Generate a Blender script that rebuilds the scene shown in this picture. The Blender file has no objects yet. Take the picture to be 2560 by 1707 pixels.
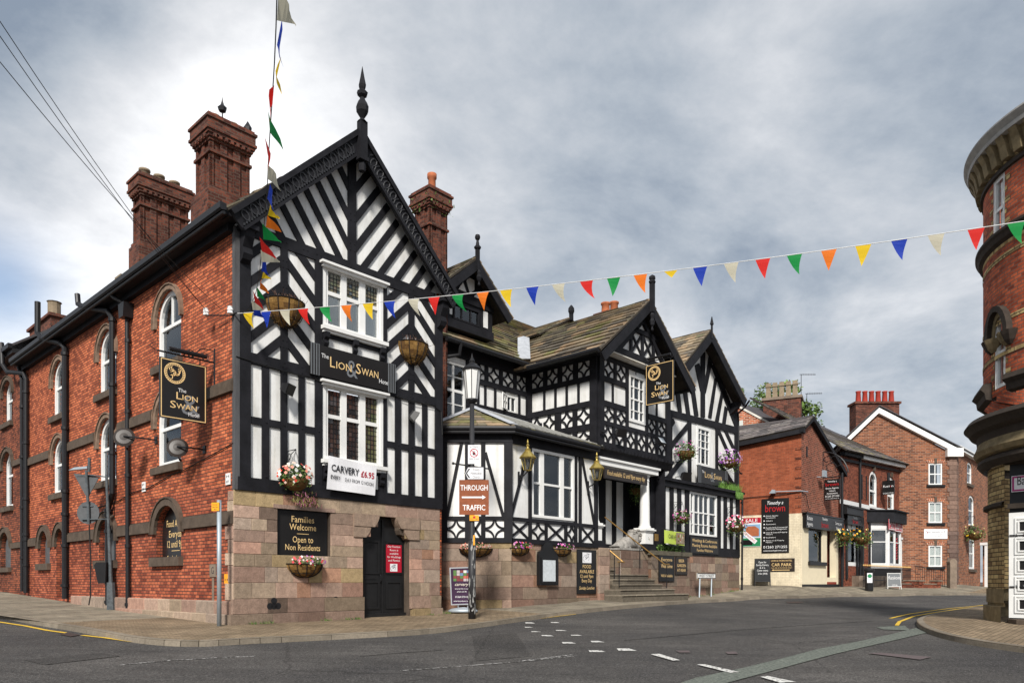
import bpy, bmesh, math, random
import numpy as np
from mathutils import Vector, Matrix
from mathutils.geometry import tessellate_polygon
R=random.Random(7)
C=bpy.context.scene.collection
sc=bpy.context.scene
# ------------------------------------------------ camera, sky, sun, exposure
F=1857.;CX=1280.;CY=1456.;CH=1.0
cam=bpy.data.cameras.new('camera');camo=bpy.data.objects.new('camera',cam);C.objects.link(camo)
camo.location=(0,0,CH);camo.rotation_euler=(math.pi/2,0,0)
cam.sensor_width=36;cam.lens=36*F/2560;cam.shift_y=(CY-853.5)/2560;cam.clip_end=5000
sc.camera=camo
SUN=Vector((-.08,-.79,.61)).normalized()
w=bpy.data.worlds.new('World');sc.world=w;w.use_nodes=True
nt=w.node_tree;nt.nodes.clear();N=nt.nodes.new;L=nt.links.new
out=N('ShaderNodeOutputWorld');bg=N('ShaderNodeBackground');bg.inputs[1].default_value=.1
sky=N('ShaderNodeTexSky');sky.sky_type='NISHITA';sky.sun_disc=False
sky.sun_elevation=math.asin(SUN.z);sky.sun_rotation=math.atan2(SUN.x,SUN.y)
tc=N('ShaderNodeTexCoord');sp=N('ShaderNodeSeparateXYZ');L(tc.outputs['Generated'],sp.inputs[0])
def wm(op,a,b=None,c=None):
    n=N('ShaderNodeMath');n.operation=op
    for i,x in enumerate((a,b,c)):
        if x is None: continue
        if isinstance(x,(int,float)): n.inputs[i].default_value=x
        else: L(x,n.inputs[i])
    return n.outputs[0]
den=wm('ADD',wm('MAXIMUM',sp.outputs[2],0.),.22)
cb=N('ShaderNodeCombineXYZ');L(wm('DIVIDE',sp.outputs[0],den),cb.inputs[0]);L(wm('DIVIDE',sp.outputs[1],den),cb.inputs[1])
def wnoise(scale,det,rough,off,dist=0.):
    m=N('ShaderNodeMapping');m.inputs['Location'].default_value=off;L(cb.outputs[0],m.inputs[0])
    n=N('ShaderNodeTexNoise');n.inputs['Scale'].default_value=scale;n.inputs['Detail'].default_value=det;n.inputs['Roughness'].default_value=rough;n.inputs['Distortion'].default_value=dist
    L(m.outputs[0],n.inputs['Vector']);return n.outputs[0]
n1=wnoise(1.3,12,.60,(1.3,.4,0),.35);n2=wnoise(3.9,9,.62,(4.1,2.2,0),.2)
def bump(px,py,width,amp):
    d=Vector(((px-CX)/F,1,-(py-CY)/F)).normalized()
    dp=N('ShaderNodeVectorMath');dp.operation='DOT_PRODUCT';L(tc.outputs['Generated'],dp.inputs[0]);dp.inputs[1].default_value=d
    e=wm('DIVIDE',wm('SUBTRACT',1.,dp.outputs['Value']),width*width/2)
    return wm('MULTIPLY',wm('POWER',2.718,wm('MULTIPLY',e,-1.)),amp)
bias=wm('ADD',bump(600,200,.15,.22),wm('ADD',bump(400,560,.20,.25),wm('ADD',bump(60,860,.16,.16),wm('ADD',bump(60,120,.17,-.20),bump(330,30,.05,-.05)))))
bias=wm('ADD',bias,wm('ADD',bump(1950,800,.25,.06),wm('ADD',bump(1500,250,.30,-.03),bump(2500,60,.3,-.08))))
val=wm('ADD',wm('ADD',wm('MULTIPLY',n1,.80),wm('MULTIPLY',n2,.30)),wm('ADD',bias,-.035))
cr=N('ShaderNodeValToRGB');L(val,cr.inputs[0]);e=cr.color_ramp
e.elements[0].position=.36;e.elements[0].color=(.215,.26,.325,1)
e.elements[1].position=.47;e.elements[1].color=(.36,.40,.45,1)
for p,c in((.56,(.49,.515,.55,1)),(.66,(.66,.67,.69,1)),(.82,(.98,.98,.98,1))):
    q_=e.elements.new(p);q_.color=c
mul=N('ShaderNodeVectorMath');mul.operation='SCALE';L(cr.outputs[0],mul.inputs[0]);mul.inputs['Scale'].default_value=8.0
# a gap of real blue sky low on the left and a thin veil of it everywhere
gap=wm('MINIMUM',wm('ADD',bump(0,715,.055,.75),.06),1.)
mx=N('ShaderNodeMix');mx.data_type='RGBA';L(gap,mx.inputs[0]);L(mul.outputs[0],mx.inputs[6]);L(sky.outputs[0],mx.inputs[7])
L(mx.outputs[2],bg.inputs[0]);L(bg.outputs[0],out.inputs[0])
sl=bpy.data.lights.new('sun','SUN');sl.energy=3.2;sl.angle=math.radians(9);sl.color=(1,.955,.89)
so=bpy.data.objects.new('sun',sl);C.objects.link(so);so.rotation_euler=SUN.to_track_quat('Z','Y').to_euler()
vs=sc.view_settings;vs.view_transform='Standard';vs.look='None';vs.exposure=.70;vs.gamma=1
# ------------------------------------------------ picture measurements -> places on real planes
Z={'1':(0,600,3.136),'2':(0,1100,3.136),'3':(560,100,2.6133),'4':(560,600,3.1367),'5':(560,1060,3.1367),'6':(1080,580,3.7333),'7':(1080,980,2.75),'8':(1440,680,3.734),'9':(1440,1060,3.409),'10':(1820,900,2.6136),'11':(2360,250,2.41),'12':(2360,850,1.9358),'13':(590,580,4.125),'14':(940,680,4.611),'15':(1330,840,5.227),'16':(1780,1040,6.032),'17':(300,240,3.408),'18':(0,1440,3.36),'19':(900,1480,1.417),'20':(1840,960,7.129),'21':(2080,980,3.015),'22':(1460,1220,5.228),'23':(960,420,5.6),'24':(1980,1160,4.9),'n':(0,0,1)}
def q(k,x,y):
    a,b,s=Z[k];return a+x/s,b+y/s
class Fr:
    def __init__(s,o,u):
        n=math.hypot(*u);s.o=o;s.u=(u[0]/n,u[1]/n);s.n=(s.u[1],-s.u[0])
        s.U=Vector((s.u[0],s.u[1],0));s.N=Vector((s.n[0],s.n[1],0));s.O=Vector((o[0],o[1],0))
    def uz(s,px,py,off=0):
        dx=(px-CX)/F;ox=s.o[0]+off*s.n[0];oy=s.o[1]+off*s.n[1]
        u=(dx*oy-ox)/(s.u[0]-dx*s.u[1]);Y=oy+u*s.u[1]
        return u,CH-(py-CY)/F*Y
    def q(s,k,x,y,off=0): return s.uz(*q(k,x,y),off)
    def r(s,k,x0,y0,x1,y1,off=0):
        # rectangle from its left-top and right-bottom corners
        a=s.q(k,x0,y0,off);b=s.q(k,x1,y1,off);return a[0],b[0],b[1],a[1]
    def p(s,u,z,o=0.): return s.O+s.U*u+s.N*o+Vector((0,0,z))
    def box(s,B,u0,u1,z0,z1,o0,o1,col=None,mi=0):
        B.obox(s.p(u0,z0,o0),s.U*(u1-u0),s.N*(o1-o0),Vector((0,0,z1-z0)),col,mi)
    def poly(s,B,pts,o0,o1,col=None,mi=0):
        if len(pts)>2: B.prism([s.p(u,z,o1) for u,z in pts],s.N*(o0-o1),col,mi)
    def shift(s,du,o=0): p=s.p(du,0,o);return Fr((p.x,p.y),s.u)
UU=(1720.,1857.);_n=math.hypot(*UU);UU=(UU[0]/_n,UU[1]/_n);VV=(-UU[1],UU[0])
Y0=F/104.;C0=(-(1280-586)/F*Y0,Y0)
def front(v): return Fr((C0[0]+v*VV[0],C0[1]+v*VV[1]),UU)
def side(u): return Fr((C0[0]+u*UU[0],C0[1]+u*UU[1]),(-VV[0],-VV[1]))
def H(u,v,z): return Vector((C0[0]+u*UU[0]+v*VV[0],C0[1]+u*UU[1]+v*VV[1],z))
# terrain: pavement-level height field through surveyed points
TP=[(-6.67,17.86,0),(-2.2,22.6,.06),(-.23,24,.19),(3.1,27.4,.36),(10.6,36.4,.58),(-14.0,24.6,.24),(-22.2,32.3,.62),(-35,44,1.0),
    (0,0,-.62),(0,9,-.36),(-9,10,-.22),(4.6,26.2,.24),(10.1,33.4,.28),(14.,36.,.35),(15.5,36.8,.38),(17.8,38,.39),(20.9,40,.38),(24.5,42.5,.38),(29.6,46,.33),(36,50,.3),(15,38.5,.79),(19.8,42.2,.72),(23.3,45.3,.72),(18.9,42.9,.78),(10,42.5,.95),(26.8,51,.88),(31,51.5,.88),
    (22.6,46.9,.85),(24,38,.25),(36,45,.2),(12.5,37.5,.65),(11.4,20.9,0.),(12.5,19.3,.06),(9.4,13.6,-.17),(18,28,.12),(20,12,-.1),(-20,5,-.1),(60,60,.5),(0,70,1.2),(-60,40,1.5),(60,0,0),(-60,-20,-.3),(0,-40,-1.2),(0,120,1.6),(80,120,1.4)]
TPA=np.array(TP,float);n_=len(TP)
_D=np.sqrt(((TPA[:,None,:2]-TPA[None,:,:2])**2).sum(-1)+1.0)
_A=np.zeros((n_+3,n_+3));_A[:n_,:n_]=_D;_A[:n_,n_]=1;_A[:n_,n_+1:]=TPA[:,:2];_A[n_,:n_]=1;_A[n_+1:,:n_]=TPA[:,:2].T
_W=np.linalg.solve(_A,np.concatenate([TPA[:,2],[0,0,0]]))
def G(x,y):
    r=math.hypot(x-5,y-30);k=1.
    if r>90: x=5+(x-5)*90/r;y=30+(y-30)*90/r
    d=np.sqrt((TPA[:,0]-x)**2+(TPA[:,1]-y)**2+1.)
    return float(d@_W[:n_]+_W[n_]+_W[n_+1]*x+_W[n_+2]*y)
RD=-.11
def gp(px,py,dz=0.):
    # point of the ground seen at a measured pixel
    dx=(px-CX)/F;dz_=-(py-CY)/F;lo=3.;Y=3.
    while Y<75:
        if CH+dz_*Y<G(dx*Y,Y)+dz: break
        lo=Y;Y+=.5
    hi=Y
    for _ in range(18):
        m=(lo+hi)/2
        if CH+dz_*m<G(dx*m,m)+dz: hi=m
        else: lo=m
    return Vector((dx*hi,hi,G(dx*hi,hi)+dz))
# ------------------------------------------------ mesh builder
SPLIT={'string_course','stained_glass','lead_came','cornice_bracket','sill_bracket','eaves_bracket','wall_tie','white_band','air_vent','terrace_wall','lead_flashing','plaster_panel','property_cards','property_photos','spear_tip_','pane','door_panel','door_light','strap_hinge','bullet_mark','cresting','barber_stripe','gutter','finial'}
class B:
    def __init__(s): s.v=[];s.f=[];s.c=[];s.m=[];s.uv={}
    def face(s,pts,col=None,mi=0,uv=None):
        i=len(s.v);s.v+=[tuple(p) for p in pts];s.f.append(tuple(range(i,i+len(pts))));s.c.append(col);s.m.append(mi)
        if uv: s.uv[len(s.f)-1]=uv
    def faces(s,vs,fs,col=None,mi=0):
        i=len(s.v);s.v+=[tuple(p) for p in vs]
        for f in fs: s.f.append(tuple(i+j for j in f));s.c.append(col);s.m.append(mi)
    def obox(s,o,a,b,c,col=None,mi=0):
        if a.cross(b).dot(c)<0: a,b=b,a
        vs=[o,o+a,o+a+b,o+b,o+c,o+a+c,o+a+b+c,o+b+c]
        s.faces(vs,[(3,2,1,0),(4,5,6,7),(0,1,5,4),(1,2,6,5),(2,3,7,6),(3,0,4,7)],col,mi)
    def block(s,o,a,b,c,ch,col=None,mi=0):
        # box whose far face (along b) is chamfered by ch
        if a.cross(c).dot(b)>0: flip=True
        else: flip=False
        au=a.normalized()*ch;cu=c.normalized()*ch;bu=b.normalized()*ch
        base=[o,o+a,o+a+c,o+c];mid=[p+b-bu for p in base];top=[o+b+au+cu,o+a+b-au+cu,o+a+c+b-au-cu,o+c+b+au-cu]
        fs=[(8,9,10,11)]
        for i in range(4):
            j=(i+1)%4;fs+=[(i,j,4+j,4+i),(4+i,4+j,8+j,8+i)]
        if flip: fs=[f[::-1] for f in fs];
        s.faces(base+mid+top,[f[::-1] for f in fs] if not flip else [f[::-1] for f in fs],col,mi)
    def prism(s,pts,d,col=None,mi=0):
        n=len(pts);nor=Vector((0,0,0))
        for i in range(n): nor+=pts[i].cross(pts[(i+1)%n])
        if nor.dot(d)>0: pts=pts[::-1]
        q2=[p+d for p in pts];vs=pts+q2
        fs=[(i,i+n,(i+1)%n+n,(i+1)%n) for i in range(n)]
        if n<=4: fs+=[tuple(range(n)),tuple(range(2*n-1,n-1,-1))]
        else:
            t=tessellate_polygon([pts]);nn=nor if nor.dot(d)<=0 else -nor
            for a,b,c in t:
                if (pts[b]-pts[a]).cross(pts[c]-pts[a]).dot(nn)<0: b,c=c,b
                fs.append((a,b,c));fs.append((a+n,c+n,b+n))
        s.faces(vs,fs,col,mi)
    def tube(s,path,r,seg=8,col=None,mi=0,caps=True):
        path=[Vector(p) for p in path];rs=r if isinstance(r,(list,tuple)) else [r]*len(path)
        rings=[];prev=None
        for i,p in enumerate(path):
            t=(path[min(i+1,len(path)-1)]-path[max(i-1,0)]).normalized()
            a=prev-t*prev.dot(t) if prev is not None else None
            if a is None or a.length<1e-4:
                a=t.cross(Vector((0,0,1)))
                if a.length<.05: a=t.cross(Vector((1,0,0)))
            a.normalize();prev=a;b=t.cross(a)
            rings.append([p+(a*math.cos(k*2*math.pi/seg)+b*math.sin(k*2*math.pi/seg))*rs[i] for k in range(seg)])
        vs=[x for g in rings for x in g];fs=[]
        for i in range(len(rings)-1):
            for k in range(seg):
                k2=(k+1)%seg;fs.append((i*seg+k,i*seg+k2,(i+1)*seg+k2,(i+1)*seg+k))
        if caps: fs+=[tuple(range(seg))[::-1],tuple((len(rings)-1)*seg+k for k in range(seg))]
        s.faces(vs,fs,col,mi)
    def lathe(s,c,prof,seg=16,a0=0.,a1=2*math.pi,col=None,mi=0,ax=None,rad=None):
        # prof: [(r,h)] around ax through c
        c=Vector(c);ax=Vector(ax).normalized() if ax is not None else Vector((0,0,1))
        e1=rad or (Vector((1,0,0)) if abs(ax.x)<.9 else Vector((0,1,0)));e1=(e1-ax*e1.dot(ax)).normalized();e2=ax.cross(e1)
        full=abs(a1-a0-2*math.pi)<1e-6;m=seg if full else seg+1;vs=[];fs=[]
        for r,h in prof:
            for k in range(m):
                a=a0+(a1-a0)*k/seg;vs.append(c+ax*h+(e1*math.cos(a)+e2*math.sin(a))*r)
        for i in range(len(prof)-1):
            for k in range(seg):
                k2=(k+1)%m;fs.append((i*m+k,i*m+k2,(i+1)*m+k2,(i+1)*m+k))
        s.faces(vs,fs,col,mi)
    def done(s,name,mats,parent=None,smooth=False):
        if name in SPLIT and len(s.f)>6:
            # pieces that stand apart become objects of their own
            n=len(s.f);V=np.array(s.v,float);bb=[]
            vr=list(range(len(s.v)))
            def fd(i):
                while vr[i]!=i: vr[i]=vr[vr[i]];i=vr[i]
                return i
            for f in s.f:
                a=fd(f[0])
                for j in f[1:]:
                    c=fd(j)
                    if c!=a: vr[c]=a
            gr={}
            for k,f in enumerate(s.f): gr.setdefault(fd(f[0]),[]).append(k)
            gl=list(gr.values());bx=[]
            for g in gl:
                ii=[j for k in g for j in s.f[k]];bx.append([V[ii].min(0)-.012,V[ii].max(0)+.012])
            cl=list(range(len(gl)))
            def fc(i):
                while cl[i]!=i: cl[i]=cl[cl[i]];i=cl[i]
                return i
            for i in range(len(gl)):
                for j in range(i):
                    if (bx[i][0]<=bx[j][1]).all() and (bx[j][0]<=bx[i][1]).all(): cl[fc(i)]=fc(j)
            cs={}
            for i in range(len(gl)): cs.setdefault(fc(i),[]).extend(gl[i])
            if 1<len(cs)<=60:
                first=None
                for ks in cs.values():
                    b_=B();b_.sp=True;mp={}
                    for k in sorted(ks):
                        for j in s.f[k]:
                            if j not in mp: mp[j]=len(b_.v);b_.v.append(s.v[j])
                        b_.f.append(tuple(mp[j] for j in s.f[k]));b_.c.append(s.c[k]);b_.m.append(s.m[k])
                        if k in s.uv: b_.uv[len(b_.f)-1]=s.uv[k]
                    o_=b_.mesh(name,mats,parent,smooth);first=first or o_
                return first
        return s.mesh(name,mats,parent,smooth)
    def mesh(s,name,mats,parent=None,smooth=False):
        me=bpy.data.meshes.new(name);me.from_pydata(s.v,[],s.f)
        if not isinstance(mats,(list,tuple)): mats=[mats]
        for m in mats: me.materials.append(M[m] if isinstance(m,str) else m)
        me.polygons.foreach_set('material_index',s.m)
        if smooth: me.polygons.foreach_set('use_smooth',[True]*len(s.f))
        uvl=me.uv_layers.new(name='UVMap');uv=np.zeros((len(me.loops),2),np.float32)
        V=np.array(s.v,float)
        for i,p in enumerate(me.polygons):
            li=p.loop_start;vi=s.f[i]
            if i in s.uv:
                for k,t in enumerate(s.uv[i]): uv[li+k]=t
                continue
            nx,ny,nz=p.normal
            if abs(nz)<.75:
                l=math.hypot(nx,ny) or 1;tx,ty=-ny/l,nx/l
                for k,j in enumerate(vi): uv[li+k]=(V[j,0]*tx+V[j,1]*ty,V[j,2]/(math.sqrt(max(1-nz*nz,.2))))
            else:
                for k,j in enumerate(vi): uv[li+k]=V[j,:2]
        uvl.data.foreach_set('uv',uv.ravel())
        if any(c is not None for c in s.c):
            ca=me.color_attributes.new('Col','FLOAT_COLOR','CORNER');cc=np.ones((len(me.loops),4),np.float32)
            for i,p in enumerate(me.polygons):
                if s.c[i] is not None: cc[p.loop_start:p.loop_start+p.loop_total,:3]=s.c[i]
            ca.data.foreach_set('color',cc.ravel())
        o=bpy.data.objects.new(name,me);C.objects.link(o)
        if parent is not None: attach(o,parent)
        return o
def attach(o,parent):
    o.parent=parent;o.matrix_parent_inverse=world(parent).inverted()
WM={}
def world(o): return Matrix.Translation(o.location) if o.parent is None else Matrix.Identity(4)
def thing(name,label,cat,loc=(0,0,0),group=None):
    o=bpy.data.objects.new(name,None);C.objects.link(o);o.location=loc;o.empty_display_size=.3
    o['label']=label;o['category']=cat
    if group:o['group']=group
    return o
def tag(o,label,cat,group=None):
    o['label']=label;o['category']=cat
    if group:o['group']=group
    return o
def struct(o,kind='structure'): o['kind']=kind;return o
# ------------------------------------------------ materials
M={}
def nodes(name,rough=.8,metal=0.,spec=.3):
    m=bpy.data.materials.new(name);m.use_nodes=True;t=m.node_tree;b=t.nodes['Principled BSDF']
    b.inputs['Roughness'].default_value=rough;b.inputs['Metallic'].default_value=metal;b.inputs['Specular IOR Level'].default_value=spec
    M[name]=m;return m,t,b
def nnoise(t,scale,det=4,rough=.6,vec=None,stretch=None):
    tcn=t.nodes.new('ShaderNodeTexCoord');v=tcn.outputs['Object']
    if stretch:
        mp=t.nodes.new('ShaderNodeMapping');mp.inputs['Scale'].default_value=stretch;t.links.new(v,mp.inputs[0]);v=mp.outputs[0]
    n=t.nodes.new('ShaderNodeTexNoise');n.inputs['Scale'].default_value=scale;n.inputs['Detail'].default_value=det;n.inputs['Roughness'].default_value=rough
    t.links.new(v,n.inputs['Vector']);return n.outputs[0]
def ramp(t,src,stops):
    r=t.nodes.new('ShaderNodeValToRGB');t.links.new(src,r.inputs[0]);e=r.color_ramp
    e.elements[0].position=stops[0][0];e.elements[0].color=(*stops[0][1],1) if not isinstance(stops[0][1],float) else (stops[0][1],)*3+(1,)
    e.elements[1].position=stops[-1][0];e.elements[1].color=(*stops[-1][1],1) if not isinstance(stops[-1][1],float) else (stops[-1][1],)*3+(1,)
    for p,c in stops[1:-1]:
        x=e.elements.new(p);x.color=(*c,1) if not isinstance(c,float) else (c,c,c,1)
    return r.outputs[0]
def mixc(t,a,b,f=1.,mode='MULTIPLY'):
    m=t.nodes.new('ShaderNodeMix');m.data_type='RGBA';m.blend_type=mode
    if isinstance(f,(int,float)): m.inputs[0].default_value=f
    else: t.links.new(f,m.inputs[0])
    for i,x in((6,a),(7,b)):
        if isinstance(x,tuple): m.inputs[i].default_value=(*x,1)
        else: t.links.new(x,m.inputs[i])
    return m.outputs[2]
def bumpn(t,b,src,strength=.3,dist=.01):
    n=t.nodes.new('ShaderNodeBump');n.inputs['Strength'].default_value=strength;n.inputs['Distance'].default_value=dist
    t.links.new(src,n.inputs['Height']);t.links.new(n.outputs[0],b.inputs['Normal'])
def plain(name,col,rough=.6,metal=0.,var=.25,scale=3.,spec=.3,bmp=0.,stretch=None):
    m,t,b=nodes(name,rough,metal,spec)
    c=mixc(t,tuple(col),ramp(t,nnoise(t,scale,5,.65,stretch=stretch),[(.25,1-var),(.75,1.+var*.3)]))
    t.links.new(c,b.inputs['Base Color'])
    if bmp: bumpn(t,b,nnoise(t,scale*6,4),bmp,.01)
    return m
def vcol(name,rough=.85,var=.35,scale=4.,bmp=.25,spec=.2,fine=25.):
    m,t,b=nodes(name,rough,0,spec);a=t.nodes.new('ShaderNodeAttribute');a.attribute_name='Col'
    c=mixc(t,a.outputs[0],ramp(t,nnoise(t,scale,6,.7),[(.25,1-var),(.75,1.+var*.4)]))
    c=mixc(t,c,ramp(t,nnoise(t,fine,3,.6),[(.3,.82),(.7,1.1)]))
    t.links.new(c,b.inputs['Base Color'])
    if bmp: bumpn(t,b,nnoise(t,fine,4),bmp,.02)
    return m
def brick(name,c1,c2,mortar,bw=.22,bh=.086,mw=.012,odd=.9,grime=.45,gs=.5,bias=0.,dark=(.3,.22,.2),msm=.2,spots=.0):
    m,t,b=nodes(name,.85,0,.2);tcn=t.nodes.new('ShaderNodeTexCoord')
    br=t.nodes.new('ShaderNodeTexBrick');t.links.new(tcn.outputs['UV'],br.inputs['Vector'])
    br.inputs['Color1'].default_value=(*c1,1);br.inputs['Color2'].default_value=(*c2,1);br.inputs['Mortar'].default_value=(*mortar,1)
    br.inputs['Scale'].default_value=1;br.inputs['Brick Width'].default_value=bw;br.inputs['Row Height'].default_value=bh
    br.inputs['Mortar Size'].default_value=mw;br.inputs['Mortar Smooth'].default_value=msm;br.inputs['Bias'].default_value=bias
    c=br.outputs['Color']
    # second layer: odd pale and burnt bricks at the same bond
    b2=t.nodes.new('ShaderNodeTexBrick');t.links.new(tcn.outputs['UV'],b2.inputs['Vector'])
    b2.inputs['Color1'].default_value=(1.35,1.4,1.45,1);b2.inputs['Color2'].default_value=(.38,.36,.38,1);b2.inputs['Mortar'].default_value=(.9,.9,.9,1)
    b2.inputs['Scale'].default_value=1;b2.inputs['Brick Width'].default_value=bw;b2.inputs['Row Height'].default_value=bh;b2.inputs['Mortar Size'].default_value=mw;b2.offset_frequency=2;b2.squash_frequency=3
    b2.inputs['Bias'].default_value=-.35
    c=mixc(t,c,b2.outputs['Color'],odd)
    c=mixc(t,c,ramp(t,nnoise(t,gs,6,.7),[(.3,dark),(.62,(1.,1.,1.))]),grime)
    c=mixc(t,c,ramp(t,nnoise(t,gs*7,4,.7,stretch=(1,1,.35)),[(.3,.66),(.7,1.12)]),.8)
    t.links.new(c,b.inputs['Base Color'])
    iv=t.nodes.new('ShaderNodeMath');iv.operation='SUBTRACT';iv.inputs[0].default_value=1;t.links.new(br.outputs['Fac'],iv.inputs[1])
    bumpn(t,b,iv.outputs[0],.5,.008)
    return m
brick('brick_hotel',(.53,.145,.060),(.37,.084,.038),(.10,.06,.045),grime=.55,gs=.4)
brick('brick_hotel_low',(.44,.12,.055),(.30,.07,.038),(.085,.05,.04),grime=.6,gs=.6)
brick('brick_old',(.30,.085,.04),(.17,.05,.03),(.06,.045,.035),grime=.6)
brick('brick_chimney',(.17,.052,.030),(.095,.033,.024),(.13,.09,.07),grime=.6,gs=1.2)
brick('brick_agents',(.33,.088,.038),(.27,.068,.03),(.30,.14,.09),odd=.3,mw=.006,grime=.25,bh=.08)
brick('brick_agents_front',(.22,.055,.03),(.15,.04,.025),(.40,.24,.17),mw=.012,grime=.4,bh=.1)
brick('brick_row',(.25,.072,.038),(.17,.05,.03),(.16,.07,.045),mw=.008,grime=.5,bh=.08)
brick('brick_sas',(.27,.092,.040),(.15,.05,.028),(.34,.235,.17),mw=.015,grime=.25,bh=.11,bw=.34,gs=.3)
brick('brick_cottage',(.45,.11,.04),(.30,.06,.03),(.62,.45,.33),mw=.02,grime=.2,bh=.11,bw=.3)
brick('brick_corner',(.56,.125,.05),(.40,.08,.038),(.26,.15,.11),mw=.012,grime=.5,gs=.9)
brick('brick_yellow',(.52,.38,.17),(.40,.27,.12),(.10,.075,.05),mw=.012,bw=.3,bh=.11,grime=.6,gs=1.2)
brick('painted_brick',(.72,.63,.46),(.69,.60,.43),(.58,.50,.37),odd=.06,mw=.008,grime=.15)
vcol('stone',.9,.38,6.,.8,fine=28.);vcol('slab_roof',.9,.45,3.,.35);vcol('leaf',.6,.2,2.,0,.3);vcol('petal',.5,.1,8,0,.3);vcol('kerb',.9,.3,3.);vcol('card',.5,.05,2,0)
vcol('leaded',.07,.1,2,0,.8);vcol('coir',.95,.35,9.,.8,.1,60.)
plain('plaster',(.80,.80,.785),.75,var=.1,scale=1.4,bmp=.08)
def plaster_streak():
    m,t,b=nodes('plaster',.75,0,.25)
    c=mixc(t,(.80,.80,.785),ramp(t,nnoise(t,1.1,6,.65),[(.28,.80),(.6,1.)]))
    c=mixc(t,c,ramp(t,nnoise(t,5.,5,.6,stretch=(1,1,.12)),[(.25,(.70,.67,.60)),(.52,(1.,1.,1.))]),.7)
    t.links.new(c,b.inputs['Base Color']);bumpn(t,b,nnoise(t,14,4),.15,.01)
plaster_streak()
plain('plaster_stained',(.74,.71,.64),.8,var=.3,scale=1.3,stretch=(1,1,.5),bmp=.1)
def timber():
    m,t,b=nodes('timber',.65,0,.18)
    c=mixc(t,(.013,.013,.016),ramp(t,nnoise(t,2.2,6,.7),[(.3,.55),(.75,1.5)]))
    t.links.new(c,b.inputs['Base Color']);bumpn(t,b,nnoise(t,22,5,.7,stretch=(1,1,.3)),.35,.01)
timber()
plain('timber_grey',(.10,.10,.105),.8,var=.5,scale=6,stretch=(1,1,.15),bmp=.3)
plain('carving',(.030,.031,.035),.55,var=.3,scale=6)
plain('white_paint',(.78,.78,.76),.45,var=.08,scale=4)
plain('black_paint',(.014,.014,.015),.4,var=.3,scale=4,bmp=.05)
plain('black_iron',(.013,.013,.015),.45,var=.3,scale=5)
plain('sign_black',(.013,.012,.012),.3,var=.2,scale=2)
plain('sign_brown',(.03,.022,.018),.4,var=.2,scale=2)
plain('sign_grey',(.13,.14,.15),.5,var=.1);plain('amp_grey',(.16,.17,.185),.5,var=.05)
plain('gold_letter',(.80,.56,.26),.5,var=.1);plain('cream_letter',(.72,.66,.55),.5,var=.05);plain('white_letter',(.80,.80,.80),.5,var=.03)
plain('red_letter',(.42,.01,.015),.5,var=.05);plain('dark_letter',(.03,.03,.035),.6,var=.05);plain('crimson',(.42,.012,.03),.4,var=.15)
plain('amber',(.85,.36,.02),.5,var=.05);plain('brown_sign',(.27,.075,.025),.5,var=.35,scale=9);plain('banner_white',(.78,.78,.80),.6,var=.05)
plain('lime',(.50,.62,.10),.6,var=.1);plain('poster_plum',(.045,.02,.05),.35,var=.3);plain('board_chalk',(.02,.022,.024),.8,var=.3);plain('sign_green',(.02,.22,.09),.5,var=.1)
plain('sign_magenta',(.38,.02,.16),.5,var=.1);plain('skyblue',(.25,.42,.6),.5,var=.2);plain('lead',(.42,.44,.47),.55,var=.3,scale=5,bmp=.2)
plain('galv',(.36,.41,.45),.45,.3,var=.15,scale=8);plain('alu',(.45,.47,.50),.4,.6,var=.1);plain('grey_back',(.10,.105,.11),.6,var=.3,scale=6)
plain('brass',(.45,.27,.09),.45,.7,var=.45,scale=7);plain('lamp_brass',(.62,.47,.14),.32,.75,var=.2,scale=8)
plain('post_paint',(.03,.03,.033),.5,var=.3);plain('post_worn',(.34,.34,.33),.7,var=.8,scale=5,bmp=.2)
plain('weathered_post',(.10,.115,.125),.75,var=.6,scale=9,bmp=.3)
plain('terracotta',(.42,.13,.055),.8,var=.35,scale=6);plain('pot_buff',(.27,.21,.14),.85,var=.4,scale=6);plain('pot_red',(.36,.04,.025),.7,var=.2,scale=6)
plain('hood_stone',(.25,.17,.12),.88,var=.6,scale=4.,bmp=.3);plain('stone_trim',(.24,.185,.14),.88,var=.5,scale=3.,bmp=.3);plain('stone_dark',(.105,.078,.058),.88,var=.5,scale=3.5,bmp=.3)
plain('stone_lion',(.36,.34,.31),.9,var=.55,scale=9,bmp=.5);plain('step_stone',(.15,.135,.10),.92,var=.55,scale=3.,bmp=.3)
plain('sand_stone_tower',(.26,.20,.11),.88,var=.55,scale=4,bmp=.2);plain('cornice_dark',(.045,.034,.026),.8,var=.5,scale=6,bmp=.2);plain('cornice_grey',(.40,.39,.37),.7,var=.35,scale=5)
plain('slate',(.075,.07,.075),.75,var=.45,scale=2.,bmp=.3)
plain('cream_render',(.74,.65,.47),.85,var=.12,scale=2.);plain('red_step',(.26,.045,.025),.7,var=.2);plain('white_trim',(.70,.70,.69),.55,var=.15,scale=4)
plain('curtain',(.80,.77,.66),.9,var=.25,scale=7,stretch=(6,6,.1));plain('curtain_grey',(.62,.64,.60),.9,var=.25,scale=7,stretch=(6,6,.1))
plain('room_dark',(.035,.03,.028),.9,var=.5,scale=1.5);plain('cable',(.015,.015,.015),.6);plain('wire_light',(.30,.30,.30),.6)
plain('bark',(.09,.065,.045),.9,var=.4,scale=6);plain('yellow_line',(.62,.42,.05),.8,var=.4,scale=9);plain('road_white',(.62,.62,.60),.8,var=.4,scale=14)
plain('iron_cover',(.075,.055,.05),.7,.2,var=.4,scale=30,bmp=.6);plain('manhole_pink',(.12,.095,.095),.9,var=.3,scale=20)
plain('lamp_glass',(.72,.72,.70),.25,var=.05);plain('vegetation_dark',(.02,.04,.012),.8)
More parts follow.
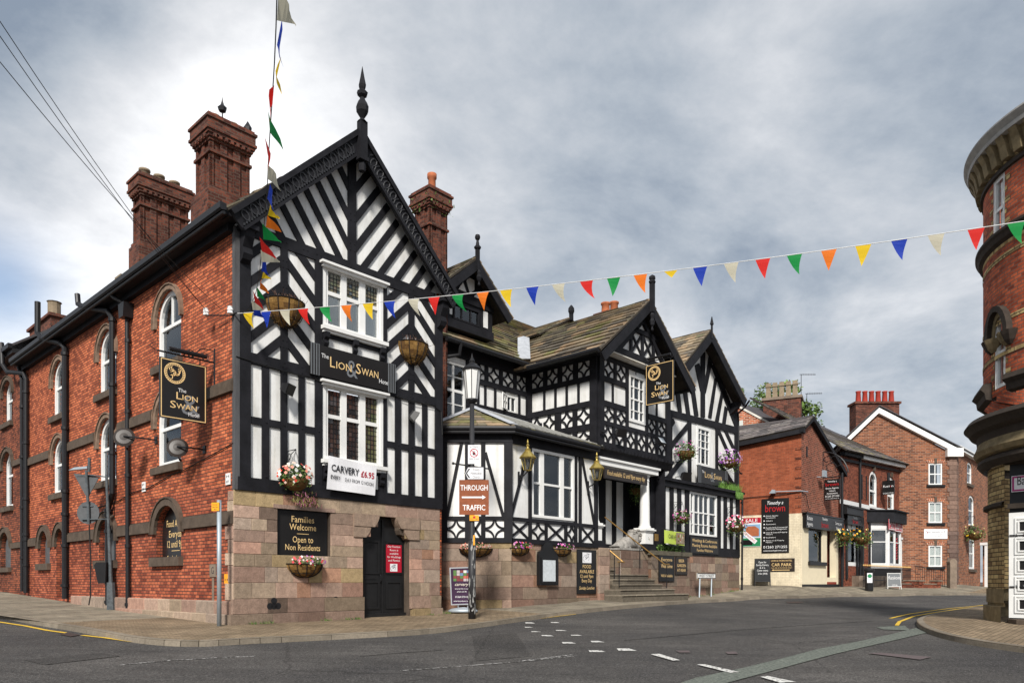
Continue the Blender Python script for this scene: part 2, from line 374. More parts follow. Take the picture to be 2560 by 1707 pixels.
plain('paper',(.60,.65,.68),.5,var=.25,scale=9)
plain('plinth_pipe',(.03,.03,.03),.5)
def surfacing():
    m,t,b=nodes('green_surfacing',.9,0,.2)
    c=ramp(t,nnoise(t,20,6,.8),[(.36,(.05,.052,.05)),(.5,(.125,.14,.12)),(.66,(.20,.215,.185))])
    t.links.new(c,b.inputs['Base Color']);bumpn(t,b,nnoise(t,60,3),.5,.01)
surfacing()
def asphalt(name='asphalt',k=1.):
    m,t,b=nodes(name,.88,0,.2)
    c=ramp(t,nnoise(t,.28,7,.6),[(.3,(.046*k,.044*k,.044*k)),(.5,(.066*k,.062*k,.059*k)),(.7,(.098*k,.091*k,.085*k))])
    c=mixc(t,c,ramp(t,nnoise(t,26,4,.75),[(.36,.48),(.5,1.0),(.64,1.75)]))
    c=mixc(t,c,ramp(t,nnoise(t,70,2,.6),[(.38,.65),(.62,1.4)]))
    c=mixc(t,c,ramp(t,nnoise(t,2.4,6,.75,stretch=(.3,1,1)),[(.32,.76),(.7,1.2)]))
    c=mixc(t,c,(.34,.33,.31),ramp(t,nnoise(t,34,3,.6),[(.665,0.),(.70,.9)]),'MIX')
    tcn=t.nodes.new('ShaderNodeTexCoord');v=t.nodes.new('ShaderNodeTexVoronoi');v.feature='DISTANCE_TO_EDGE';v.inputs['Scale'].default_value=.19
    nn=t.nodes.new('ShaderNodeTexNoise');nn.inputs['Scale'].default_value=2.3;nn.inputs['Detail'].default_value=8;nn.inputs['Roughness'].default_value=.7
    t.links.new(tcn.outputs['Object'],nn.inputs['Vector']);ad=t.nodes.new('ShaderNodeMix');ad.data_type='VECTOR';ad.inputs[0].default_value=.22
    t.links.new(tcn.outputs['Object'],ad.inputs[4]);t.links.new(nn.outputs['Color'],ad.inputs[5]);t.links.new(ad.outputs[1],v.inputs['Vector'])
    c=mixc(t,c,ramp(t,v.outputs['Distance'],[(.0,.30),(.0022,.5),(.0034,1.)]),.55)
    t.links.new(c,b.inputs['Base Color']);bumpn(t,b,nnoise(t,40,4,.75),.9,.015)
asphalt('asphalt_patch',.72)
def road_paint(name,col,thr):
    m,t,b=nodes(name,.85,0,.2)
    c=mixc(t,(.06,.056,.053),col,ramp(t,nnoise(t,16,6,.75),[(thr-.05,0.),(thr+.03,1.)]),'MIX')
    t.links.new(c,b.inputs['Base Color']);bumpn(t,b,nnoise(t,40,4,.75),.6,.01)
road_paint('road_white',(.62,.61,.58),.455);road_paint('yellow_line',(.66,.43,.05),.40);road_paint('worn_white',(.50,.49,.47),.53)
asphalt()
def paving():
    m,t,b=nodes('paving',.9,0,.2);tcn=t.nodes.new('ShaderNodeTexCoord')
    mp=t.nodes.new('ShaderNodeMapping');mp.inputs['Rotation'].default_value=(0,0,-math.atan2(UU[1],UU[0]));t.links.new(tcn.outputs['Object'],mp.inputs[0])
    def bt(bw,bh,ms,c1,c2,mo):
        br=t.nodes.new('ShaderNodeTexBrick');t.links.new(mp.outputs[0],br.inputs['Vector']);br.inputs['Scale'].default_value=1
        br.inputs['Brick Width'].default_value=bw;br.inputs['Row Height'].default_value=bh;br.inputs['Mortar Size'].default_value=ms
        br.inputs['Color1'].default_value=(*c1,1);br.inputs['Color2'].default_value=(*c2,1);br.inputs['Mortar'].default_value=(*mo,1);return br
    a=bt(.24,.12,.009,(.30,.225,.145),(.21,.155,.10),(.085,.07,.05));s=bt(.9,.6,.010,(.30,.26,.195),(.22,.19,.145),(.08,.07,.05))
    # slabs along the side street and far right, small setts round the corner
    sx=t.nodes.new('ShaderNodeSeparateXYZ');t.links.new(mp.outputs[0],sx.inputs[0])
    cu=C0[0]*UU[0]+C0[1]*UU[1];cv=C0[0]*VV[0]+C0[1]*VV[1]
    f1=ramp(t,sx.outputs[1],[(0,0.),(1,1.)])
    def mth(op,x,y):
        n=t.nodes.new('ShaderNodeMath');n.operation=op
        for i,k in enumerate((x,y)):
            if isinstance(k,(int,float)): n.inputs[i].default_value=k
            else: t.links.new(k,n.inputs[i])
        return n.outputs[0]
    f=mth('MAXIMUM',mth('GREATER_THAN',sx.outputs[1],cv+3.2),mth('MULTIPLY',mth('GREATER_THAN',sx.outputs[0],cu+8.2),mth('GREATER_THAN',sx.outputs[1],cv-6.5)))
    f=mth('MULTIPLY',f,mth('LESS_THAN',mth('SUBTRACT',sx.outputs[0],mth('MULTIPLY',sx.outputs[1],0)),cu+60))
    c=mixc(t,a.outputs[0],s.outputs[0],f,'MIX')
    c=mixc(t,c,ramp(t,nnoise(t,.8,7,.7),[(.3,.55),(.65,1.15)]))
    c=mixc(t,c,ramp(t,nnoise(t,30,3,.6),[(.3,.75),(.7,1.15)]))
    # moss
    c=mixc(t,c,(.09,.11,.035),ramp(t,nnoise(t,1.7,8,.8),[(.60,0.),(.72,.55)]),'MIX')
    t.links.new(c,b.inputs['Base Color']);bumpn(t,b,nnoise(t,30,4),.4,.01)
paving()
def glass(name,tint,refl):
    m=bpy.data.materials.new(name);m.use_nodes=True;t=m.node_tree;t.nodes.clear()
    o=t.nodes.new('ShaderNodeOutputMaterial');tr=t.nodes.new('ShaderNodeBsdfTransparent');tr.inputs[0].default_value=(*tint,1)
    g=t.nodes.new('ShaderNodeBsdfGlossy');g.inputs['Roughness'].default_value=.03;g.inputs[0].default_value=(.9,.95,1,1)
    fr=t.nodes.new('ShaderNodeFresnel');fr.inputs[0].default_value=1.5;mx=t.nodes.new('ShaderNodeMixShader')
    ad=t.nodes.new('ShaderNodeMath');ad.operation='ADD';ad.use_clamp=True;t.links.new(fr.outputs[0],ad.inputs[0]);ad.inputs[1].default_value=refl
    t.links.new(ad.outputs[0],mx.inputs[0]);t.links.new(tr.outputs[0],mx.inputs[1]);t.links.new(g.outputs[0],mx.inputs[2]);t.links.new(mx.outputs[0],o.inputs[0]);M[name]=m
glass('glass',(.94,.95,.95),.03);glass('glass_lamp',(.85,.87,.88),.08)
# ------------------------------------------------ text
def txt(parent,fr,s,u,z,h,off,mat,w=None,al='CENTER',shear=0.,bold=0.,serif=False,name='lettering',depth=.004,rot=0.):
    cu=bpy.data.curves.new('t','FONT');cu.body=s;cu.size=1;cu.align_x='LEFT';cu.shear=shear;cu.offset=bold;cu.resolution_u=2
    o=bpy.data.objects.new('t',cu);C.objects.link(o);dg=bpy.context.evaluated_depsgraph_get()
    me=bpy.data.meshes.new_from_object(o.evaluated_get(dg));bpy.data.objects.remove(o);bpy.data.curves.remove(cu)
    n=len(me.vertices);co=np.empty(n*3);me.vertices.foreach_get('co',co);co=co.reshape(-1,3)
    if n==0: return None
    x0,x1=co[:,0].min(),co[:,0].max();sc_=h/.73
    sx=(w/(x1-x0)) if w else sc_*.92
    wd=(x1-x0)*sx;sh={'CENTER':-wd/2,'LEFT':0,'RIGHT':-wd}[al]
    vs=[];ca,sa=math.cos(rot),math.sin(rot)
    for x,y,_ in co:
        a=(x-x0)*sx+sh;b=y*sc_;a,b=a*ca-b*sa,a*sa+b*ca
        vs.append(fr.p(u+a,z+b,off))
    m2=bpy.data.meshes.new(name);m2.from_pydata([tuple(v) for v in vs],[],[tuple(p.vertices) for p in me.polygons]);m2.materials.append(M[mat])
    bpy.data.meshes.remove(me)
    ob=bpy.data.objects.new(name,m2);C.objects.link(ob)
    if parent is not None: attach(ob,parent)
    return ob
def lines(parent,fr,u,z,rows,off,mat='gold_letter'):
    # rows: (text, height, z, optional width, shear)
    for r in rows:
        txt(parent,fr,r[0],u+(r[5] if len(r)>5 else 0),r[2],r[1],off,r[6] if len(r)>6 else mat,w=r[3] if len(r)>3 else None,shear=r[4] if len(r)>4 else 0)
# ------------------------------------------------ shared shapes
def clip(poly,a,b,c):
    # keep a*u+b*z<=c
    o=[]
    for i in range(len(poly)):
        p,r=poly[i],poly[(i+1)%len(poly)];dp=a*p[0]+b*p[1]-c;dr=a*r[0]+b*r[1]-c
        if dp<=0:o.append(p)
        if dp*dr<0:
            t=dp/(dp-dr);o.append((p[0]+(r[0]-p[0])*t,p[1]+(r[1]-p[1])*t))
    return o
def sh(col,a,c):
    k=R.uniform(a,c);return tuple(x*k for x in col)
def rect(u0,u1,z0,z1): return [(u0,z0),(u1,z0),(u1,z1),(u0,z1)]
def archpts(u0,u1,z0,zs,zt,n=10):
    c=(u0+u1)/2;r=(u1-u0)/2;p=[(u0,z0),(u1,z0)]
    for i in range(n+1):
        a=math.pi*i/n;p.append((c+r*math.cos(a),zs+(zt-zs)*math.sin(a)))
    return p
def inset(poly,d):
    n=len(poly);o=[];ar=sum(poly[i][0]*poly[(i+1)%n][1]-poly[(i+1)%n][0]*poly[i][1] for i in range(n))
    sg=1 if ar>0 else -1
    for i in range(n):
        p0,p1,p2=poly[i-1],poly[i],poly[(i+1)%n]
        a=(p1[0]-p0[0],p1[1]-p0[1]);b=(p2[0]-p1[0],p2[1]-p1[1]);la=math.hypot(*a) or 1;lb=math.hypot(*b) or 1
        na=(-a[1]/la*sg,a[0]/la*sg);nb=(-b[1]/lb*sg,b[0]/lb*sg);k=1+na[0]*nb[0]+na[1]*nb[1]
        o.append((p1[0]+(na[0]+nb[0])/max(k,.3)*d,p1[1]+(na[1]+nb[1])/max(k,.3)*d))
    return o
def ring(b,fr,outer,inner,o0,o1,col=None,mi=0,close=True):
    n=len(outer)
    for i in range(n if close else n-1):
        j=(i+1)%n;fr.poly(b,[outer[i],outer[j],inner[j],inner[i]],o0,o1,col,mi)
def wall(b,fr,outer,holes=(),depth=.2,o=0.,mi=0,mi2=None,col=None):
    pl=[outer]+list(holes);flat=[p for l in pl for p in l]
    tr=tessellate_polygon([[Vector((u,z,0)) for u,z in l] for l in pl])
    vs=[fr.p(u,z,o) for u,z in flat];fs=[]
    for a,c,d in tr:
        n=(vs[c]-vs[a]).cross(vs[d]-vs[a])
        if n.length<1e-9: continue
        fs.append((a,c,d) if n.dot(fr.N)>0 else (a,d,c))
    b.faces(vs,fs,col,mi)
    for h in holes:
        n=len(h);ar=sum(h[i][0]*h[(i+1)%n][1]-h[(i+1)%n][0]*h[i][1] for i in range(n))
        if ar<0: h=h[::-1]
        for i in range(n):
            p,r=h[i],h[(i+1)%n]
            b.face([fr.p(p[0],p[1],o),fr.p(r[0],r[1],o),fr.p(r[0],r[1],o-depth),fr.p(p[0],p[1],o-depth)],col,mi if mi2 is None else mi2)
def window(parent,fr,poly,off=-.12,fw=.08,bars_u=(),bars_z=(),bw=.035,curt=None,lead=None,name='window',sashz=None,frame='white_paint',proud=.05,room=.5,drape=.27,label=None):
    # poly: outline (u,z) of the opening filled by the frame; name window > pane, curtain, dark backing sheet
    b=B();ins=inset(poly,fw);ring(b,fr,poly,ins,off-.05,off+proud)
    us=[p[0] for p in ins];zs=[p[1] for p in ins];u0,u1,z0,z1=min(us),max(us),min(zs),max(zs)
    def seg_u(u,w,za,zb,o0,o1):
        pl=[(u-w/2,za),(u+w/2,za),(u+w/2,zb),(u-w/2,zb)]
        if len(poly)>4:
            zt=zb
            for uu in (u,):
                # stop the bar at the arch
                for i in range(len(ins)):
                    p,r=ins[i],ins[(i+1)%len(ins)]
                    if p[1]>z0+.2 and r[1]>z0+.2 and (p[0]-uu)*(r[0]-uu)<=0 and p[0]!=r[0]:
                        zt=min(zt,p[1]+(r[1]-p[1])*(uu-p[0])/(r[0]-p[0]))
            pl=[(u-w/2,za),(u+w/2,za),(u+w/2,zt+.01),(u-w/2,zt+.01)]
        fr.poly(b,pl,o0,o1)
    for x in bars_u:
        u,wd,za,zb=x if isinstance(x,tuple) else (x,bw,z0,z1)
        seg_u(u,wd,za,zb,off-.03,off+proud*.6)
    for x in bars_z:
        z,wd,ua,ub=x if isinstance(x,tuple) else (x,bw,u0,u1)
        fr.poly(b,[(ua,z-wd/2),(ub,z-wd/2),(ub,z+wd/2),(ua,z+wd/2)],off-.032,off+proud*.5)
    wd_=b.done(name,frame,parent)
    if label: wd_['label']=label
    g=B()
    if lead is None:
        fr.poly(g,ins,off-.022,off-.014);g.done('pane','glass',wd_)
    else:
        for (a0,a1,b0,b1,cols,nu,nz) in lead:
            for i in range(nu):
                for j in range(nz):
                    x0=a0+(a1-a0)*i/nu;x1=a0+(a1-a0)*(i+1)/nu;y0=b0+(b1-b0)*j/nz;y1=b0+(b1-b0)*(j+1)/nz
                    tl=R.uniform(-.004,.004)
                    g.face([fr.p(x0,y0,off-.018+tl),fr.p(x1,y0,off-.018-tl),fr.p(x1,y1,off-.018-tl),fr.p(x0,y1,off-.018+tl)],R.choice(cols))
        g.done('pane','leaded',wd_)
        g=B()
        for (a0,a1,b0,b1,cols,nu,nz) in lead:
            for i in range(1,nu): fr.box(g,a0+(a1-a0)*i/nu-.006,a0+(a1-a0)*i/nu+.006,b0,b1,off-.019,off-.006)
            for j in range(1,nz): fr.box(g,a0,a1,b0+(b1-b0)*j/nz-.006,b0+(b1-b0)*j/nz+.006,off-.019,off-.007)
        g.done('lead_came','black_iron',wd_)
    if lead is None or curt:
        g=B();oo=off-room
        fr.poly(g,rect(u0-.05,u1+.05,z0-.05,z1+.05),oo-.03,oo);g.done('dark_backing','room_dark',wd_)  # dark sheet whose colour stands in for the unlit room
    if curt:
        g=B()
        def drp(a,c,zt=z1,zb=z0):
            n=max(4,int((c-a)/.05));pts=[]
            for i in range(n+1):
                t=i/n;pts.append((a+(c-a)*t,off-.06+.02*math.sin(t*n*1.9)))
            for i in range(n):
                (ua,oa),(ub,ob)=pts[i],pts[i+1]
                g.face([fr.p(ua,zb,oa),fr.p(ub,zb,ob),fr.p(ub,zt,ob),fr.p(ua,zt,oa)])
        wdt=u1-u0
        if 'L' in curt: drp(u0,u0+wdt*drape)
        if 'R' in curt: drp(u1-wdt*drape,u1)
        if 'F' in curt: drp(u0,u1)
        if 'H' in curt: drp(u0,u1,z0+(z1-z0)*.52,z0)
        if 'B' in curt: drp(u0,u1,z1,z1-(z1-z0)*.3)
        g.done('curtain','curtain' if 'g' not in curt else 'curtain_grey',wd_)
    return wd_
STONES=[tuple(k*1.22 for k in c_) for c_ in((.33,.215,.165),(.37,.255,.195),(.29,.20,.155),(.36,.275,.20),(.26,.175,.135),(.39,.29,.215),(.31,.235,.165),(.39,.235,.175),(.33,.255,.20))]
ODD=[(.42,.31,.17),(.44,.25,.165),(.24,.17,.13)]
def ashlar(b,fr,u0,u1,rows,gaps=lambda z:(),o=.0,th=.03,cols=STONES,wmin=.35,wmax=.85,joint=.006,ch=.008,odd=.15,darken=None,ulim=None):
    for k in range(len(rows)-1):
        z0,z1=rows[k],rows[k+1]
        sp_=[(u0,u1)]
        if ulim: sp_=[ulim((z0+z1)/2)]
        for ga,gb in (gaps((z0+z1)/2) if callable(gaps) else ()):
            ns=[]
            for a,c in sp_:
                if gb<=a or ga>=c: ns.append((a,c));continue
                if ga>a: ns.append((a,ga))
                if gb<c: ns.append((gb,c))
            sp_=ns
        for a,c in sp_:
            u=a
            while u<c-.02:
                wd=R.uniform(wmin,wmax);
                if c-(u+wd)<wmin*.6: wd=c-u
                col=R.choice(ODD) if R.random()<odd else R.choice(cols);k_=R.uniform(.74,1.22)
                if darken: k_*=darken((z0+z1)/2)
                t=th+R.uniform(-.004,.006)
                b.block(fr.p(u+joint/2,z0+joint/2,o),fr.U*(wd-joint),fr.N*t,Vector((0,0,z1-z0-joint)),ch,tuple(x*k_ for x in col))
                u+=wd
ROOFC=[(.20,.16,.115),(.26,.21,.14),(.15,.13,.105),(.32,.25,.165),(.13,.115,.095),(.23,.20,.14),(.36,.26,.165),(.20,.19,.12)]
MOSS=[(.24,.22,.10),(.21,.20,.085),(.30,.26,.14),(.18,.165,.09)]
def slabroof(b,A,Bp,Cc,D,course=.33,wm=.55,th=.06,cols=ROOFC,skip=None,mossy=0.,taper=True):
    A,Bp,Cc,D=[Vector(p) for p in(A,Bp,Cc,D)];n=(Bp-A).cross(D-A).normalized()
    if n.z<0:n=-n
    Ls=(D-A).length;ts=[0.];c=course
    while ts[-1]<1:
        ts.append(ts[-1]+c/Ls)
        if taper: c=max(course*.55,c*.97)
    ts[-1]=1.
    # underlay
    b.prism([A,Bp,Cc,D],-n*.06,(.06,.05,.04))
    for i in range(len(ts)-1):
        t0,t1=ts[i],min(1.,ts[i+1]+.02);a0,a1=A.lerp(D,t0),A.lerp(D,t1);b0,b1=Bp.lerp(Cc,t0),Bp.lerp(Cc,t1)
        W=(b0-a0).length
        if W<.05: continue
        s=0.;off=R.uniform(0,wm)
        cuts=[0.]
        x=off*.5
        while x<W: cuts.append(x);x+=R.uniform(wm*.55,wm*1.35)
        cuts.append(W)
        for j in range(len(cuts)-1):
            s0,s1=cuts[j]/W,cuts[j+1]/W
            if s1-s0<.002: continue
            g=.004/W;p=[a0.lerp(b0,s0+g),a0.lerp(b0,s1-g),a1.lerp(b1,s1-g),a1.lerp(b1,s0+g)]
            if skip and skip((p[0]+p[2])/2): continue
            h=th+R.uniform(-.008,.014);dn=(p[0]-p[3]).normalized()*R.uniform(0,.02)
            top=[p[0]+n*(h+.012)+dn,p[1]+n*(h+.012)+dn,p[2]+n*.014,p[3]+n*.014];bot=[p[0]+n*.012+dn,p[1]+n*.012+dn,p[2],p[3]]
            cl=R.choice(MOSS if R.random()<mossy else cols);k=R.uniform(.8,1.2)
            b.faces(bot+top,[(4,5,6,7),(0,1,5,4),(1,2,6,5),(3,0,4,7)],tuple(x*k for x in cl))
def pipe(parent,pts,r=.055,name='drainpipe',mat='black_iron',collars=(),fr=None):
    b=B();b.tube(pts,r,10)
    for c in collars: b.tube([c-Vector((0,0,.05)),c+Vector((0,0,.05))],r*1.35,10)
    return b.done(name,mat,parent)
# ================================================ GROUND
def build_ground():
    xs=sorted(set([-900,-500,-300,-180,-120,-90,-70]+[-55+i*1.5 for i in range(30)]+[-10+i*.6 for i in range(78)]+[36.8+i*1.5 for i in range(30)]+[95,120,160,240,400,700]))
    ys=sorted(set([-300,-120,-60,-30,-15,-6]+[0+i*.6 for i in range(97)]+[58.2+i*1.5 for i in range(16)]+[90,105,125,160,220,350,600,1000]))
    b=B();nx=len(xs);b.v=[(x,y,G(x,y)+RD) for y in ys for x in xs]
    for j in range(len(ys)-1):
        for i in range(nx-1): b.f.append((j*nx+i,j*nx+i+1,(j+1)*nx+i+1,(j+1)*nx+i));b.c.append(None);b.m.append(0)
    struct(b.done('road','asphalt',smooth=True))
build_ground()
def resample(pts,step):
    o=[Vector(pts[0])];
    for i in range(len(pts)-1):
        a,c=Vector(pts[i]),Vector(pts[i+1]);n=max(1,int(round((c-a).length/step)))
        for k in range(1,n+1): o.append(a.lerp(c,k/n))
    return o
def smoothp(pts,it=2):
    pts=[Vector(p) for p in pts]
    for _ in range(it):
        o=[pts[0]]
        for i in range(len(pts)-1): o+=[pts[i].lerp(pts[i+1],.25),pts[i].lerp(pts[i+1],.75)]
        pts=o+[pts[-1]]
    return pts
def pavement(name,kerb,inner,rows=44,kname='kerb'):
    kerb=[Vector((p[0],p[1])) for p in kerb];inner=[Vector((p[0],p[1])) for p in inner]
    n=len(kerb)
    # inner points by arc length
    def arc(p):
        a=[0.]
        for i in range(len(p)-1): a.append(a[-1]+(p[i+1]-p[i]).length)
        return a
    ak=arc(kerb);ai=arc(inner);ip=[]
    for s in ak:
        t=s/ak[-1]*ai[-1];j=0
        while j<len(ai)-2 and ai[j+1]<t:j+=1
        ip.append(inner[j].lerp(inner[j+1],(t-ai[j])/(ai[j+1]-ai[j])))
    b=B()
    for r in range(rows+1):
        f=(r/rows)**1.3
        for i in range(n):
            p=kerb[i].lerp(ip[i],f);b.v.append((p.x,p.y,G(p.x,p.y)))
    for r in range(rows):
        for i in range(n-1): b.f.append((r*n+i,r*n+i+1,(r+1)*n+i+1,(r+1)*n+i));b.c.append(None);b.m.append(0)
    me=b.done(name,'paving',smooth=True);struct(me)
    # kerb stones
    k=B();st=resample(kerb,.30);i=0
    while i<len(st)-3:
        j=min(i+3,len(st)-1);col=sh((.235,.20,.155),.75,1.15)
        for a,c in zip(range(i,j),range(i+1,j+1)):
            p,r=st[a],st[c];g0=.014 if a==i else 0;d=(r-p).normalized();p=p+d*g0
            def nrm(x):
                e=(st[min(x+1,len(st)-1)]-st[max(x-1,0)]).normalized();return Vector((-e.y,e.x))
            n0,n1=nrm(a),nrm(c);zz=lambda v:G(v.x,v.y)
            sgn=1. if (Vector((ip[n//2]-kerb[n//2])).dot(nrm(len(st)//2))>0) else -1.
            n0*=sgn;n1*=sgn
            pts=[]
            for (w_,zo) in ((-.012,RD-.05),(.0,-.018),(.02,.006),(.15,.008)):
                pp=p+n0*w_;rr=r+n1*w_;pts.append((Vector((pp.x,pp.y,zz(pp)+zo)),Vector((rr.x,rr.y,zz(rr)+zo))))
            for m in range(3): k.face([pts[m][0],pts[m][1],pts[m+1][1],pts[m+1][0]],col)
            if a==i: k.face([x[0] for x in pts],col)
            if c==j: k.face([x[1] for x in pts],col)
        i=j
    struct(k.done(kname,'kerb'))
kpx=[(-330,1500),(-140,1514),(0,1534),(98,1552),(196,1567),(256,1578),(318,1590),(390,1598),(443,1601),(503,1602),(571,1598),(643,1594),(700,1592),(900,1582),(1076,1573),(1196,1557.6),(1288,1545),(1408,1529),(1606,1510),(1817,1495),(1960,1489.5)]
kw=[gp(*p) for p in kpx];kw=[Vector((p.x,p.y)) for p in kw]+[Vector((14.,36.)),Vector((15.5,36.8)),Vector((17.8,38)),Vector((20.9,40)),Vector((24.5,42.5)),Vector((29.6,46)),Vector((36,50)),Vector((47,57))]
kw=resample(smoothp(kw,2),.45)
inner=[Vector((-60,46)),Vector((-27,37)),Vector((-12,24)),Vector((-5.0,19.9)),Vector((2,26)),Vector((9,38)),Vector((10,46)),Vector((12,58)),Vector((25,66)),Vector((40,70)),Vector((52,66))]
pavement('pavement',kw,inner,kname='kerb')
k2=[gp(*p) for p in [(2467,1513.5),(2368,1526),(2318,1536)]]+[gp(*p) for p in [(2291,1545),(2293,1556),(2311,1568),(2354,1583),(2445,1601),(2558,1616)]]
k2=[Vector((p.x,p.y)) for p in k2]
k2=[k2[0]+(k2[0]-k2[1])*1.2]+k2+[k2[-1]+(k2[-1]-k2[-2])*3.]
k2=resample(smoothp(k2,2),.35)
pavement('corner_pavement',k2,[Vector((27,33)),Vector((16,23)),Vector((15,19)),Vector((17,14)),Vector((18,8))],rows=16,kname='corner_kerb')
def ribbon(b,px,wd,dz=.004,world=None,step=.4):
    pts=[Vector((p.x,p.y)) for p in (world or [gp(x,y,RD) for x,y in px])];pts=resample(pts,step)
    for i in range(len(pts)-1):
        d0=(pts[i+1]-pts[max(i-1,0)]).normalized();d1=(pts[min(i+2,len(pts)-1)]-pts[i]).normalized()
        n0=Vector((-d0.y,d0.x))*wd/2;n1=Vector((-d1.y,d1.x))*wd/2
        b.face([(*(v),G(v.x,v.y)+RD+dz) for v in (pts[i]-n0,pts[i+1]-n1,pts[i+1]+n1,pts[i]+n0)])
def quadpx(b,pts,dz=.004): b.face([gp(x,y,RD)+Vector((0,0,dz)) for x,y in pts])
# road grid is coarse, so painted sheets follow G closely and sit a few mm up
b=B();ribbon(b,[(-150,1538),(0,1555),(60,1564),(120,1576),(172,1583)],.11,.012);ribbon(b,[(205,1588),(260,1594),(330,1604),(390,1609),(440,1611),(520,1611)],.10,.012)
ribbon(b,[(520,1611),(600,1608),(700,1603),(820,1597),(930,1590),(1060,1580),(1200,1565),(1320,1550),(1440,1535)],.045,.012)
struct(b.done('yellow_edge_line','yellow_line'))
b=B()
for pl in ([(2232,1544),(2280,1533),(2350,1523),(2470,1510)],[(2248,1562),(2255,1552),(2290,1539),(2340,1530),(2470,1513.5)]): ribbon(b,[(x-6,y+1.5) for x,y in pl],.10,.012)
ribbon(b,[(2296,1577),(2309,1580)],.12,.012);ribbon(b,[(2480,1616),(2556,1628)],.08,.012)
struct(b.done('double_yellow_line','yellow_line'))
b=B()
for x,y,w_,h_,s_ in ((1323,1557,24,4,4),(1386,1556,22,3,4),(1320,1568,20,2.5,4),(1337,1579,24,2.5,6),(1400,1576,26,3,6),(1366,1589,30,4,6),(1438,1588,28,3,6),(1419,1607,34,5,6),(1490,1604,32,5,8),(1490,1628,42,6,6),(1562,1624,46,8,10)):
    w_*=.88;h_*=.72
    quadpx(b,[(x-w_/2,y-h_/2),(x+w_/2-s_,y-h_/2),(x+w_/2+s_,y+h_/2),(x-w_/2+s_/2,y+h_/2)],.012)
struct(b.done('give_way_marking','road_white'))
b=B()
for pl in ([(1626,1637),(1648,1636),(1700,1652),(1682,1653)],[(1742,1663),(1760,1662),(1848,1682),(1826,1684)],[(1900,1694),(1920,1692),(1990,1707),(1950,1709)]): quadpx(b,pl,.022)
struct(b.done('centre_line_dash','road_white'))
b=B();ribbon(b,[(1000,1677),(1150,1666),(1300,1654),(1440,1640)],.035,.012);struct(b.done('worn_stop_line','worn_white'))
b=B();
gl=[(1690,1712),(1740,1695),(1850,1672),(1950,1648),(2050,1622),(2150,1603),(2230,1585),(2290,1570)];gr_=[(1770,1720),(1870,1694),(1980,1664),(2080,1637),(2160,1618),(2240,1600),(2290,1588),(2318,1582)]
gl2=[gp(x,y,RD) for x,y in gl];gr2=[gp(x,y,RD) for x,y in gr_]
for i in range(len(gl2)-1):
    for k in range(4):
        t0,t1=k/4,(k+1)/4;a,c=gl2[i].lerp(gl2[i+1],t0),gl2[i].lerp(gl2[i+1],t1);d,e_=gr2[i].lerp(gr2[i+1],t0),gr2[i].lerp(gr2[i+1],t1)
        b.face([(v.x,v.y,G(v.x,v.y)+RD+.014) for v in (a,c,e_,d)])
quadpx(b,[(2190,1568),(2262,1564),(2275,1576),(2210,1574)],.014)
struct(b.done('green_surfacing_strip','green_surfacing'))
b=B();quadpx(b,[(60,1650),(250,1632),(300,1640),(110,1662)],.009);quadpx(b,[(1180,1590),(1290,1582),(1330,1640),(1190,1652)],.006);struct(b.done('road_patch','asphalt_patch'))
b=B();ribbon(b,[(300,1662),(420,1651),(560,1643),(640,1640)],.06,.008);ribbon(b,[(1300,1653),(1430,1637)],.06,.012);struct(b.done('worn_line','worn_white'))
b=B();ribbon(b,[(1560,1600),(1700,1588),(1850,1574),(2050,1560),(2180,1552)],.05,.007);ribbon(b,[(900,1640),(1010,1631),(1110,1624)],.05,.007);struct(b.done('sealed_joint','asphalt_patch'))
for nm,pts,m in (('manhole_cover',[(1966,1504),(2006,1503),(2008,1507),(1970,1508)],'iron_cover'),('drain_cover',[(1690,1627),(1722,1627),(1726,1632),(1698,1632)],'manhole_pink'),('drain_cover',[(1812,1630),(1838,1629),(1846,1635),(1820,1636)],'manhole_pink'),('road_patch',[(2170,1634),(2200,1632),(2330,1643),(2300,1650)],'manhole_pink'),('gully_grate',[(148,1586),(172,1581),(200,1588),(176,1592)],'iron_cover')):
    b=B();quadpx(b,pts,.016);struct(b.done(nm,m))
# ================================================ THE HOTEL
hotel=thing('hotel_building','timber framed black and white hotel with red brick side wall and tall ornate chimneys','hotel',(C0[0],C0[1],0))
F0=front(0.);S0=side(0.)
# --- brick side wall
sidew=[]
def arch_hole(uc,z0,zs,zt,w_): return archpts(uc-w_/2,uc+w_/2,z0,zs,zt,12)
tops=[(-3.76,1.58),(-8.4,1.5),(-13.15,1.5)]
holes=[arch_hole(u,7.03,8.25,9.02,w_) for u,w_ in tops]+[arch_hole(u,4.22,5.45,6.22,w_) for u,w_ in tops]
low=[arch_hole(-3.78,1.70,2.36,3.12,1.62),arch_hole(-8.4,1.70,2.3,3.05,1.45),arch_hole(-14.85,1.72,2.3,2.95,1.15),arch_hole(-12.95,.45,2.3,2.95,1.1)]
SL=-17.45
b=B();wall(b,S0,[(SL,2.5),(-.0,2.5),(0,9.75),(SL,9.75)],holes+[],.28,0)
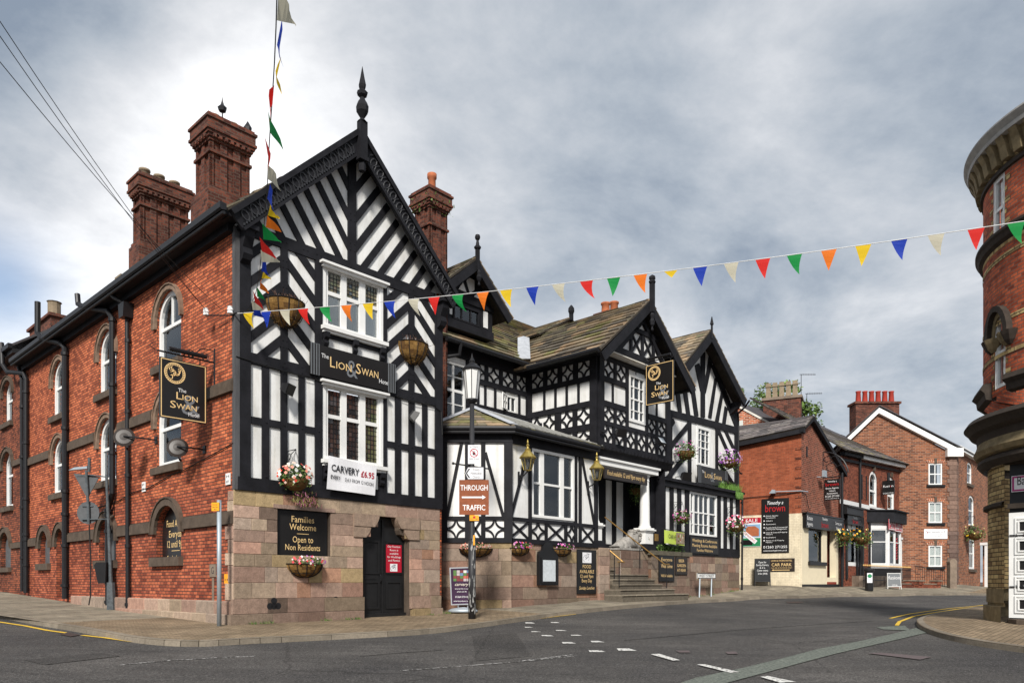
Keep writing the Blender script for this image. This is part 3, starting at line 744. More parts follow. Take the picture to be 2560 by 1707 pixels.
# low part of the wall in sootier brick; arches of the ground floor cross the string, so they are cut from one low sheet
b2=B();wall(b2,S0,[(SL,-.3),(0,-.3),(0,3.4),(SL,3.4)],low,.28,.0)
b=B();wall(b,S0,[(SL,3.4),(0,3.4),(0,9.75),(SL,9.75)],holes,.28,0);b.done('brick_wall','brick_hotel',hotel)
b2.done('brick_wall','brick_hotel_low',hotel)
b=B()
for z0,z1,hs in ((5.60,5.86,[(u-w_/2-.27,u+w_/2+.27) for u,w_ in tops]),(2.42,2.68,[(-3.78-1.08,-3.78+1.08),(-8.4-.98,-8.4+.98),(-15.7,-12.1)])):
    cur=SL
    for a,c in sorted(hs)+[(0,0)]:
        if a>cur: S0.box(b,cur,a,z0,z1,.003,.09);S0.box(b,cur,a,z1,z1+.05,.003,.06)
        cur=max(cur,c)
b.done('string_course','stone_dark',hotel)
def hood(parent,fr,uc,zs,zt,w_,t=.2,o=.09,drop=0.,mat='stone_dark',n=12):
    b=B();out=[];inn=[]
    if drop: out.append((uc+w_/2+t,zs-drop));inn.append((uc+w_/2,zs-drop))
    for i in range(n+1):
        a=math.pi*i/n;out.append((uc+(w_/2+t)*math.cos(a),zs+(zt-zs+t)*math.sin(a)));inn.append((uc+w_/2*math.cos(a),zs+(zt-zs)*math.sin(a)))
    if drop: out.append((uc-w_/2-t,zs-drop));inn.append((uc-w_/2,zs-drop))
    ring(b,fr,out,inn,.002,o,close=False)
    # voussoir joints as a thin outer drip mould
    o2=[(uc+(x-uc)*1.035,zs+(z-zs)*1.035) for x,z in out];ring(b,fr,o2,out,.002,o+.035,close=False)
    return b.done('arch_hood',mat,parent)
def sill(parent,fr,u0,u1,z1,h=.2,o=.13,mat='stone_dark'):
    b=B();fr.box(b,u0,u1,z1-h,z1,-.18,o);return b.done('sill',mat,parent)
cs=['L','L','R','LR','L','H']
i=0
for (z0,zs,zt) in ((7.03,8.25,9.02),(4.22,5.45,6.22)):
    for u,w_ in tops:
        hood(hotel,S0,u,zs,zt,w_,.13,.075,.12,'hood_stone')
        wn=window(hotel,S0,arch_hole(u,z0,zs,zt,w_-.02),off=-.12,fw=.13,bars_z=[(z0+(zs-z0)*.86,.09,u-w_/2+.1,u+w_/2-.1)],bars_u=[(u,.04,z0+(zs-z0)*.86,zt)] if (i==0) else [],curt=('F' if i==0 else ['Fg','Fg','','Hg','Hg'][i-1]),proud=.06)
        sill(wn,S0,u-w_/2-.16,u+w_/2+.10,z0);i+=1
lw=[(-3.78,1.70,2.36,3.12,1.62),(-8.4,1.70,2.3,3.05,1.45),(-14.85,1.72,2.3,2.95,1.15)]
for u,z0,zs,zt,w_ in lw:
    hood(hotel,S0,u,zs,zt,w_,.2,.09,0.)
    b=B();S0.poly(b,arch_hole(u,z0,zs,zt,w_-.02),-.24,-.16);pn=b.done('blocked_window','sign_black' if w_>1.6 else 'grey_back',hotel)
    sill(pn,S0,u-w_/2-.22,u+w_/2+.14,z0,.24)
    if w_>1.6:
        lines(pn,S0,u+.13,0,[('Food All Day',.2,2.55,1.22),('Everyday',.2,2.26,.92),('12 until 9pm',.2,1.98,1.15),('Sunday Lunches',.17,1.50+.13-.03,1.22,.35)],-.152,'gold_letter')
        b=B();S0.box(b,u-.15,u+.35,1.88,1.895,-.16,-.15);b.done('rule','gold_letter',pn)
hood(hotel,S0,-12.95,2.3,2.95,1.1,.2,.09,0.)
b=B();S0.poly(b,arch_hole(-12.95,.45,2.3,2.95,1.08),-.25,-.18)
for zz in((.6,1.3),(1.45,2.2)):
    for uu in((-13.4,-13.0),(-12.9,-12.5)): S0.box(b,uu[0]+.03,uu[1]-.03,zz[0],zz[1],-.18,-.16)
d=b.done('side_door','black_paint',hotel)
b=B();b.tube([S0.p(-12.6,1.35,-.15),S0.p(-12.6,1.45,-.10),S0.p(-12.6,1.55,-.15)],.015,6);b.done('handle','brass',d)
# plinth of the side wall, stepped, falling with the pavement; quoins at the corner
b=B()
def plinth_side():
    u=0.;
    while u>-13.6:
        wd=R.uniform(.6,1.3);u1=max(u-wd,-13.6)
        if not(u1<-12.2): 
            col=R.choice(STONES);k=R.uniform(.8,1.05)
            p=S0.p(u1+.006,-.2,0);b.block(p,S0.U*(u-u1-.012),S0.N*.13,Vector((0,0,.77-.01)),.03,tuple(x*k for x in col))
        u=u1
plinth_side()
u=0.
while u>-6.2:
    wd=R.uniform(.7,1.2);u1=u-wd;col=R.choice(STONES);k=R.uniform(.75,1.0)
    b.block(S0.p(u1+.006,-.3,.0),S0.U*(wd-.012),S0.N*.20,Vector((0,0,.54)),.02,tuple(x*k for x in col));u=u1
b.done('stone_plinth','stone',hotel)
ROWS=[-.3,.24,.61,1.0,1.39,1.70,1.99,2.28,2.57,2.87,3.24]
b=B()
zq=[.57,.99,1.42,1.72,2.05,2.38,2.72,2.98,3.22]
for i in range(len(zq)-1):
    wd=(.42,.27)[i%2] if i not in(6,) else .3
    col=R.choice(STONES[:7]);k=R.uniform(1.,1.25);b.block(S0.p(-wd,zq[i]+.004,0),S0.U*(wd+.0),S0.N*.035,Vector((0,0,zq[i+1]-zq[i]-.008)),.008,tuple(x*k for x in col))
b.done('quoin','stone',hotel)
# --- eaves of the side: soffit shade board, gutter, roof slope behind
b=B();S0.box(b,SL,-.0,9.42,9.62,.0,.16);S0.box(b,SL-.0,.35,9.60,9.68,.0,.42);b.done('eaves_board','timber',hotel)
b=B()
pr=[(.0,0),(.0,.14),(.16,.16),(.16,.02),(.12,-.02)]
b.prism([S0.p(SL,9.66+z,.40+o) for o,z in pr],S0.U*(-SL+.42));b.tube([S0.p(SL,9.60,.46),S0.p(.40,9.60,.46)],.045,8)
b.done('gutter','black_iron',hotel)
b=B();slabroof(b,H(-.38,-.35,9.72),H(-.38,17.5,9.72),H(3.35,17.5,12.95),H(3.35,-.35,12.95),.5,.8);slabroof(b,H(7.1,17.5,9.66),H(7.1,-.35,9.66),H(3.35,-.35,13.02),H(3.35,17.5,13.02),.5,.8)
b.done('roof','slab_roof',hotel)
# downpipes on the side
def sp_(u,z,o=.10): return S0.p(u,z,o)
pipe(hotel,[sp_(-6.88,9.66,.45),sp_(-6.75,9.5,.35),sp_(-6.42,9.25,.12),sp_(-6.42,.18)],.068,collars=[sp_(-6.42,z) for z in(8.2,6.1,4.2,2.1,.35)])
b=B();pr=[(-.22,9.28),(.22,9.28),(.16,8.86),(-.16,8.86)];b.prism([S0.p(-6.42+u,z,.30) for u,z in pr],-S0.N*.29);b.done('rain_hopper','black_iron',hotel)
pipe(hotel,[sp_(-9.42,10.25,.55),sp_(-9.34,9.92,.55),sp_(-9.0,9.76,.5),sp_(-7.75,9.4,.2),sp_(-7.6,9.15,.13),sp_(-7.6,3.75,.13),sp_(-7.95,3.3,.13),sp_(-7.95,.3,.13)],.085,collars=[sp_(-7.6,z,.13) for z in(9.1,7.1,5.0)]+[sp_(-7.95,z,.13) for z in(3.25,3.1,2.6,.4)])
pipe(hotel,[sp_(-13.68,11.1,.55),sp_(-13.68,10.0,.55),sp_(-13.4,9.75,.5),sp_(-12.3,9.4,.2),sp_(-12.12,9.2,.12),sp_(-12.12,.45,.12)],.10,collars=[sp_(-12.12,z,.12) for z in(9.0,6.4,4.2,3.4,2.3,.9)])
pipe(hotel,[sp_(-17.55,9.6,.2),sp_(-17.4,9.1,.12),sp_(-17.35,.65,.12)],.075,collars=[sp_(-17.35,z,.12) for z in(8,6,4,2)])
pipe(hotel,[sp_(-18.76,10.75,.5),sp_(-18.6,9.85,.5),sp_(-18.3,9.5,.4),sp_(-17.0,9.25,.16),sp_(-16.85,9.0,.12),sp_(-16.85,.6,.12)],.09,collars=[sp_(-16.85,z,.12) for z in(8.5,6.5,4.3,2.9,2.7,1.7)])
# --- main gable front: stone base
DOOR=[(3.74,-.3),(5.36,-.3),(5.36,2.26),(5.28,2.34),(5.05,2.40),(5.0,2.52),(4.98,2.9),(4.30,2.9),(4.22,2.75),(4.10,2.66),(4.0,2.46),(3.86,2.32),(3.74,2.26)]
b=B();wall(b,F0,[(0,-.3),(6.55,-.3),(6.55,3.26),(0,3.26)],[DOOR,rect(1.14,2.66,1.62,2.89)],.28,0);b.face([F0.p(1.14,1.62,-.12),F0.p(2.66,1.62,-.12),F0.p(2.66,2.89,-.12),F0.p(1.14,2.89,-.12)]);b.done('stone_backing','stone_dark',hotel)
def gaps(z):
    g=[]
    if z<2.26: g.append((3.72,5.38))
    elif z<2.5: g.append((3.98,5.2))
    elif z<2.89: g.append((4.24,5.0))
    if 1.62<z<2.88: g.append((1.12,2.68))
    return g
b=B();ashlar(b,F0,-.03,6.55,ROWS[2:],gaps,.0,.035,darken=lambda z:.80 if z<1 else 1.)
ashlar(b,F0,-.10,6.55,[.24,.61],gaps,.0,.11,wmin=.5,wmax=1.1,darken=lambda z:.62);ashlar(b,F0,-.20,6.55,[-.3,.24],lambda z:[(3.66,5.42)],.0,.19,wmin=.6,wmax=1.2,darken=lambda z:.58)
F0.box(b,1.0,2.8,2.87,2.97,.036,.06,(.36,.25,.2))
# carved corbels flanking the door head
for s,uc in((1,3.74),(-1,5.36)):
    for (w_,z0,z1,o) in ((.22,2.26,2.56,.075),(.50,2.56,2.90,.095)):
        pts=[(uc-s*.35,z0)]+[(uc+s*(w_-.16*(1-math.sin(a))-.0),z0+(1-math.cos(a))*.0+ (z1-z0)*(i/6)) for i,a in enumerate([math.pi/2*k/6 for k in range(7)])]+[(uc-s*.35,z1)]
        F0.poly(b,pts,-.26,o,(.33,.24,.18))
b.done('stone_base','stone',hotel)
# quatrefoil vents in the plinth
for uu in (.98,2.78):
    b=B()
    for du,dz in((-.11,0),(.11,0),(0,.13),(0,0)): b.lathe(F0.p(uu+du,.42+dz,.112),[(.0,.0),(.085,.0),(.10,.012),(.10,.03)][:2],12,ax=F0.N)
    b.done('air_vent','black_iron',hotel)
# door leaves
b=B();F0.poly(b,[(3.76,-.1),(5.34,-.1),(5.34,2.88),(3.76,2.88)],-.26,-.20)
for a,c in((3.80,4.50),(4.60,5.30)):
    for z0,z1 in((.25,1.05),(1.25,2.2)):
        rr=rect(a+.08,c-.06,z0,z1);ring(b,F0,rr,inset(rr,.05),-.2,-.17)
F0.box(b,4.52,4.57,.05,2.8,-.2,-.165);F0.box(b,3.92,4.3,1.10,1.18,-.2,-.185);F0.box(b,3.74,5.36,-.1,.13,-.26,-.12)
dr=b.done('function_room_door','black_paint',hotel)
b=B();b.tube([F0.p(4.47,1.0,-.19),F0.p(4.47,1.06,-.14),F0.p(4.47,1.18,-.14),F0.p(4.47,1.24,-.19)],.014,6);b.done('handle','black_iron',dr)
# --- timber framing of main gable
GA=[(.05,3.24),(6.64,3.24),(6.64,9.75),(3.35,12.95),(.05,9.75)]
b=B();W1=rect(2.41,4.43,4.22,6.32);W2=rect(2.41,4.43,7.66,9.42)
wall(b,F0,[(.0,3.26),(6.66,3.26),(6.66,9.9),(3.35,13.05),(.0,9.9)],[W1,W2],.15,.0);b.done('plaster_infill','plaster',hotel)
b=B()
P=lambda pts,o=.05:F0.poly(b,pts,.001,o)
# bottom beam, bands, tie
F0.box(b,.05,6.62,3.24,3.56,.001,.075);F0.box(b,.39,6.36,6.34,6.61,.001,.060);F0.box(b,.39,2.2,4.88,5.06,.001,.047);F0.box(b,4.53,6.36,4.86,5.04,.001,.047)
P([(.39,9.44),(6.36,9.44),(6.36,9.74),(.39,9.74)],.060)
# corner posts
F0.box(b,.10,.39,3.56,9.6,.001,.068);F0.box(b,6.36,6.64,3.56,9.6,.001,.068)
# studs lower storey
for a,c in((.70,.89),(1.21,1.39),(1.72,1.89),(4.84,5.04),(5.34,5.55),(5.86,6.04)): F0.box(b,a,c,3.56,6.34,.001,.053)
for a,c in((2.20,2.41),(4.43,4.53)): F0.box(b,a,c,3.56,9.44,.001,.056)
F0.box(b,2.41,4.43,6.31,7.05,.001,.045);F0.box(b,2.41,4.43,3.56,4.24,.001,.03)
# chevron panels, upper storey
for (ua,uc0,uc1,ub) in((.39,1.21,1.40,2.20),(4.53,5.34,5.53,6.36)):
    F0.box(b,uc0,uc1,6.61,9.44,.001,.057)
    for k in range(6):
        zc=9.88-.672*k+.0
        for (x0,x1,sg) in((ua,uc0,1),(uc1,ub,-1)):
            um=(uc0+uc1)/2
            pts=[(x,zc-.965*abs(x-um)+d) for x,d in((x0,-.14),(x1,-.14),(x1,.14),(x0,.14))]
            pts=clip(clip(pts,0,1,9.44),0,-1,-6.61)
            if len(pts)>2: F0.poly(b,pts,.001,.045)
# V braces in the gable
F0.box(b,3.22,3.48,9.74,12.75,.001,.06)
for k in range(9):
    zc=12.62-.812*k
    for sg in(-1,1):
        x0=3.35+sg*.13;x1=3.35+sg*3.1
        pts=[(x,zc+1.41*abs(x-(3.35+sg*.13))+d) for x,d in((x0,-.155),(x1,-.155),(x1,.155),(x0,.155))]
        pts=clip(pts,0,-1,-9.74)
        pts=clip(pts,sg,1,12.98+sg*3.35) if len(pts)>2 else pts
        if len(pts)>2: F0.poly(b,pts,.001,.045)
# pegs
def pegs(fr,pts,o):
    for u,z in pts: b.lathe(fr.p(u,z,o),[(.022,0),(.018,.012),(.001,.014)],6,ax=fr.N)
pg=[]
for k in range(5):
    for um in(1.305,5.435):
        for du in(-.05,.05):
            for dz in(-.0,-.17): pg.append((um+du,9.13-.672*k+dz))
pegs(F0,pg,.057);pg=[]
for k in range(5):
    for du in(-.07,.07):pg+= [(3.35+du,12.5-.812*k),(3.35+du,12.68-.812*k)]
pegs(F0,pg,.06)
pegs(F0,[(u,z) for u in(.80,1.30,1.80,2.30,4.94,5.44,5.95) for z in(6.40,6.55,3.62,4.97)],.06);pegs(F0,[(u+d_,9.6) for u in(1.305,2.3,3.35,4.48,5.43,.6,6.1,1.9,2.6,4.1) for d_ in(-.06,.06)],.06)
b.done('timber_frame','timber',hotel)
b=B();b.obox(H(-.03,-.07,3.24),Vector((UU[0],UU[1],0))*.13,Vector((VV[0],VV[1],0))*.12,Vector((0,0,6.3)));b.done('corner_post','timber_grey',hotel)
# return wall on the far side of the gable block
b=B();b.prism([H(6.64,0,-.3),H(6.64,4,-.3),H(6.64,4,9.8),H(6.64,0,9.8)],Vector((UU[0],UU[1],0))*-.2);b.done('brick_wall','brick_hotel',hotel)
# barge boards with carved rings
def barge(parent,fr,apex,le,ri,dep=.55,o0=.36,o1=.44,name='bargeboard',mat='timber',orn=False,soff=True,vb=0.):
    b=B()
    for e_ in(le,ri):
        d=Vector((apex[0]-e_[0],apex[1]-e_[1]));nrm=Vector((-d.y,d.x)).normalized();
        if nrm.y<0:nrm=-nrm
        vd=dep/abs(nrm.y)
        pts=[e_,apex,(apex[0],apex[1]-vd),(e_[0]+ (0 if not orn else 0),e_[1]-vd)]
        # square foot
        fo=(e_[0]-nrm.x*dep,e_[1]-nrm.y*dep)
        fr.poly(b,[e_,apex,(apex[0],apex[1]-vd),fo],o0,o1)
        L_=d.length;dn=d.normalized()
        if orn:
            fr.poly(b,[e_,apex,(apex[0],apex[1]-.13/abs(nrm.y)),(e_[0]-nrm.x*.13,e_[1]-nrm.y*.13)],o1,o1+.07)
            fr.poly(b,[(e_[0]-nrm.x*(dep-.05),e_[1]-nrm.y*(dep-.05)),(apex[0],apex[1]-vd+.05/abs(nrm.y)),(apex[0],apex[1]-vd-.02/abs(nrm.y)),(e_[0]-nrm.x*(dep+.02),e_[1]-nrm.y*(dep+.02))],o1,o1+.05)
    o=b.done(name,mat,parent)
    if orn:
        b=B()
        for e_ in(le,ri):
            d=Vector((apex[0]-e_[0],apex[1]-e_[1]));nrm=Vector((-d.y,d.x)).normalized();
            if nrm.y<0:nrm=-nrm
            L_=d.length;dn=d.normalized();n=int(L_/.31)
            for i in range(n):
                c=Vector(e_)+dn*(.28+i*.31)-nrm*(dep*.54)
                if abs(c.x-apex[0])<.24: continue
                rr=.105;pth=[fr.p(c.x+dn.x*rr*.8*math.cos(a)+nrm.x*rr*1.2*math.sin(a),c.y+dn.y*rr*.8*math.cos(a)+nrm.y*rr*1.2*math.sin(a),o1+.01) for a in[2*math.pi*k/10 for k in range(11)]]
                b.tube(pth,.022,5,caps=False)
                c2=c+dn*.155;
                for s in(-1,1):
                    p1=c2-nrm*s*.13;b.tube([fr.p(p1.x,p1.y,o1+.01),fr.p(c2.x+dn.x*.05,c2.y+dn.y*.05,o1+.015)],.018,5)
            # dentil row
            for i in range(int(L_/.09)):
                c=Vector(e_)+dn*(.1+i*.09)-nrm*(dep-.09)
                if abs(c.x-apex[0])<.2: continue
                b.obox(fr.p(c.x-.02,c.y-.03,o1),fr.U*.04,fr.N*.03,Vector((0,0,.06)))
        b.done('carved_ornament','carving',o)
    return o
AP=(3.35,13.28);LE=(-.33,9.70);RI=(7.05,9.66)
bo=barge(hotel,F0,AP,LE,RI,.50,.34,.42,orn=True)
b=B()
for e_ in(LE,RI):   # verge soffit
    F0.poly(b,[(e_[0],e_[1]-.06),(AP[0],AP[1]-.06),(AP[0],AP[1]-.13),(e_[0],e_[1]-.13)],.0,.34)
for u0,u1 in((.10,.34),(6.40,6.64)):   # scroll brackets under the feet
    b.prism([F0.p(u0,9.45,.06),F0.p(u0,9.45,.36),F0.p(u0,9.28,.34),F0.p(u0,9.05,.22),F0.p(u0,8.9,.26),F0.p(u0,8.78,.2),F0.p(u0,8.7,.06)],F0.U*(u1-u0))
    F0.box(b,u0-.08,u1+.08,9.45,9.56,.06,.42)
b.done('eaves_bracket','timber',hotel)
def finial(parent,c,prof,mat='timber',seg=8,post=None,name='finial'):
    b=B();b.lathe(c,prof,seg);
    if post: b.obox(*post)
    return b.done(name,mat,parent)
fc=F0.p(3.35,13.2,.44)
b=B();F0.box(b,3.24,3.46,12.35,13.38,.42,.60)
b.prism([F0.p(3.20,12.42,.62),F0.p(3.50,12.42,.62),F0.p(3.50,12.32,.62),F0.p(3.20,12.32,.62)],-F0.N*.2)
b.lathe(F0.p(3.35,12.0,.5),[(.0,0),(.09,.05),(.10,.18),(.07,.3)],8)
b.lathe(F0.p(3.35,13.36,.51),[(.14,0),(.05,.1),(.10,.18),(.16,.28),(.17,.42),(.13,.52),(.08,.6),(.06,.66),(.13,.72),(.15,.80),(.07,.87),(.09,.93),(.10,1.0),(.055,1.22),(.005,1.5)],8)
b.done('finial','timber',hotel)
# --- windows of the gable front
GREEN=[(.10,.11,.055),(.15,.13,.07),(.08,.09,.07),(.13,.10,.06),(.06,.08,.09),(.18,.16,.09)]
DARK=[(.035,.03,.028),(.05,.035,.03),(.028,.028,.03),(.06,.045,.04)];OLIVE=[(.09,.10,.05),(.12,.12,.06),(.07,.06,.05),(.10,.07,.05)]
def triple(zb,zt,zm,leadlow,curt,bp):
    us=[2.57,3.10,3.69,4.24];
    edges=[(2.60,3.02),(3.20,3.62),(3.82,4.24)]
    lead=[]
    for i,(a,c) in enumerate(edges):
        lead.append((a,c,zm+.05,zt-.14,(GREEN if not leadlow else (OLIVE if i==2 else DARK)),4,5))
        if leadlow: lead.append((a,c,zb+.1,zm-.05,(OLIVE if i==2 else DARK),4,8))
    bars=[(3.11,.18,zb,zt),(3.72,.20,zb,zt),(2.56,.1,zb,zt),(4.29,.1,zb,zt)]
    wn=window(hotel,F0,rect(2.43,4.41,zb,zt),off=-.04,fw=.10,bars_u=bars,bars_z=[(zm,.10,2.5,4.36)],lead=lead if leadlow else None,curt=curt,proud=.07,drape=.30)
    if not leadlow:
        g=B();h=B()
        for a0,a1,b0,b1,cols,nu,nz in lead:
            for i in range(nu):
                for j in range(nz):
                    x0=a0+(a1-a0)*i/nu;x1=a0+(a1-a0)*(i+1)/nu;y0=b0+(b1-b0)*j/nz;y1=b0+(b1-b0)*(j+1)/nz
                    g.face([F0.p(x,y,-.052+R.uniform(-.003,.003)) for x,y in((x0,y0),(x1,y0),(x1,y1),(x0,y1))],R.choice(cols))
            for i in range(1,nu): F0.box(h,a0+(a1-a0)*i/nu-.006,a0+(a1-a0)*i/nu+.006,b0,b1,-.049,-.040)
            for j in range(1,nz): F0.box(h,a0,a1,b0+(b1-b0)*j/nz-.006,b0+(b1-b0)*j/nz+.006,-.049,-.041)
        g.done('stained_glass','leaded',wn);h.done('lead_came','black_iron',wn)
    b=B();F0.box(b,2.36,4.48,zb-.10,zb-.0,.0,.20);F0.box(b,2.40,4.44,zb-.17,zb-.10,.0,.13);b.done('sill','white_paint',wn)
    b=B();F0.box(b,2.32,4.52,zt+.01,zt+.07,.0,.20);F0.box(b,2.38,4.46,zt-.06,zt+.01,.04,.13);b.done('window_hood','white_paint',wn)
    b=B()
    for uu in bp:
        pr=[(.046,zb-.17),(.18,zb-.17),(.17,zb-.3),(.10,zb-.36),(.13,zb-.45),(.09,zb-.52),(.046,zb-.54)]
        b.prism([F0.p(uu-.07,z,o) for o,z in pr],F0.U*.14)
    b.done('sill_bracket','timber',wn)
triple(7.78,9.40,8.72,False,'F',(2.5,3.42,4.33))
triple(4.26,6.28,5.44,True,None,(2.5,4.33))
b=B()
for a,c in((2.75,2.95),(3.08,3.3),(3.55,3.8),(3.95,4.2)): F0.box(b,a,c,7.02,7.2,.0,.05)
F0.box(b,2.41,4.43,7.5,7.66,.0,.05);b.done('timber_rail','timber',hotel)
for a,c in ((2.62,2.86),(4.02,4.22)):
    b=B();F0.box(b,a,c,3.62,4.0,.0,.04);b.done('plaster_panel','plaster',hotel)
# --- chimneys
def Hbox(b,u0,u1,v0,v1,z0,z1): b.obox(H(u0,v0,z0),Vector((UU[0],UU[1],0))*(u1-u0),Vector((VV[0],VV[1],0))*(v1-v0),Vector((0,0,z1-z0)))
def chimney(u0,u1,v0,v1,zb,zs,zt,pots,base=.1,ribs=(4,2),potm='pot_buff',ps=1.,band=None):
    b=B();Hbox(b,u0-base,u1+base,v0-base,v1+base,zb,zs);Hbox(b,u0-base*.5,u1+base*.5,v0-base*.5,v1+base*.5,zs,zs+.14);Hbox(b,u0+.05,u1-.05,v0+.05,v1-.05,zs,zt)
    nu,nv=ribs
    for i in range(nu):
        uc=u0+(u1-u0)*i/(nu-1);wd=.10
        for vv in(v0,v1): Hbox(b,max(u0,uc-wd),min(u1,uc+wd),min(vv,vv+(.06 if vv==v0 else -.06)),max(vv,vv+(.06 if vv==v0 else -.06)),zs,zt-.2)
    for i in range(nv):
        vc=v0+(v1-v0)*i/(nv-1) if nv>1 else (v0+v1)/2;wd=.10
        for uu in(u0,u1): Hbox(b,min(uu,uu+(.06 if uu==u0 else -.06)),max(uu,uu+(.06 if uu==u0 else -.06)),max(v0,vc-wd),min(v1,vc+wd),zs,zt-.2)
    bz=band or zt-1.02
    e=.045;Hbox(b,u0-e,u1+e,v0-e,v1+e,bz,bz+.08)
    for k,(dz,ee) in enumerate(((-.68,.03),(-.60,.07),(-.52,.11),(-.44,.15),(-.36,.12))): Hbox(b,u0-ee,u1+ee,v0-ee,v1+ee,zt+dz,zt+dz+(.075 if k<4 else .26))
    Hbox(b,u0-.16,u1+.16,v0-.16,v1+.16,zt-.12,zt-.05);Hbox(b,u0-.10,u1+.10,v0-.10,v1+.10,zt-.05,zt+.03)
    # little corbel teeth
    n=int((u1-u0)/.16)
    for i in range(n):
        uu=u0+(u1-u0)*(i+.5)/n;Hbox(b,uu-.04,uu+.04,v0-.13,v0,zt-.62,zt-.52)
    n=int((v1-v0)/.16)
    for i in range(n):
        vv=v0+(v1-v0)*(i+.5)/n;Hbox(b,u0-.13,u0,vv-.04,vv+.04,zt-.62,zt-.52)
    ch=b.done('chimney','brick_chimney',hotel)
    for u,v,r,h in pots:
        b=B();b.lathe(H(u,v,zt),[(r,0),(r*.85,h*.15),(r*.82,h*.75),(r*1.05,h*.8),(r*1.05,h),(r*.7,h),(r*.7,h*.5)],14);b.done('chimney_pot',potm,ch,True)
    return ch
ch=chimney(.92,2.10,3.24,4.15,9.9,11.95,14.05,[(1.25,3.7,.17,.3),(1.8,3.7,.17,.3)],ribs=(4,3))
b=B();b.lathe(H(1.35,3.4,14.35),[(.0,0),(.10,.06),(.13,.16),(.05,.24),(.02,.34),(.005,.46)],7);b.tube([H(1.35,3.4,14.0),H(1.35,3.4,14.4)],.02,5);b.done('chimney_cowl','black_iron',ch)
b=B();b.lathe(H(2.12,3.4,14.08),[(.05,0),(.11,.1),(.12,.2),(.05,.32),(.005,.4)],7);b.done('chimney_cowl','black_iron',ch)
chimney(.92,2.46,8.14,8.80,9.9,12.0,14.25,[(1.15,8.45,.17,.32),(1.62,8.45,.17,.3),(2.12,8.45,.17,.28)],ribs=(5,2),base=.1)
c3=chimney(8.3,9.12,2.46,3.26,2.,2.2,14.65,[(8.75,2.86,.16,.75)],ribs=(3,3),base=.01,potm='terracotta',band=13.35)
b=B()
for _ in range(70):
    u,v=R.uniform(8.2,9.2),2.31;z=R.choice([14.1,14.15,14.35,13.9])
    if R.random()<.5:u,v=8.15,R.uniform(2.4,3.3)
    p=H(u,v,z)+Vector((R.gauss(0,.05),R.gauss(0,.05),R.gauss(0,.05)));d=Vector((R.gauss(0,.05),R.gauss(0,.05),R.gauss(.03,.04)));e_=Vector((R.gauss(0,.03),R.gauss(0,.03),.02))
    b.face([p,p+d,p+d+e_,p+e_],(.10,.16,.04))
b.done('chimney_weed','leaf',c3)
b=B();Hbox(b,.9,1.5,9.9,10.5,9.9,10.9);Hbox(b,.84,1.56,9.84,10.56,10.9,11.0);Hbox(b,.98,1.42,9.98,10.42,11.0,11.42);Hbox(b,.93,1.47,9.93,10.47,11.42,11.52);b.done('stone_chimney','pot_buff',hotel)
# --- chamfered single-storey bay: stone base, framed walls, stone and glazed roof
CF=Fr((0,24),(1,0));BF=front(-.6)
cx0,cx1=-2.2,-.03                      # chamfer extent along X
bu0=BF.uz(CX+cx1/24*F,1500)[0];bu1=13.80
def quatre(b,fr,u0,u1,z0,z1,o,w_=.055,n=7):
    # four arcs bulging to the middle of a framed square
    r=min(u1-u0,z1-z0)*.5
    hu,hz=(u1-u0)/2,(z1-z0)/2
    for (cx,cz,su,sz) in((u0,z0,1,1),(u1,z0,-1,1),(u0,z1,1,-1),(u1,z1,-1,-1)):
        ou,inn=[],[]
        for i in range(n+1):
            a=math.pi/2*i/n
            ou.append((cx+su*hu*1.0*math.cos(a),cz+sz*hz*1.0*math.sin(a)));inn.append((cx+su*(hu-w_)*math.cos(a),cz+sz*(hz-w_)*math.sin(a)))
        ring(b,fr,ou,inn,.001,o,close=False)
def cross(b,fr,u0,u1,z0,z1,o,w_=.07):
    for (a,c) in(((u0,z0),(u1,z1)),((u0,z1),(u1,z0))):
        d=Vector((c[0]-a[0],c[1]-a[1]));n=Vector((-d.y,d.x)).normalized()*w_/2
        pts=[(a[0]-n.x,a[1]-n.y),(c[0]-n.x,c[1]-n.y),(c[0]+n.x,c[1]+n.y),(a[0]+n.x,a[1]+n.y)]
        for cl in((1,0,u1),(-1,0,-u0),(0,1,z1),(0,-1,-z0)): pts=clip(pts,*cl)
        fr.poly(b,pts,.001,o)
def beam(b,fr,p0,p1,w_,o,o0=.001):
    d=Vector((p1[0]-p0[0],p1[1]-p0[1]));n=Vector((-d.y,d.x)).normalized()*w_/2
    fr.poly(b,[(p0[0]-n.x,p0[1]-n.y),(p1[0]-n.x,p1[1]-n.y),(p1[0]+n.x,p1[1]+n.y),(p0[0]+n.x,p0[1]+n.y)],o0,o)
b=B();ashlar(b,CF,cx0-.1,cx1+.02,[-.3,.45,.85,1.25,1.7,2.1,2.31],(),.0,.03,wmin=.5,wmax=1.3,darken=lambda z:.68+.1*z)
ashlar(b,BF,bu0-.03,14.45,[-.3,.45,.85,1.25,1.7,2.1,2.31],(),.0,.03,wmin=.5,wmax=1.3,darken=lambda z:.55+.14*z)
b.done('stone_base','stone',hotel)
b=B();WB=rect(10.08,12.42,3.22,5.50)
b.face([CF.p(cx0-.3,-.3,-.002),CF.p(cx1,-.3,-.002),CF.p(cx1,2.3,-.002),CF.p(cx0-.3,2.3,-.002)],mi=1);b.face([BF.p(bu0,-.3,-.002),BF.p(14.45,-.3,-.002),BF.p(14.45,2.3,-.002),BF.p(bu0,2.3,-.002)],mi=1)
wall(b,CF,rect(cx0-.2,cx1,2.3,5.9),(),.1);wall(b,BF,rect(bu0,bu1,2.3,5.9),[WB],.1)
b.done('plaster_infill',['plaster','stone_dark'],hotel)
b=B();
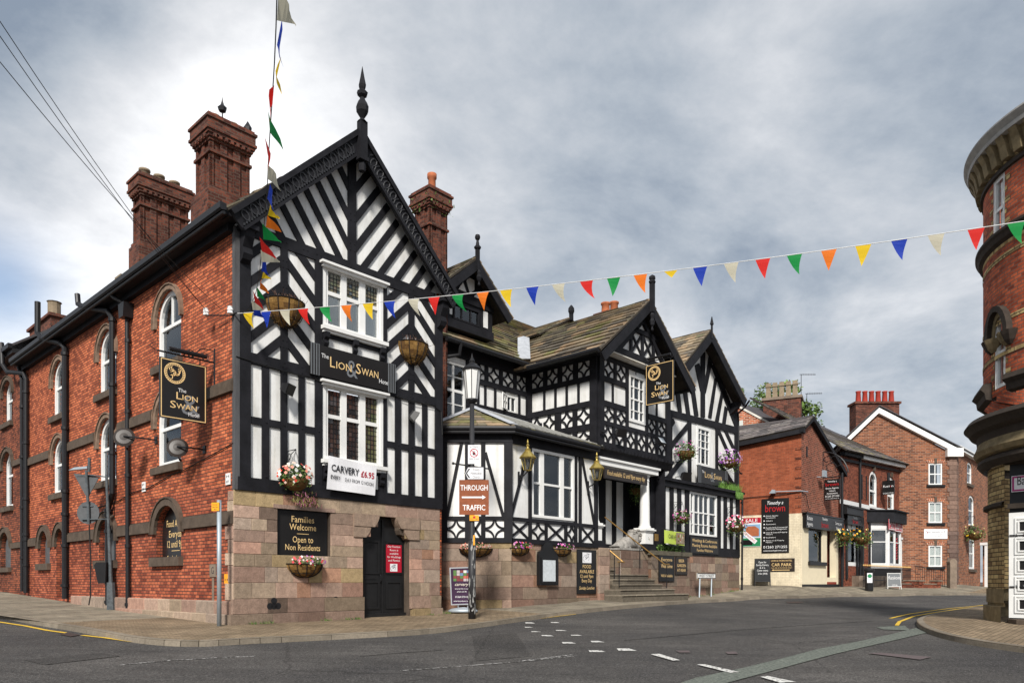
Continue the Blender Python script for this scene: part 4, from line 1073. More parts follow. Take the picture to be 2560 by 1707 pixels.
for fr,a,c in((CF,cx0-.2,cx1+.03),(BF,bu0-.03,bu1)):
    fr.box(b,a,c,2.29,2.45,.001,.085);fr.box(b,a,c,3.02,3.14,.001,.06);fr.box(b,a,c,5.52,5.9,.001,.09)
CF.box(b,cx0-.2,-2.09,2.45,5.6,.001,.075);CF.box(b,-.26,cx1+.05,2.45,5.6,.001,.08);BF.box(b,bu0-.05,9.05,2.45,5.6,.001,.08)
CF.box(b,-1.52,-1.36,2.45,5.55,.001,.058);CF.box(b,-1.0,-.86,2.45,5.55,.001,.058)
beam(b,CF,(-1.62,5.55),(-2.10,3.12),.10,.05);beam(b,CF,(-.86,5.2),(-.28,3.14),.10,.05)
for a,c in((-2.09,-1.52),(-.86,-.26)): quatre(b,CF,a,c,2.45,3.02,.045)
cross(b,CF,-1.36,-1.0,2.45,3.02,.045)
for a,c in((9.96,10.08),(12.42,12.55),(12.69,12.81),(13.62,13.80)): BF.box(b,a,c,2.45,5.6,.001,.07)
for a,c in((10.80,10.92),(11.86,12.0)): BF.box(b,a,c,2.45,3.02,.001,.055)
beam(b,BF,(9.86,5.2),(9.10,3.14),.10,.05);beam(b,BF,(12.86,5.55),(13.62,3.14),.10,.05)
cross(b,BF,9.05,9.96,2.45,3.02,.045);quatre(b,BF,10.08,10.80,2.45,3.02,.045);cross(b,BF,10.92,11.86,2.45,3.02,.045);quatre(b,BF,12.0,12.55,2.45,3.02,.045);cross(b,BF,12.81,13.62,2.45,3.02,.045)
b.done('timber_frame','timber',hotel)
window(hotel,BF,rect(10.10,12.40,3.2,5.50),off=-.03,fw=.09,bars_u=[(10.66,.20,3.2,5.5),(11.74,.20,3.2,5.5)],bars_z=[(4.36,.07,10.15,12.35)],curt='LRg',proud=.08,drape=.10)
# eaves gutter and roof of the bay
TPT=(-1.16,6.47)
ev=[CF.p(cx0-.35,5.93,.28),CF.p(cx1+.11,5.93,.28),BF.p(13.55,5.93,.28)]
b=B();b.tube(ev,.085,8);b.tube([p-Vector((0,0,.13)) for p in ev],.05,6)
b.done('gutter','black_iron',hotel)
pipe(hotel,[CF.p(-2.38,5.9,.25),CF.p(-2.34,5.7,.10),CF.p(-2.31,.2,.08)],.07,collars=[CF.p(-2.31,z,.08) for z in(5.5,3.6,1.9,.5)])
top=Vector((-1.30,25.6,7.0));topr=H(14.0,2.9,7.42)
e0,e1,e2=ev[0]+Vector((0,0,.06)),ev[1]+Vector((0,0,.06)),BF.p(13.9,5.99,.28)
b=B();slabroof(b,e0,e1,top+Vector((.05,0,0)),top,.36,.5,.04,mossy=.35)
slabroof(b,ev[0]+Vector((-1.2,2.6,.06)),e0,top,top+Vector((-1.0,1.2,0)),.36,.5,.04,mossy=.35)
b.done('bay_roof','slab_roof',hotel)
b=B();slabroof(b,e1,e2,topr,top,.5,.32,.03,cols=[(.10,.10,.095),(.13,.13,.115),(.085,.085,.085),(.16,.155,.13)],mossy=.2,taper=False)
# lead rolls running down the front slope
for i in range(15):
    t=i/14;a=e1.lerp(e2,t);c=top.lerp(topr,t);a2=a.lerp(c,.02)+Vector((0,0,.06));c2=a.lerp(c,.98)+Vector((0,0,.05));b.tube([a2,c2],.018,5,(.3,.3,.28))
b.done('bay_roof','slab_roof',hotel)
b=B()
def strip(b,pts,w_,up=.075):
    for i in range(len(pts)-1):
        d=(pts[i+1]-pts[i]).normalized();n=d.cross(Vector((0,0,1))).normalized()*w_/2
        u_=Vector((0,0,up));k=Vector((0,0,.03));b.prism([pts[i]-n+u_-k,pts[i]+u_+k,pts[i]+n+u_-k,pts[i+1]+n+u_-k,pts[i+1]+u_+k,pts[i+1]-n+u_-k][:3],pts[i+1]-pts[i])
strip(b,[e1+Vector((0,0,.02)),top],.36);strip(b,[e0+Vector((0,.05,.02)),top],.30);strip(b,[top,topr],.2,.05)
b.done('lead_flashing','lead',hotel)
# --- back range behind the bay
BK=front(2.9)
b=B();wall(b,BK,rect(6.6,14.2,2.3,9.75),[rect(9.25,10.42,6.95,9.02),rect(12.6,13.2,7.7,8.36)],.2);b.done('plaster_infill','plaster',hotel)
b=B()
BK.box(b,6.6,14.0,9.22,9.8,.001,.09);BK.box(b,10.42,14.0,8.46,8.66,.001,.07);BK.box(b,10.42,14.0,7.52,7.70,.001,.07);BK.box(b,10.42,14.0,6.6,6.9,.001,.07)
x=10.78
while x<13.9:
    quatre(b,BK,x,x+.62,8.66,9.22,.05);quatre(b,BK,x,x+.62,6.9,7.52,.05);BK.box(b,x+.62,x+.80,8.66,9.22,.001,.055);BK.box(b,x+.62,x+.80,6.9,7.52,.001,.055);x+=.80
BK.box(b,10.42,10.78,6.6,9.3,.001,.06)
for u in(11.05,11.43,11.97,12.5,13.35): BK.box(b,u-.05,u+.05,7.7,8.46,.001,.05)
BK.box(b,13.75,14.05,6.6,9.3,.001,.06)
b.done('timber_frame','timber',hotel)
window(hotel,BK,rect(9.27,10.40,6.97,9.0),off=-.05,fw=.07,bars_u=[(9.83,.08,7,9)],bars_z=[(8.0,.1,9.3,10.4),8.5,7.5],curt='',proud=.06)
wn=window(hotel,BK,rect(12.62,13.18,7.72,8.34),off=-.04,fw=.05,bars_u=[(12.9,.05,7.75,8.3)],bars_z=[],proud=.05)
cas=Fr((BK.p(12.62,0,.05).x,BK.p(12.62,0,.05).y),(-.35,-.94))
b=B();rr=rect(0,.5,7.74,8.34);ring(b,cas,rr,inset(rr,.05),-.02,.02);cas.box(b,.22,.26,7.78,8.3,-.015,.015);cas.box(b,.05,.45,8.03,8.06,-.015,.015);b.done('open_casement','white_paint',wn)
# back roof with dormer and valley
RB=lambda u,v,z:H(u,v,z)
b=B();slabroof(b,H(8.6,2.35,9.62),H(14.2,2.35,9.62),H(21.5,8.3,14.15),H(8.6,8.3,14.15),.44,.62,.08,mossy=.35,skip=lambda p:False)
b.done('roof','slab_roof',hotel)
b=B();b.tube([H(8.9,2.25,9.52),H(13.2,2.25,9.52)],.09,8);b.tube([H(9.55,2.22,9.5),H(9.55,2.3,9.1),H(9.2,2.5,9.0),H(9.0,2.6,9.0)],.07,8);b.done('gutter','black_iron',hotel)
b=B()
for k in range(12):
    t=k/11;p=H(10.6+2.6*t,2.78,6.78);a=R.uniform(0,1)
    b.tube([p,p+Vector((.05,0,.09)),p+Vector((-.05,-.02,.16)),p+Vector((.02,0,.22))],.018,5)
    b.tube([p+Vector((.12,0,0)),p+Vector((.02,0,.1)),p+Vector((.12,0,.2))],.014,5)
b.tube([H(10.5,2.78,6.76),H(13.7,2.78,6.76)],.02,5);b.done('cresting','black_iron',hotel)
# dormer gable
DM=front(2.55)
b=B();b.prism([DM.p(7.2,10.1,0),DM.p(11.48,10.1,0),DM.p(11.48,11.3,0),DM.p(10.35,12.6,0),DM.p(9.2,11.8,0),DM.p(7.2,11.2,0)],-DM.N*3.0);b.done('dormer_wall','timber',hotel)
b=B();DM.box(b,11.0,11.22,10.5,11.1,.001,.02);DM.box(b,9.30,9.42,10.55,11.1,.001,.02);DM.poly(b,[(9.72,11.55),(10.12,11.55),(9.95,11.86)],.001,.02);DM.poly(b,[(10.12,11.98),(10.30,11.55),(10.52,11.75),(10.52,12.1),(10.28,12.12)],.001,.02);DM.poly(b,[(10.5,11.5),(10.85,11.5),(10.72,11.72)],.001,.02);b.done('plaster_panel','plaster',hotel)
wn=window(hotel,DM,rect(9.45,10.75,10.42,11.0),off=.02,fw=.06,bars_u=[9.87,10.32],frame='timber',room=.05)
b=B();DM.box(b,9.0,11.5,11.15,11.3,.0,.06);DM.box(b,9.0,11.5,10.1,10.4,.0,.06);b.done('timber_rail','timber',hotel)
barge(hotel,front(2.1),(10.18,12.62),(8.3,11.0),(12.02,10.95),.30,.0,.09)
dfr=front(2.0)
b=B();slabroof(b,H(8.2,6.5,11.05),H(8.2,2.05,11.05),H(10.2,2.05,12.72),H(10.2,6.5,12.72),.32,.5,.04);slabroof(b,H(12.12,2.05,11.0),H(12.12,6.5,11.0),H(10.2,6.5,12.72),H(10.2,2.05,12.72),.32,.5,.04);b.done('dormer_roof','slab_roof',hotel)
b=B();c=H(10.18,2.0,0);b.obox(H(10.12,1.96,12.2),Vector((UU[0],UU[1],0))*.12,Vector((VV[0],VV[1],0))*.12,Vector((0,0,.75)))
b.lathe(H(10.18,2.02,12.95),[(.07,0),(.12,.05),(.13,.1),(.07,.16),(.05,.28),(.04,.34),(.08,.38),(.10,.45),(.08,.53),(.0,.57)],10)
b.lathe(H(10.18,1.95,11.62),[(.0,0),(.05,.05),(.03,.15),(.07,.22),(.10,.32),(.06,.42),(.07,.5),(.03,.6)],8)
b.done('finial','timber',hotel)
# --- projecting wing
WF=front(-.6);WL=side(13.85)
b=B();WW=rect(15.85,17.05,7.32,9.22)
wall(b,WF,[(13.86,6.1),(18.92,6.1),(18.92,9.6),(16.35,11.6),(13.86,9.6)],[WW],.15);wall(b,WL,rect(-3.2,.6,5.9,9.75),(),.1)
b.done('plaster_infill','plaster',hotel)
b=B()
WL.box(b,-3.0,.6,9.33,9.75,.001,.08);WL.box(b,-2.9,.3,8.55,8.75,.001,.07);WL.box(b,-2.9,.3,7.58,7.80,.001,.08);WL.box(b,-3.0,.3,6.10,6.2,.001,.07);WL.box(b,-1.4,.3,6.72,6.95,.001,.07)
WL.box(b,-.0+.30,.62,6.1,9.6,.001,.10);WL.box(b,-3.0,-2.62,6.1,9.4,.001,.06)
x=-2.62
for i in range(4):
    x0=(-2.60,-1.82,-1.07,-.30)[i];x1=(-2.02,-1.28,-.52,.28)[i];quatre(b,WL,x0,x1,8.75,9.33,.055)
    if i<3: WL.box(b,x1,(-1.82,-1.07,-.30)[i],8.7,9.4,.001,.06)
for u in(-1.97,-1.40,-.84,-.27): WL.box(b,u-.05,u+.05,7.8,8.55,.001,.05)
WL.box(b,-1.42,-1.12,6.1,7.75,.001,.062);WL.box(b,-.54,-.33,6.1,7.6,.001,.06)
quatre(b,WL,-1.12,-.54,6.95,7.58,.055);quatre(b,WL,-.33,.30,6.95,7.58,.055);quatre(b,WL,-1.12,-.54,6.2,6.72,.055);quatre(b,WL,-.33,.30,6.2,6.72,.055);quatre(b,WL,-2.0,-1.42,6.95,7.58,.055);quatre(b,WL,-2.62,-2.1,6.95,7.58,.055)
# front face
WF.box(b,13.86,14.16,6.1,9.5,.001,.10);WF.box(b,18.60,18.92,6.1,9.5,.001,.08)
for (a,c) in((14.16,15.68),(17.22,18.60)):
    WF.box(b,a,c,8.56,8.76,.001,.07);WF.box(b,a,c,7.63,7.84,.001,.07);WF.box(b,a,c,6.92,7.08,.001,.07)
WF.box(b,14.16,18.6,6.1,6.28,.001,.08);WF.box(b,14.16,18.6,9.36,9.55,.001,.06);WF.box(b,15.66,15.84,6.9,9.4,.001,.055);WF.box(b,17.06,17.24,6.9,9.4,.001,.055);WF.box(b,15.66,17.24,6.92,7.10,.001,.06)
for a,c in((14.16,14.86),(15.02,15.66),(17.24,17.84),(17.98,18.6)):
    quatre(b,WF,a,c,8.76,9.36,.055);quatre(b,WF,a,c,7.08,7.63,.055)
for u in(14.94,17.91):WF.box(b,u-.08,u+.08,8.7,9.4,.001,.06);WF.box(b,u-.08,u+.08,7.05,7.65,.001,.06)
for u in(14.79,17.91):WF.box(b,u-.05,u+.05,7.84,8.56,.001,.05)
x=14.16
for i in range(6):
    x1=x+.60;quatre(b,WF,x,x1,6.28,6.92,.055)
    if i<5: WF.box(b,x1,x1+.168,6.2,7.0,.001,.06)
    x=x1+.168
# gable truss, standing forward of the wall
TR=WF
b.done('timber_frame','timber',hotel)
GFo=.42
b=B();WF.poly(b,[(14.0,9.55),(18.7,9.55),(16.35,11.55)],.0,.30);b.done('gable_plaster','plaster',hotel)
b=B();WF.box(b,13.9,18.8,9.62,9.85,.30,.44);WF.box(b,15.2,17.5,10.72,10.90,.30,.40)
for p0,p1 in(((14.7,9.8),(16.35,11.3)),((18.0,9.8),(16.35,11.3))): beam(b,WF,p0,p1,.18,.40,.30)
for u in(15.55,16.35,17.15): WF.box(b,u-.07,u+.07,9.85,10.75,.30,.38)
for p0,p1 in(((15.55,10.7),(16.3,9.9)),((15.6,9.9),(16.3,10.7)),((16.4,9.9),(17.1,10.7)),((16.4,10.7),(17.1,9.9))): beam(b,WF,p0,p1,.09,.36,.30)
b.done('timber_frame','timber',hotel)
b=B();WF.box(b,13.9,18.8,9.56,9.61,.0,.42);b.done('soffit','plaster_stained',hotel)
window(hotel,WF,rect(15.86,17.04,7.33,9.21),off=-.02,fw=.12,bars_u=[(16.25,.03,7.4,9.2),(16.65,.03,7.4,9.2)],bars_z=[(8.25,.06,15.9,17.0),8.72,7.80],curt='LRg',proud=.07,drape=.3)
barge(hotel,WF,(16.30,11.98),(13.06,9.22),(19.74,9.22),.34,.66,.76)
WE,WA=9.30,12.02
b=B()
slabroof(b,H(13.0,5.2,WE+.03),H(13.0,-1.36,WE+.03),H(16.30,-1.36,WA),H(16.30,6.6,WA),.42,.62,.085,mossy=.12)
slabroof(b,H(19.8,-1.36,WE),H(19.8,6,WE),H(16.30,6,WA),H(16.30,-1.36,WA),.34,.62,.05,mossy=.1)
b.done('roof','slab_roof',hotel)
# second ridge behind
b=B();slabroof(b,H(15.4,8.5,11.6),H(15.4,3.6,11.6),H(17.6,3.6,12.85),H(17.6,8.5,12.85),.36,.62,.05);slabroof(b,H(20,3.6,11.2),H(20,8.5,11.2),H(17.6,8.5,12.85),H(17.6,3.6,12.85),.36,.62,.05)
b.prism([H(15.5,3.7,11.5),H(19.9,3.7,11.1),H(17.6,3.7,12.75)],Vector((VV[0],VV[1],0))*.2,(.15,.1,.07))
b.done('roof','slab_roof',hotel)
b=B();b.obox(H(17.5,3.5,12.7),Vector((UU[0],UU[1],0))*.14,Vector((VV[0],VV[1],0))*.14,Vector((0,0,.35)));b.lathe(H(17.57,3.57,13.0),[(.10,0),(.14,.1),(.13,.25),(.05,.36),(.0,.4)],8);b.done('finial','timber',hotel)
b=B();b.tube([H(12.98,2.1,9.33),H(12.98,-1.3,9.33)],.09,8);b.tube([H(19.85,-1.3,9.2),H(19.85,2,9.2)],.08,8);b.done('gutter','black_iron',hotel)
b=B();WL.box(b,-3.1,.7,9.42,9.5,.0,.85);WL.box(b,-3.1,.75,9.28,9.42,.70,.80);b.done('eaves_board','timber',hotel)
# lead valley between the two roofs
va=H(13.05,2.35,9.70);vb=H(15.3,4.4,11.55)
b=B();strip(b,[va+Vector((0,-.05,.0)),vb],.50,.06);b.done('lead_valley','lead',hotel)
b=B();b.obox(H(16.22,-1.5,11.5),Vector((UU[0],UU[1],0))*.16,Vector((VV[0],VV[1],0))*.16,Vector((0,0,1.15)));b.lathe(H(16.3,-1.42,12.62),[(.12,0),(.14,.06),(.10,.12),(.13,.17),(.12,.26),(.0,.34)],8)
b.lathe(H(16.3,-1.42,10.75),[(.0,0),(.05,.05),(.03,.18),(.08,.25),(.10,.4),(.06,.5),(.09,.62),(.05,.75)],8);b.done('finial','timber',hotel)
# brick stack with three pots behind the wing ridge
b=B();Hbox(b,22.3,24.3,5.,5.7,12.5,14.6);Hbox(b,22.2,24.4,4.9,5.8,14.6,14.75);s3=b.done('chimney','brick_chimney',hotel)
for u,h in((22.6,.55),(23.35,.8),(24.0,.6)):
    b=B();b.lathe(H(u,5.3,14.75),[(.25,0),(.22,.1),(.20,h-.12),(.25,h-.08),(.25,h),(.16,h),(.16,h-.2)],12);b.done('chimney_pot','terracotta',s3,True)
# --- jetty cove over the porch, entablature, porch, steps
b=B();b.prism([WF.p(13.6,z,o) for o,z in((-.5,6.12),(.16,6.12),(.16,6.0),(.10,5.95),(-.02,5.72),(-.5,5.72))],WF.U*5.45)
for i in range(22): WF.box(b,13.65+i*.245,13.72+i*.245,5.98,6.10,.16,.20)
b.done('jetty_cornice','timber',hotel)
b=B();WF.box(b,13.82,18.05,5.42,5.68,-.5,.02);WF.box(b,13.78,18.12,5.62,5.70,-.5,.09);b.done('entablature','white_paint',hotel)
# recess walls behind
RC=front(1.0);rcx=lambda x:RC.q('22',x,400)[0]
b=B();wall(b,RC,rect(14.0,18.9,2.2,6.0),[rect(rcx(722),rcx(722)+.9,3.1,5.2)],.1);b.done('plaster_infill','plaster',hotel);b=B();wall(b,side(18.6),rect(-1.4,.6,2.2,6),(),.1);b.prism([H(18.3,-.1,2.2),H(18.9,-.1,2.2),H(18.9,-.1,5.6),H(18.3,-.1,5.6)],Vector((VV[0],VV[1],0))*.1);b.done('timber_panel','timber',hotel)
b=B()
for a,c in((170,270),(362,408),(510,608),(665,718)): RC.box(b,rcx(a),rcx(c),2.2,5.9,.001,.06)
for a,c in((rcx(722)+.9,rcx(722)+1.1),(18.3,18.9)): RC.box(b,a,c,2.2,5.9,.001,.06)
RC.box(b,14,18.9,5.25,5.9,.001,.07);RC.box(b,14,18.9,2.2,2.6,.001,.05)
b.done('timber_frame','timber',hotel)
rw0=rcx(722);window(hotel,RC,rect(rw0+.01,rw0+.89,3.12,5.18),off=-.03,fw=.07,bars_u=[rw0+.45],bars_z=[(4.1,.06,rw0+.05,rw0+.85),4.62,3.6],proud=.05)
b=B();b.prism([H(14.0,-.5,5.72),H(18.9,-.5,5.72),H(18.9,1.4,5.72),H(14.0,1.4,5.72)],Vector((0,0,.08)));b.done('porch_ceiling','timber',hotel)
# columns
def column(u,z0,z1,r,full=True):
    b=B();c=WF.p(u,0,-.30)
    b.lathe((c.x,c.y,0),[(r*1.25,z0),(r*1.25,z0+.08),(r*1.05,z0+.14),(r,z0+.25),(r*.97,z0+1.0),(r*.84,z1-.3),(r*.95,z1-.27),(r*.84,z1-.22),(r*.86,z1-.14),(r*1.12,z1-.06),(r*1.12,z1)],20)
    o=b.done('column','white_paint',hotel);return o
def pedestal(u0,u1,z0,z1):
    b=B();uc=(u0+u1)/2;h=(u1-u0)/2
    def bx(e,za,zb): b.obox(WF.p(uc-h-e,za,e-.02),WF.U*(2*(h+e)),-WF.N*(2*(h+e)*.9),Vector((0,0,zb-za)))
    bx(-.06,z0+.28,z1);bx(.03,z1-.10,z1-.04);bx(-.02,z1-.16,z1-.10);bx(-.03,z1-.04,z1+.02)
    o=b.done('pedestal','white_paint',hotel);b=B();bx(.03,z0,z0+.20);bx(.0,z0+.20,z0+.28);b.done('pedestal_foot','timber',o);return o
column(17.52,3.2,5.42,.205);pedestal(17.17,17.87,2.30,3.22)
column(14.05,3.2,5.42,.17);pedestal(13.80,14.30,2.30,3.22)
# steps
gz=.34
b=B()
for i in range(10):
    z1=.56+.192*i;va=-1.75+.31*i;ua=14.5;ub=17.45
    if i==0: ua,ub,z0=13.78,18.5,.1
    elif i==1: ua,ub=14.1,17.95
    elif i==2: ub=17.5
    zb=.1 if i<2 else z1-.35
    x=ua
    while x<ub-.05:
        w_=min(R.uniform(.8,1.5),ub-x)
        if ub-x-w_<.4:w_=ub-x
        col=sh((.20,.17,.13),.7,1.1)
        b.block(H(x+.003,va+.3*(14 if i>8 else 2.5),zb),Vector((UU[0],UU[1],0))*(w_-.006),-Vector((VV[0],VV[1],0))*.3*(14 if i>8 else 2.5),Vector((0,0,z1-zb-.055)),.012,sh(col,.72,.85));b.block(H(x+.003,va+.3*(14 if i>8 else 2.5),z1-.05),Vector((UU[0],UU[1],0))*(w_-.006),-Vector((VV[0],VV[1],0))*(.3*(14 if i>8 else 2.5)+.035),Vector((0,0,.05)),.012,sh(col,1.15,1.4));x+=w_  # risers coloured darker, nosings lighter: step shading put into the colour
b.done('entrance_steps','stone',hotel)
b=B();Hbox(b,14.4,17.6,-.6,1.4,.1,.5);Hbox(b,13.9,18.9,.9,1.5,.1,2.28);b.done('step_core','stone_dark',hotel)
# stair cheek wall on the left and the raised terrace block on the right
SR=side(14.46)
b=B();
for z0,z1 in((.2,.6),(.6,.95),(.95,1.3),(1.3,1.65),(1.65,1.98),(1.98,2.30)):
    b.block(H(14.43,-.62,z0+.003),Vector((UU[0],UU[1],0))*-.62,-Vector((VV[0],VV[1],0))*.10,Vector((0,0,z1-z0-.006)),.012,sh(R.choice(STONES),.7,1.))
    b.block(H(14.42,.9,z0+.003),-Vector((VV[0],VV[1],0))*1.6,Vector((UU[0],UU[1],0))*.09,Vector((0,0,z1-z0-.006)),.012,sh(R.choice(STONES),.6,.9))
BR=front(-.62)
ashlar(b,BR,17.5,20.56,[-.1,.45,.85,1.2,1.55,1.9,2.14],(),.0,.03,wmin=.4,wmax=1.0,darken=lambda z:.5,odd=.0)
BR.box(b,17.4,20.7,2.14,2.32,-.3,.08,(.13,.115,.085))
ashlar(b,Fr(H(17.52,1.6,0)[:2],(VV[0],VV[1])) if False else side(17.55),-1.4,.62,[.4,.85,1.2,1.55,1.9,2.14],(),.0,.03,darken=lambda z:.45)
b.done('terrace_wall','stone',hotel)
b=B();Hbox(b,17.6,20.5,-.6,1.4,-.1,2.2);b.done('terrace_core','stone_dark',hotel)
# handrails
def rail(pts,posts,r=.026):
    b=B();b.tube(pts,r,8);o=b.done('handrail','brass',hotel)
    b=B()
    for p,h in posts: b.tube([p,p-Vector((0,0,h))],.018,6)
    b.done('rail_post','black_iron',o)
def FQ(v,k,x,y): f=front(v);u,z=f.q(k,x,y);return f.p(u,z,0)
rail([FQ(.3,'9',245,790),FQ(-1.2,'9',755,1192),FQ(-1.2,'9',795,1192)],[(FQ(-1.15,'9',772,1195),.95),(FQ(-.6,'9',545,1040),.9),(FQ(-.2,'9',420,940),.9)])
rail([FQ(-.55,'9',270,1060),FQ(-1.15,'9',400,1172),FQ(-1.2,'9',412,1174),FQ(-1.2,'9',358,1172)],[(FQ(-1.15,'9',368,1175),.92),(FQ(-.8,'9',327,1120),.95)])
# --- right gable
RG=front(.3);RL=front(-.1)
def rgw(k,*a): return RG.r(k,*a)
b=B();WG=rect(22.85,24.2,6.5,8.40)
wall(b,RG,[(18.9,5.5),(26.9,5.5),(26.9,10.5),(23.6,12.9),(19.6,10.0),(18.9,10.0)],[WG],.15);wall(b,RL,rect(18.6,26.4,2.25,5.3),[rect(21.45,24.05,3.15,5.15)],.12)
b.done('plaster_infill','plaster',hotel)
b=B()
def RP(k,pts,o=.05):
    RG.poly(b,[RG.q(k,x,y) for x,y in pts],.001,o)
RP('8',[(865,1285),(1495,1448),(1495,1512),(865,1345)],.065)     # rail
RG.box(b,26.72,27.0,5.6,10.5,.001,.07)
RP('8',[(1160,775),(1198,750),(1195,1360),(1160,1350)],.06)
for pts in([(1105,870),(1145,850),(1195,1115),(1155,1110)],[(1240,760),(1275,800),(1205,1130),(1190,1080)],[(1255,870),(1295,860),(1500,1380),(1500,1440),(1480,1450)],[(1290,990),(1310,1000),(1258,1365),(1230,1355)],[(1350,1120),(1375,1110),(1325,1400),(1295,1390)],[(1385,1250),(1410,1280),(1390,1420),(1362,1410)],[(925,1120),(960,1110),(982,1310),(948,1305)],[(995,1110),(1028,1100),(1060,1335),(1025,1325)],[(1065,1090),(1100,1085),(1137,1345),(1100,1340)]): RP('8',pts,.05)
def RQ(k,p0,p1,w_=.2): beam(b,RG,RG.q(k,*p0),RG.q(k,*p1),w_,.05)
RG.box(b,22.05,22.32,5.6,8.5,.001,.06);RG.box(b,24.70,24.92,5.6,8.5,.001,.06)
for p0,p1 in(((755,250),(955,5)),((768,470),(950,245)),((770,60),(830,-30))): RQ('9',p0,p1,.24)
for p0,p1 in(((1792,1070),(1838,1175)),((1810,1072),(1846,1150)),((1793,1150),(1843,1228))): RQ('n',p0,p1,.24)
RG.box(b,20.4,20.62,5.6,8.5,.001,.06)
b.done('timber_frame','timber',hotel)
window(hotel,RG,rect(22.87,24.18,6.52,8.38),off=-.02,fw=.13,bars_u=[(23.3,.03,6.6,8.3),(23.74,.03,6.6,8.3)],bars_z=[(7.38,.06,22.9,24.1),7.72,8.05],curt='LRg',proud=.06,drape=.25)
# low front wall under the pent band
b=B();RL.box(b,18.55,26.5,5.14,5.42,.001,.16);RL.box(b,18.5,26.55,5.38,5.50,.001,.26);RL.box(b,18.6,26.4,2.25,2.66,.001,.07)
for a,c in((18.6,19.0),(19.1,19.40),(19.78,20.07),(20.42,20.72),(21.08,21.42),(24.06,24.42),(24.76,25.06),(25.43,25.68),(26.06,26.42)): RL.box(b,a,c,2.5,5.2,.001,.055)
RL.box(b,21.42,24.06,2.3,3.15,.001,.05)
RG.box(b,18.9,26.8,5.42,5.55,.0,.5)
b.done('timber_frame','timber',hotel)
window(hotel,RL,rect(21.47,24.03,3.17,5.13),off=-.02,fw=.09,bars_u=[(21.87,.12,3.2,5.1),(23.28,.12,3.2,5.1),(22.34,.03,3.2,5.1),(22.8,.03,3.2,5.1)],bars_z=[(4.22,.06,21.5,24.0),3.68],curt='L',proud=.07,drape=.2)
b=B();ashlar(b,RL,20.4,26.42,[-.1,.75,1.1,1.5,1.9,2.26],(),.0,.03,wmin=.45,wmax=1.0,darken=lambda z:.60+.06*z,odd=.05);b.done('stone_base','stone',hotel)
b=B();b.face([RL.p(20,-.2,0),RL.p(26.4,-.2,0),RL.p(26.4,2.3,0),RL.p(20,2.3,0)]);
b.prism([H(26.40,-.08,-.2),H(26.40,6,-.2),H(26.40,6,5.3),H(26.40,-.08,5.3)],Vector((UU[0],UU[1],0))*-.2);b.prism([H(26.88,.32,5.3),H(26.88,6,5.3),H(26.88,6,10.4),H(26.88,.32,10.4)],Vector((UU[0],UU[1],0))*-.2);b.done('stone_backing','stone_dark',hotel)
GB=front(-.35)
barge(hotel,GB,(22.95,12.62),(19.9,9.95),(26.55,10.05),.36,.0,.10)
b=B();slabroof(b,H(19.8,6,10.0),H(19.8,-.42,10.0),H(22.95,-.42,12.72),H(22.95,6,12.72),.40,.62,.05);slabroof(b,H(26.65,-.42,10.1),H(26.65,6,10.1),H(22.95,6,12.72),H(22.95,-.42,12.72),.40,.62,.05);b.done('roof','slab_roof',hotel)
b=B();b.prism([GB.p(26.5,z,0) if False else H(26.2,v,z) for v,z in((-.3,10.0),(.3,10.0),(.3,9.4),(-.1,9.7))],Vector((UU[0],UU[1],0))*.25);b.lathe(H(22.95,-.45,12.3),[(.05,0),(.05,.6),(.09,.65),(.02,1.0)],6);b.done('finial','timber',hotel)
pipe(hotel,[H(26.75,-.5,10.1),H(27.1,-.1,9.9),H(26.95,.2,9.6),H(27.08,.25,9.3),H(27.08,.25,5.6),H(26.6,-.2,5.2),H(26.55,-.2,.5)],.05,collars=[H(26.55,-.2,z) for z in(5,3,1.2)])
# ================================================ NEIGHBOUR ON THE LEFT
nb=thing('brick_house','sooty brown brick house joined to the far left end of the hotel','house',S0.p(-21,.6)[:],)
SN=side(.0);NL=-17.9
nh=[arch_hole(-20.0,7.75,9.0,9.55,1.5),arch_hole(-20.0,4.2,5.9,6.55,1.6),arch_hole(-20.3,1.65,2.5,3.15,1.5)]
nh+=[[(u-4.6,z) for u,z in h] for h in nh]
b=B();wall(b,SN,[(-40,-.3),(NL+.45,-.3),(NL+.45,9.75),(NL-.2,10.2),(-40,10.2)],nh,.28,0.0);b.done('brick_wall','brick_old',nb)
b=B();SN.box(b,-40,NL+.3,10.15,10.32,.0,.4);SN.box(b,-40,NL+.3,10.32,10.5,.40,.55);b.done('gutter','black_iron',nb)
b=B();SN.box(b,-40,-20.95,5.80,6.02,.003,.09);SN.box(b,-19.0,NL+.4,5.80,6.02,.003,.09);SN.box(b,-40,-21.2,2.42,2.64,.003,.09);SN.box(b,-19.4,NL+.4,2.42,2.64,.003,.09);b.done('string_course','stone_dark',nb)
for k in(0,-4.6):
    for i_,(uc,z0,zs,zt,w_) in enumerate(((-20.0,7.75,9.0,9.55,1.5),(-20.0,4.2,5.9,6.55,1.6))):
        hood(nb,SN,uc+k,zs,zt,w_,.15,.08,.1,'stone_dark');wn=window(nb,SN,arch_hole(uc+k,z0,zs,zt,w_-.02),off=-.2,fw=.13,bars_z=[(z0+(zs-z0)*.8,.09,uc+k-.7,uc+k+.7)],curt='Fg',proud=.06);sill(wn,SN,uc+k-w_/2-.15,uc+k+w_/2+.1,z0)
    hood(nb,SN,-20.3+k,2.5,3.15,1.5,.2,.09);b=B();SN.poly(b,arch_hole(-20.3+k,1.65,2.5,3.15,1.48),-.24,-.16);pn=b.done('blocked_window','grey_back',nb);sill(pn,SN,-21.2+k,-19.4+k,1.65)
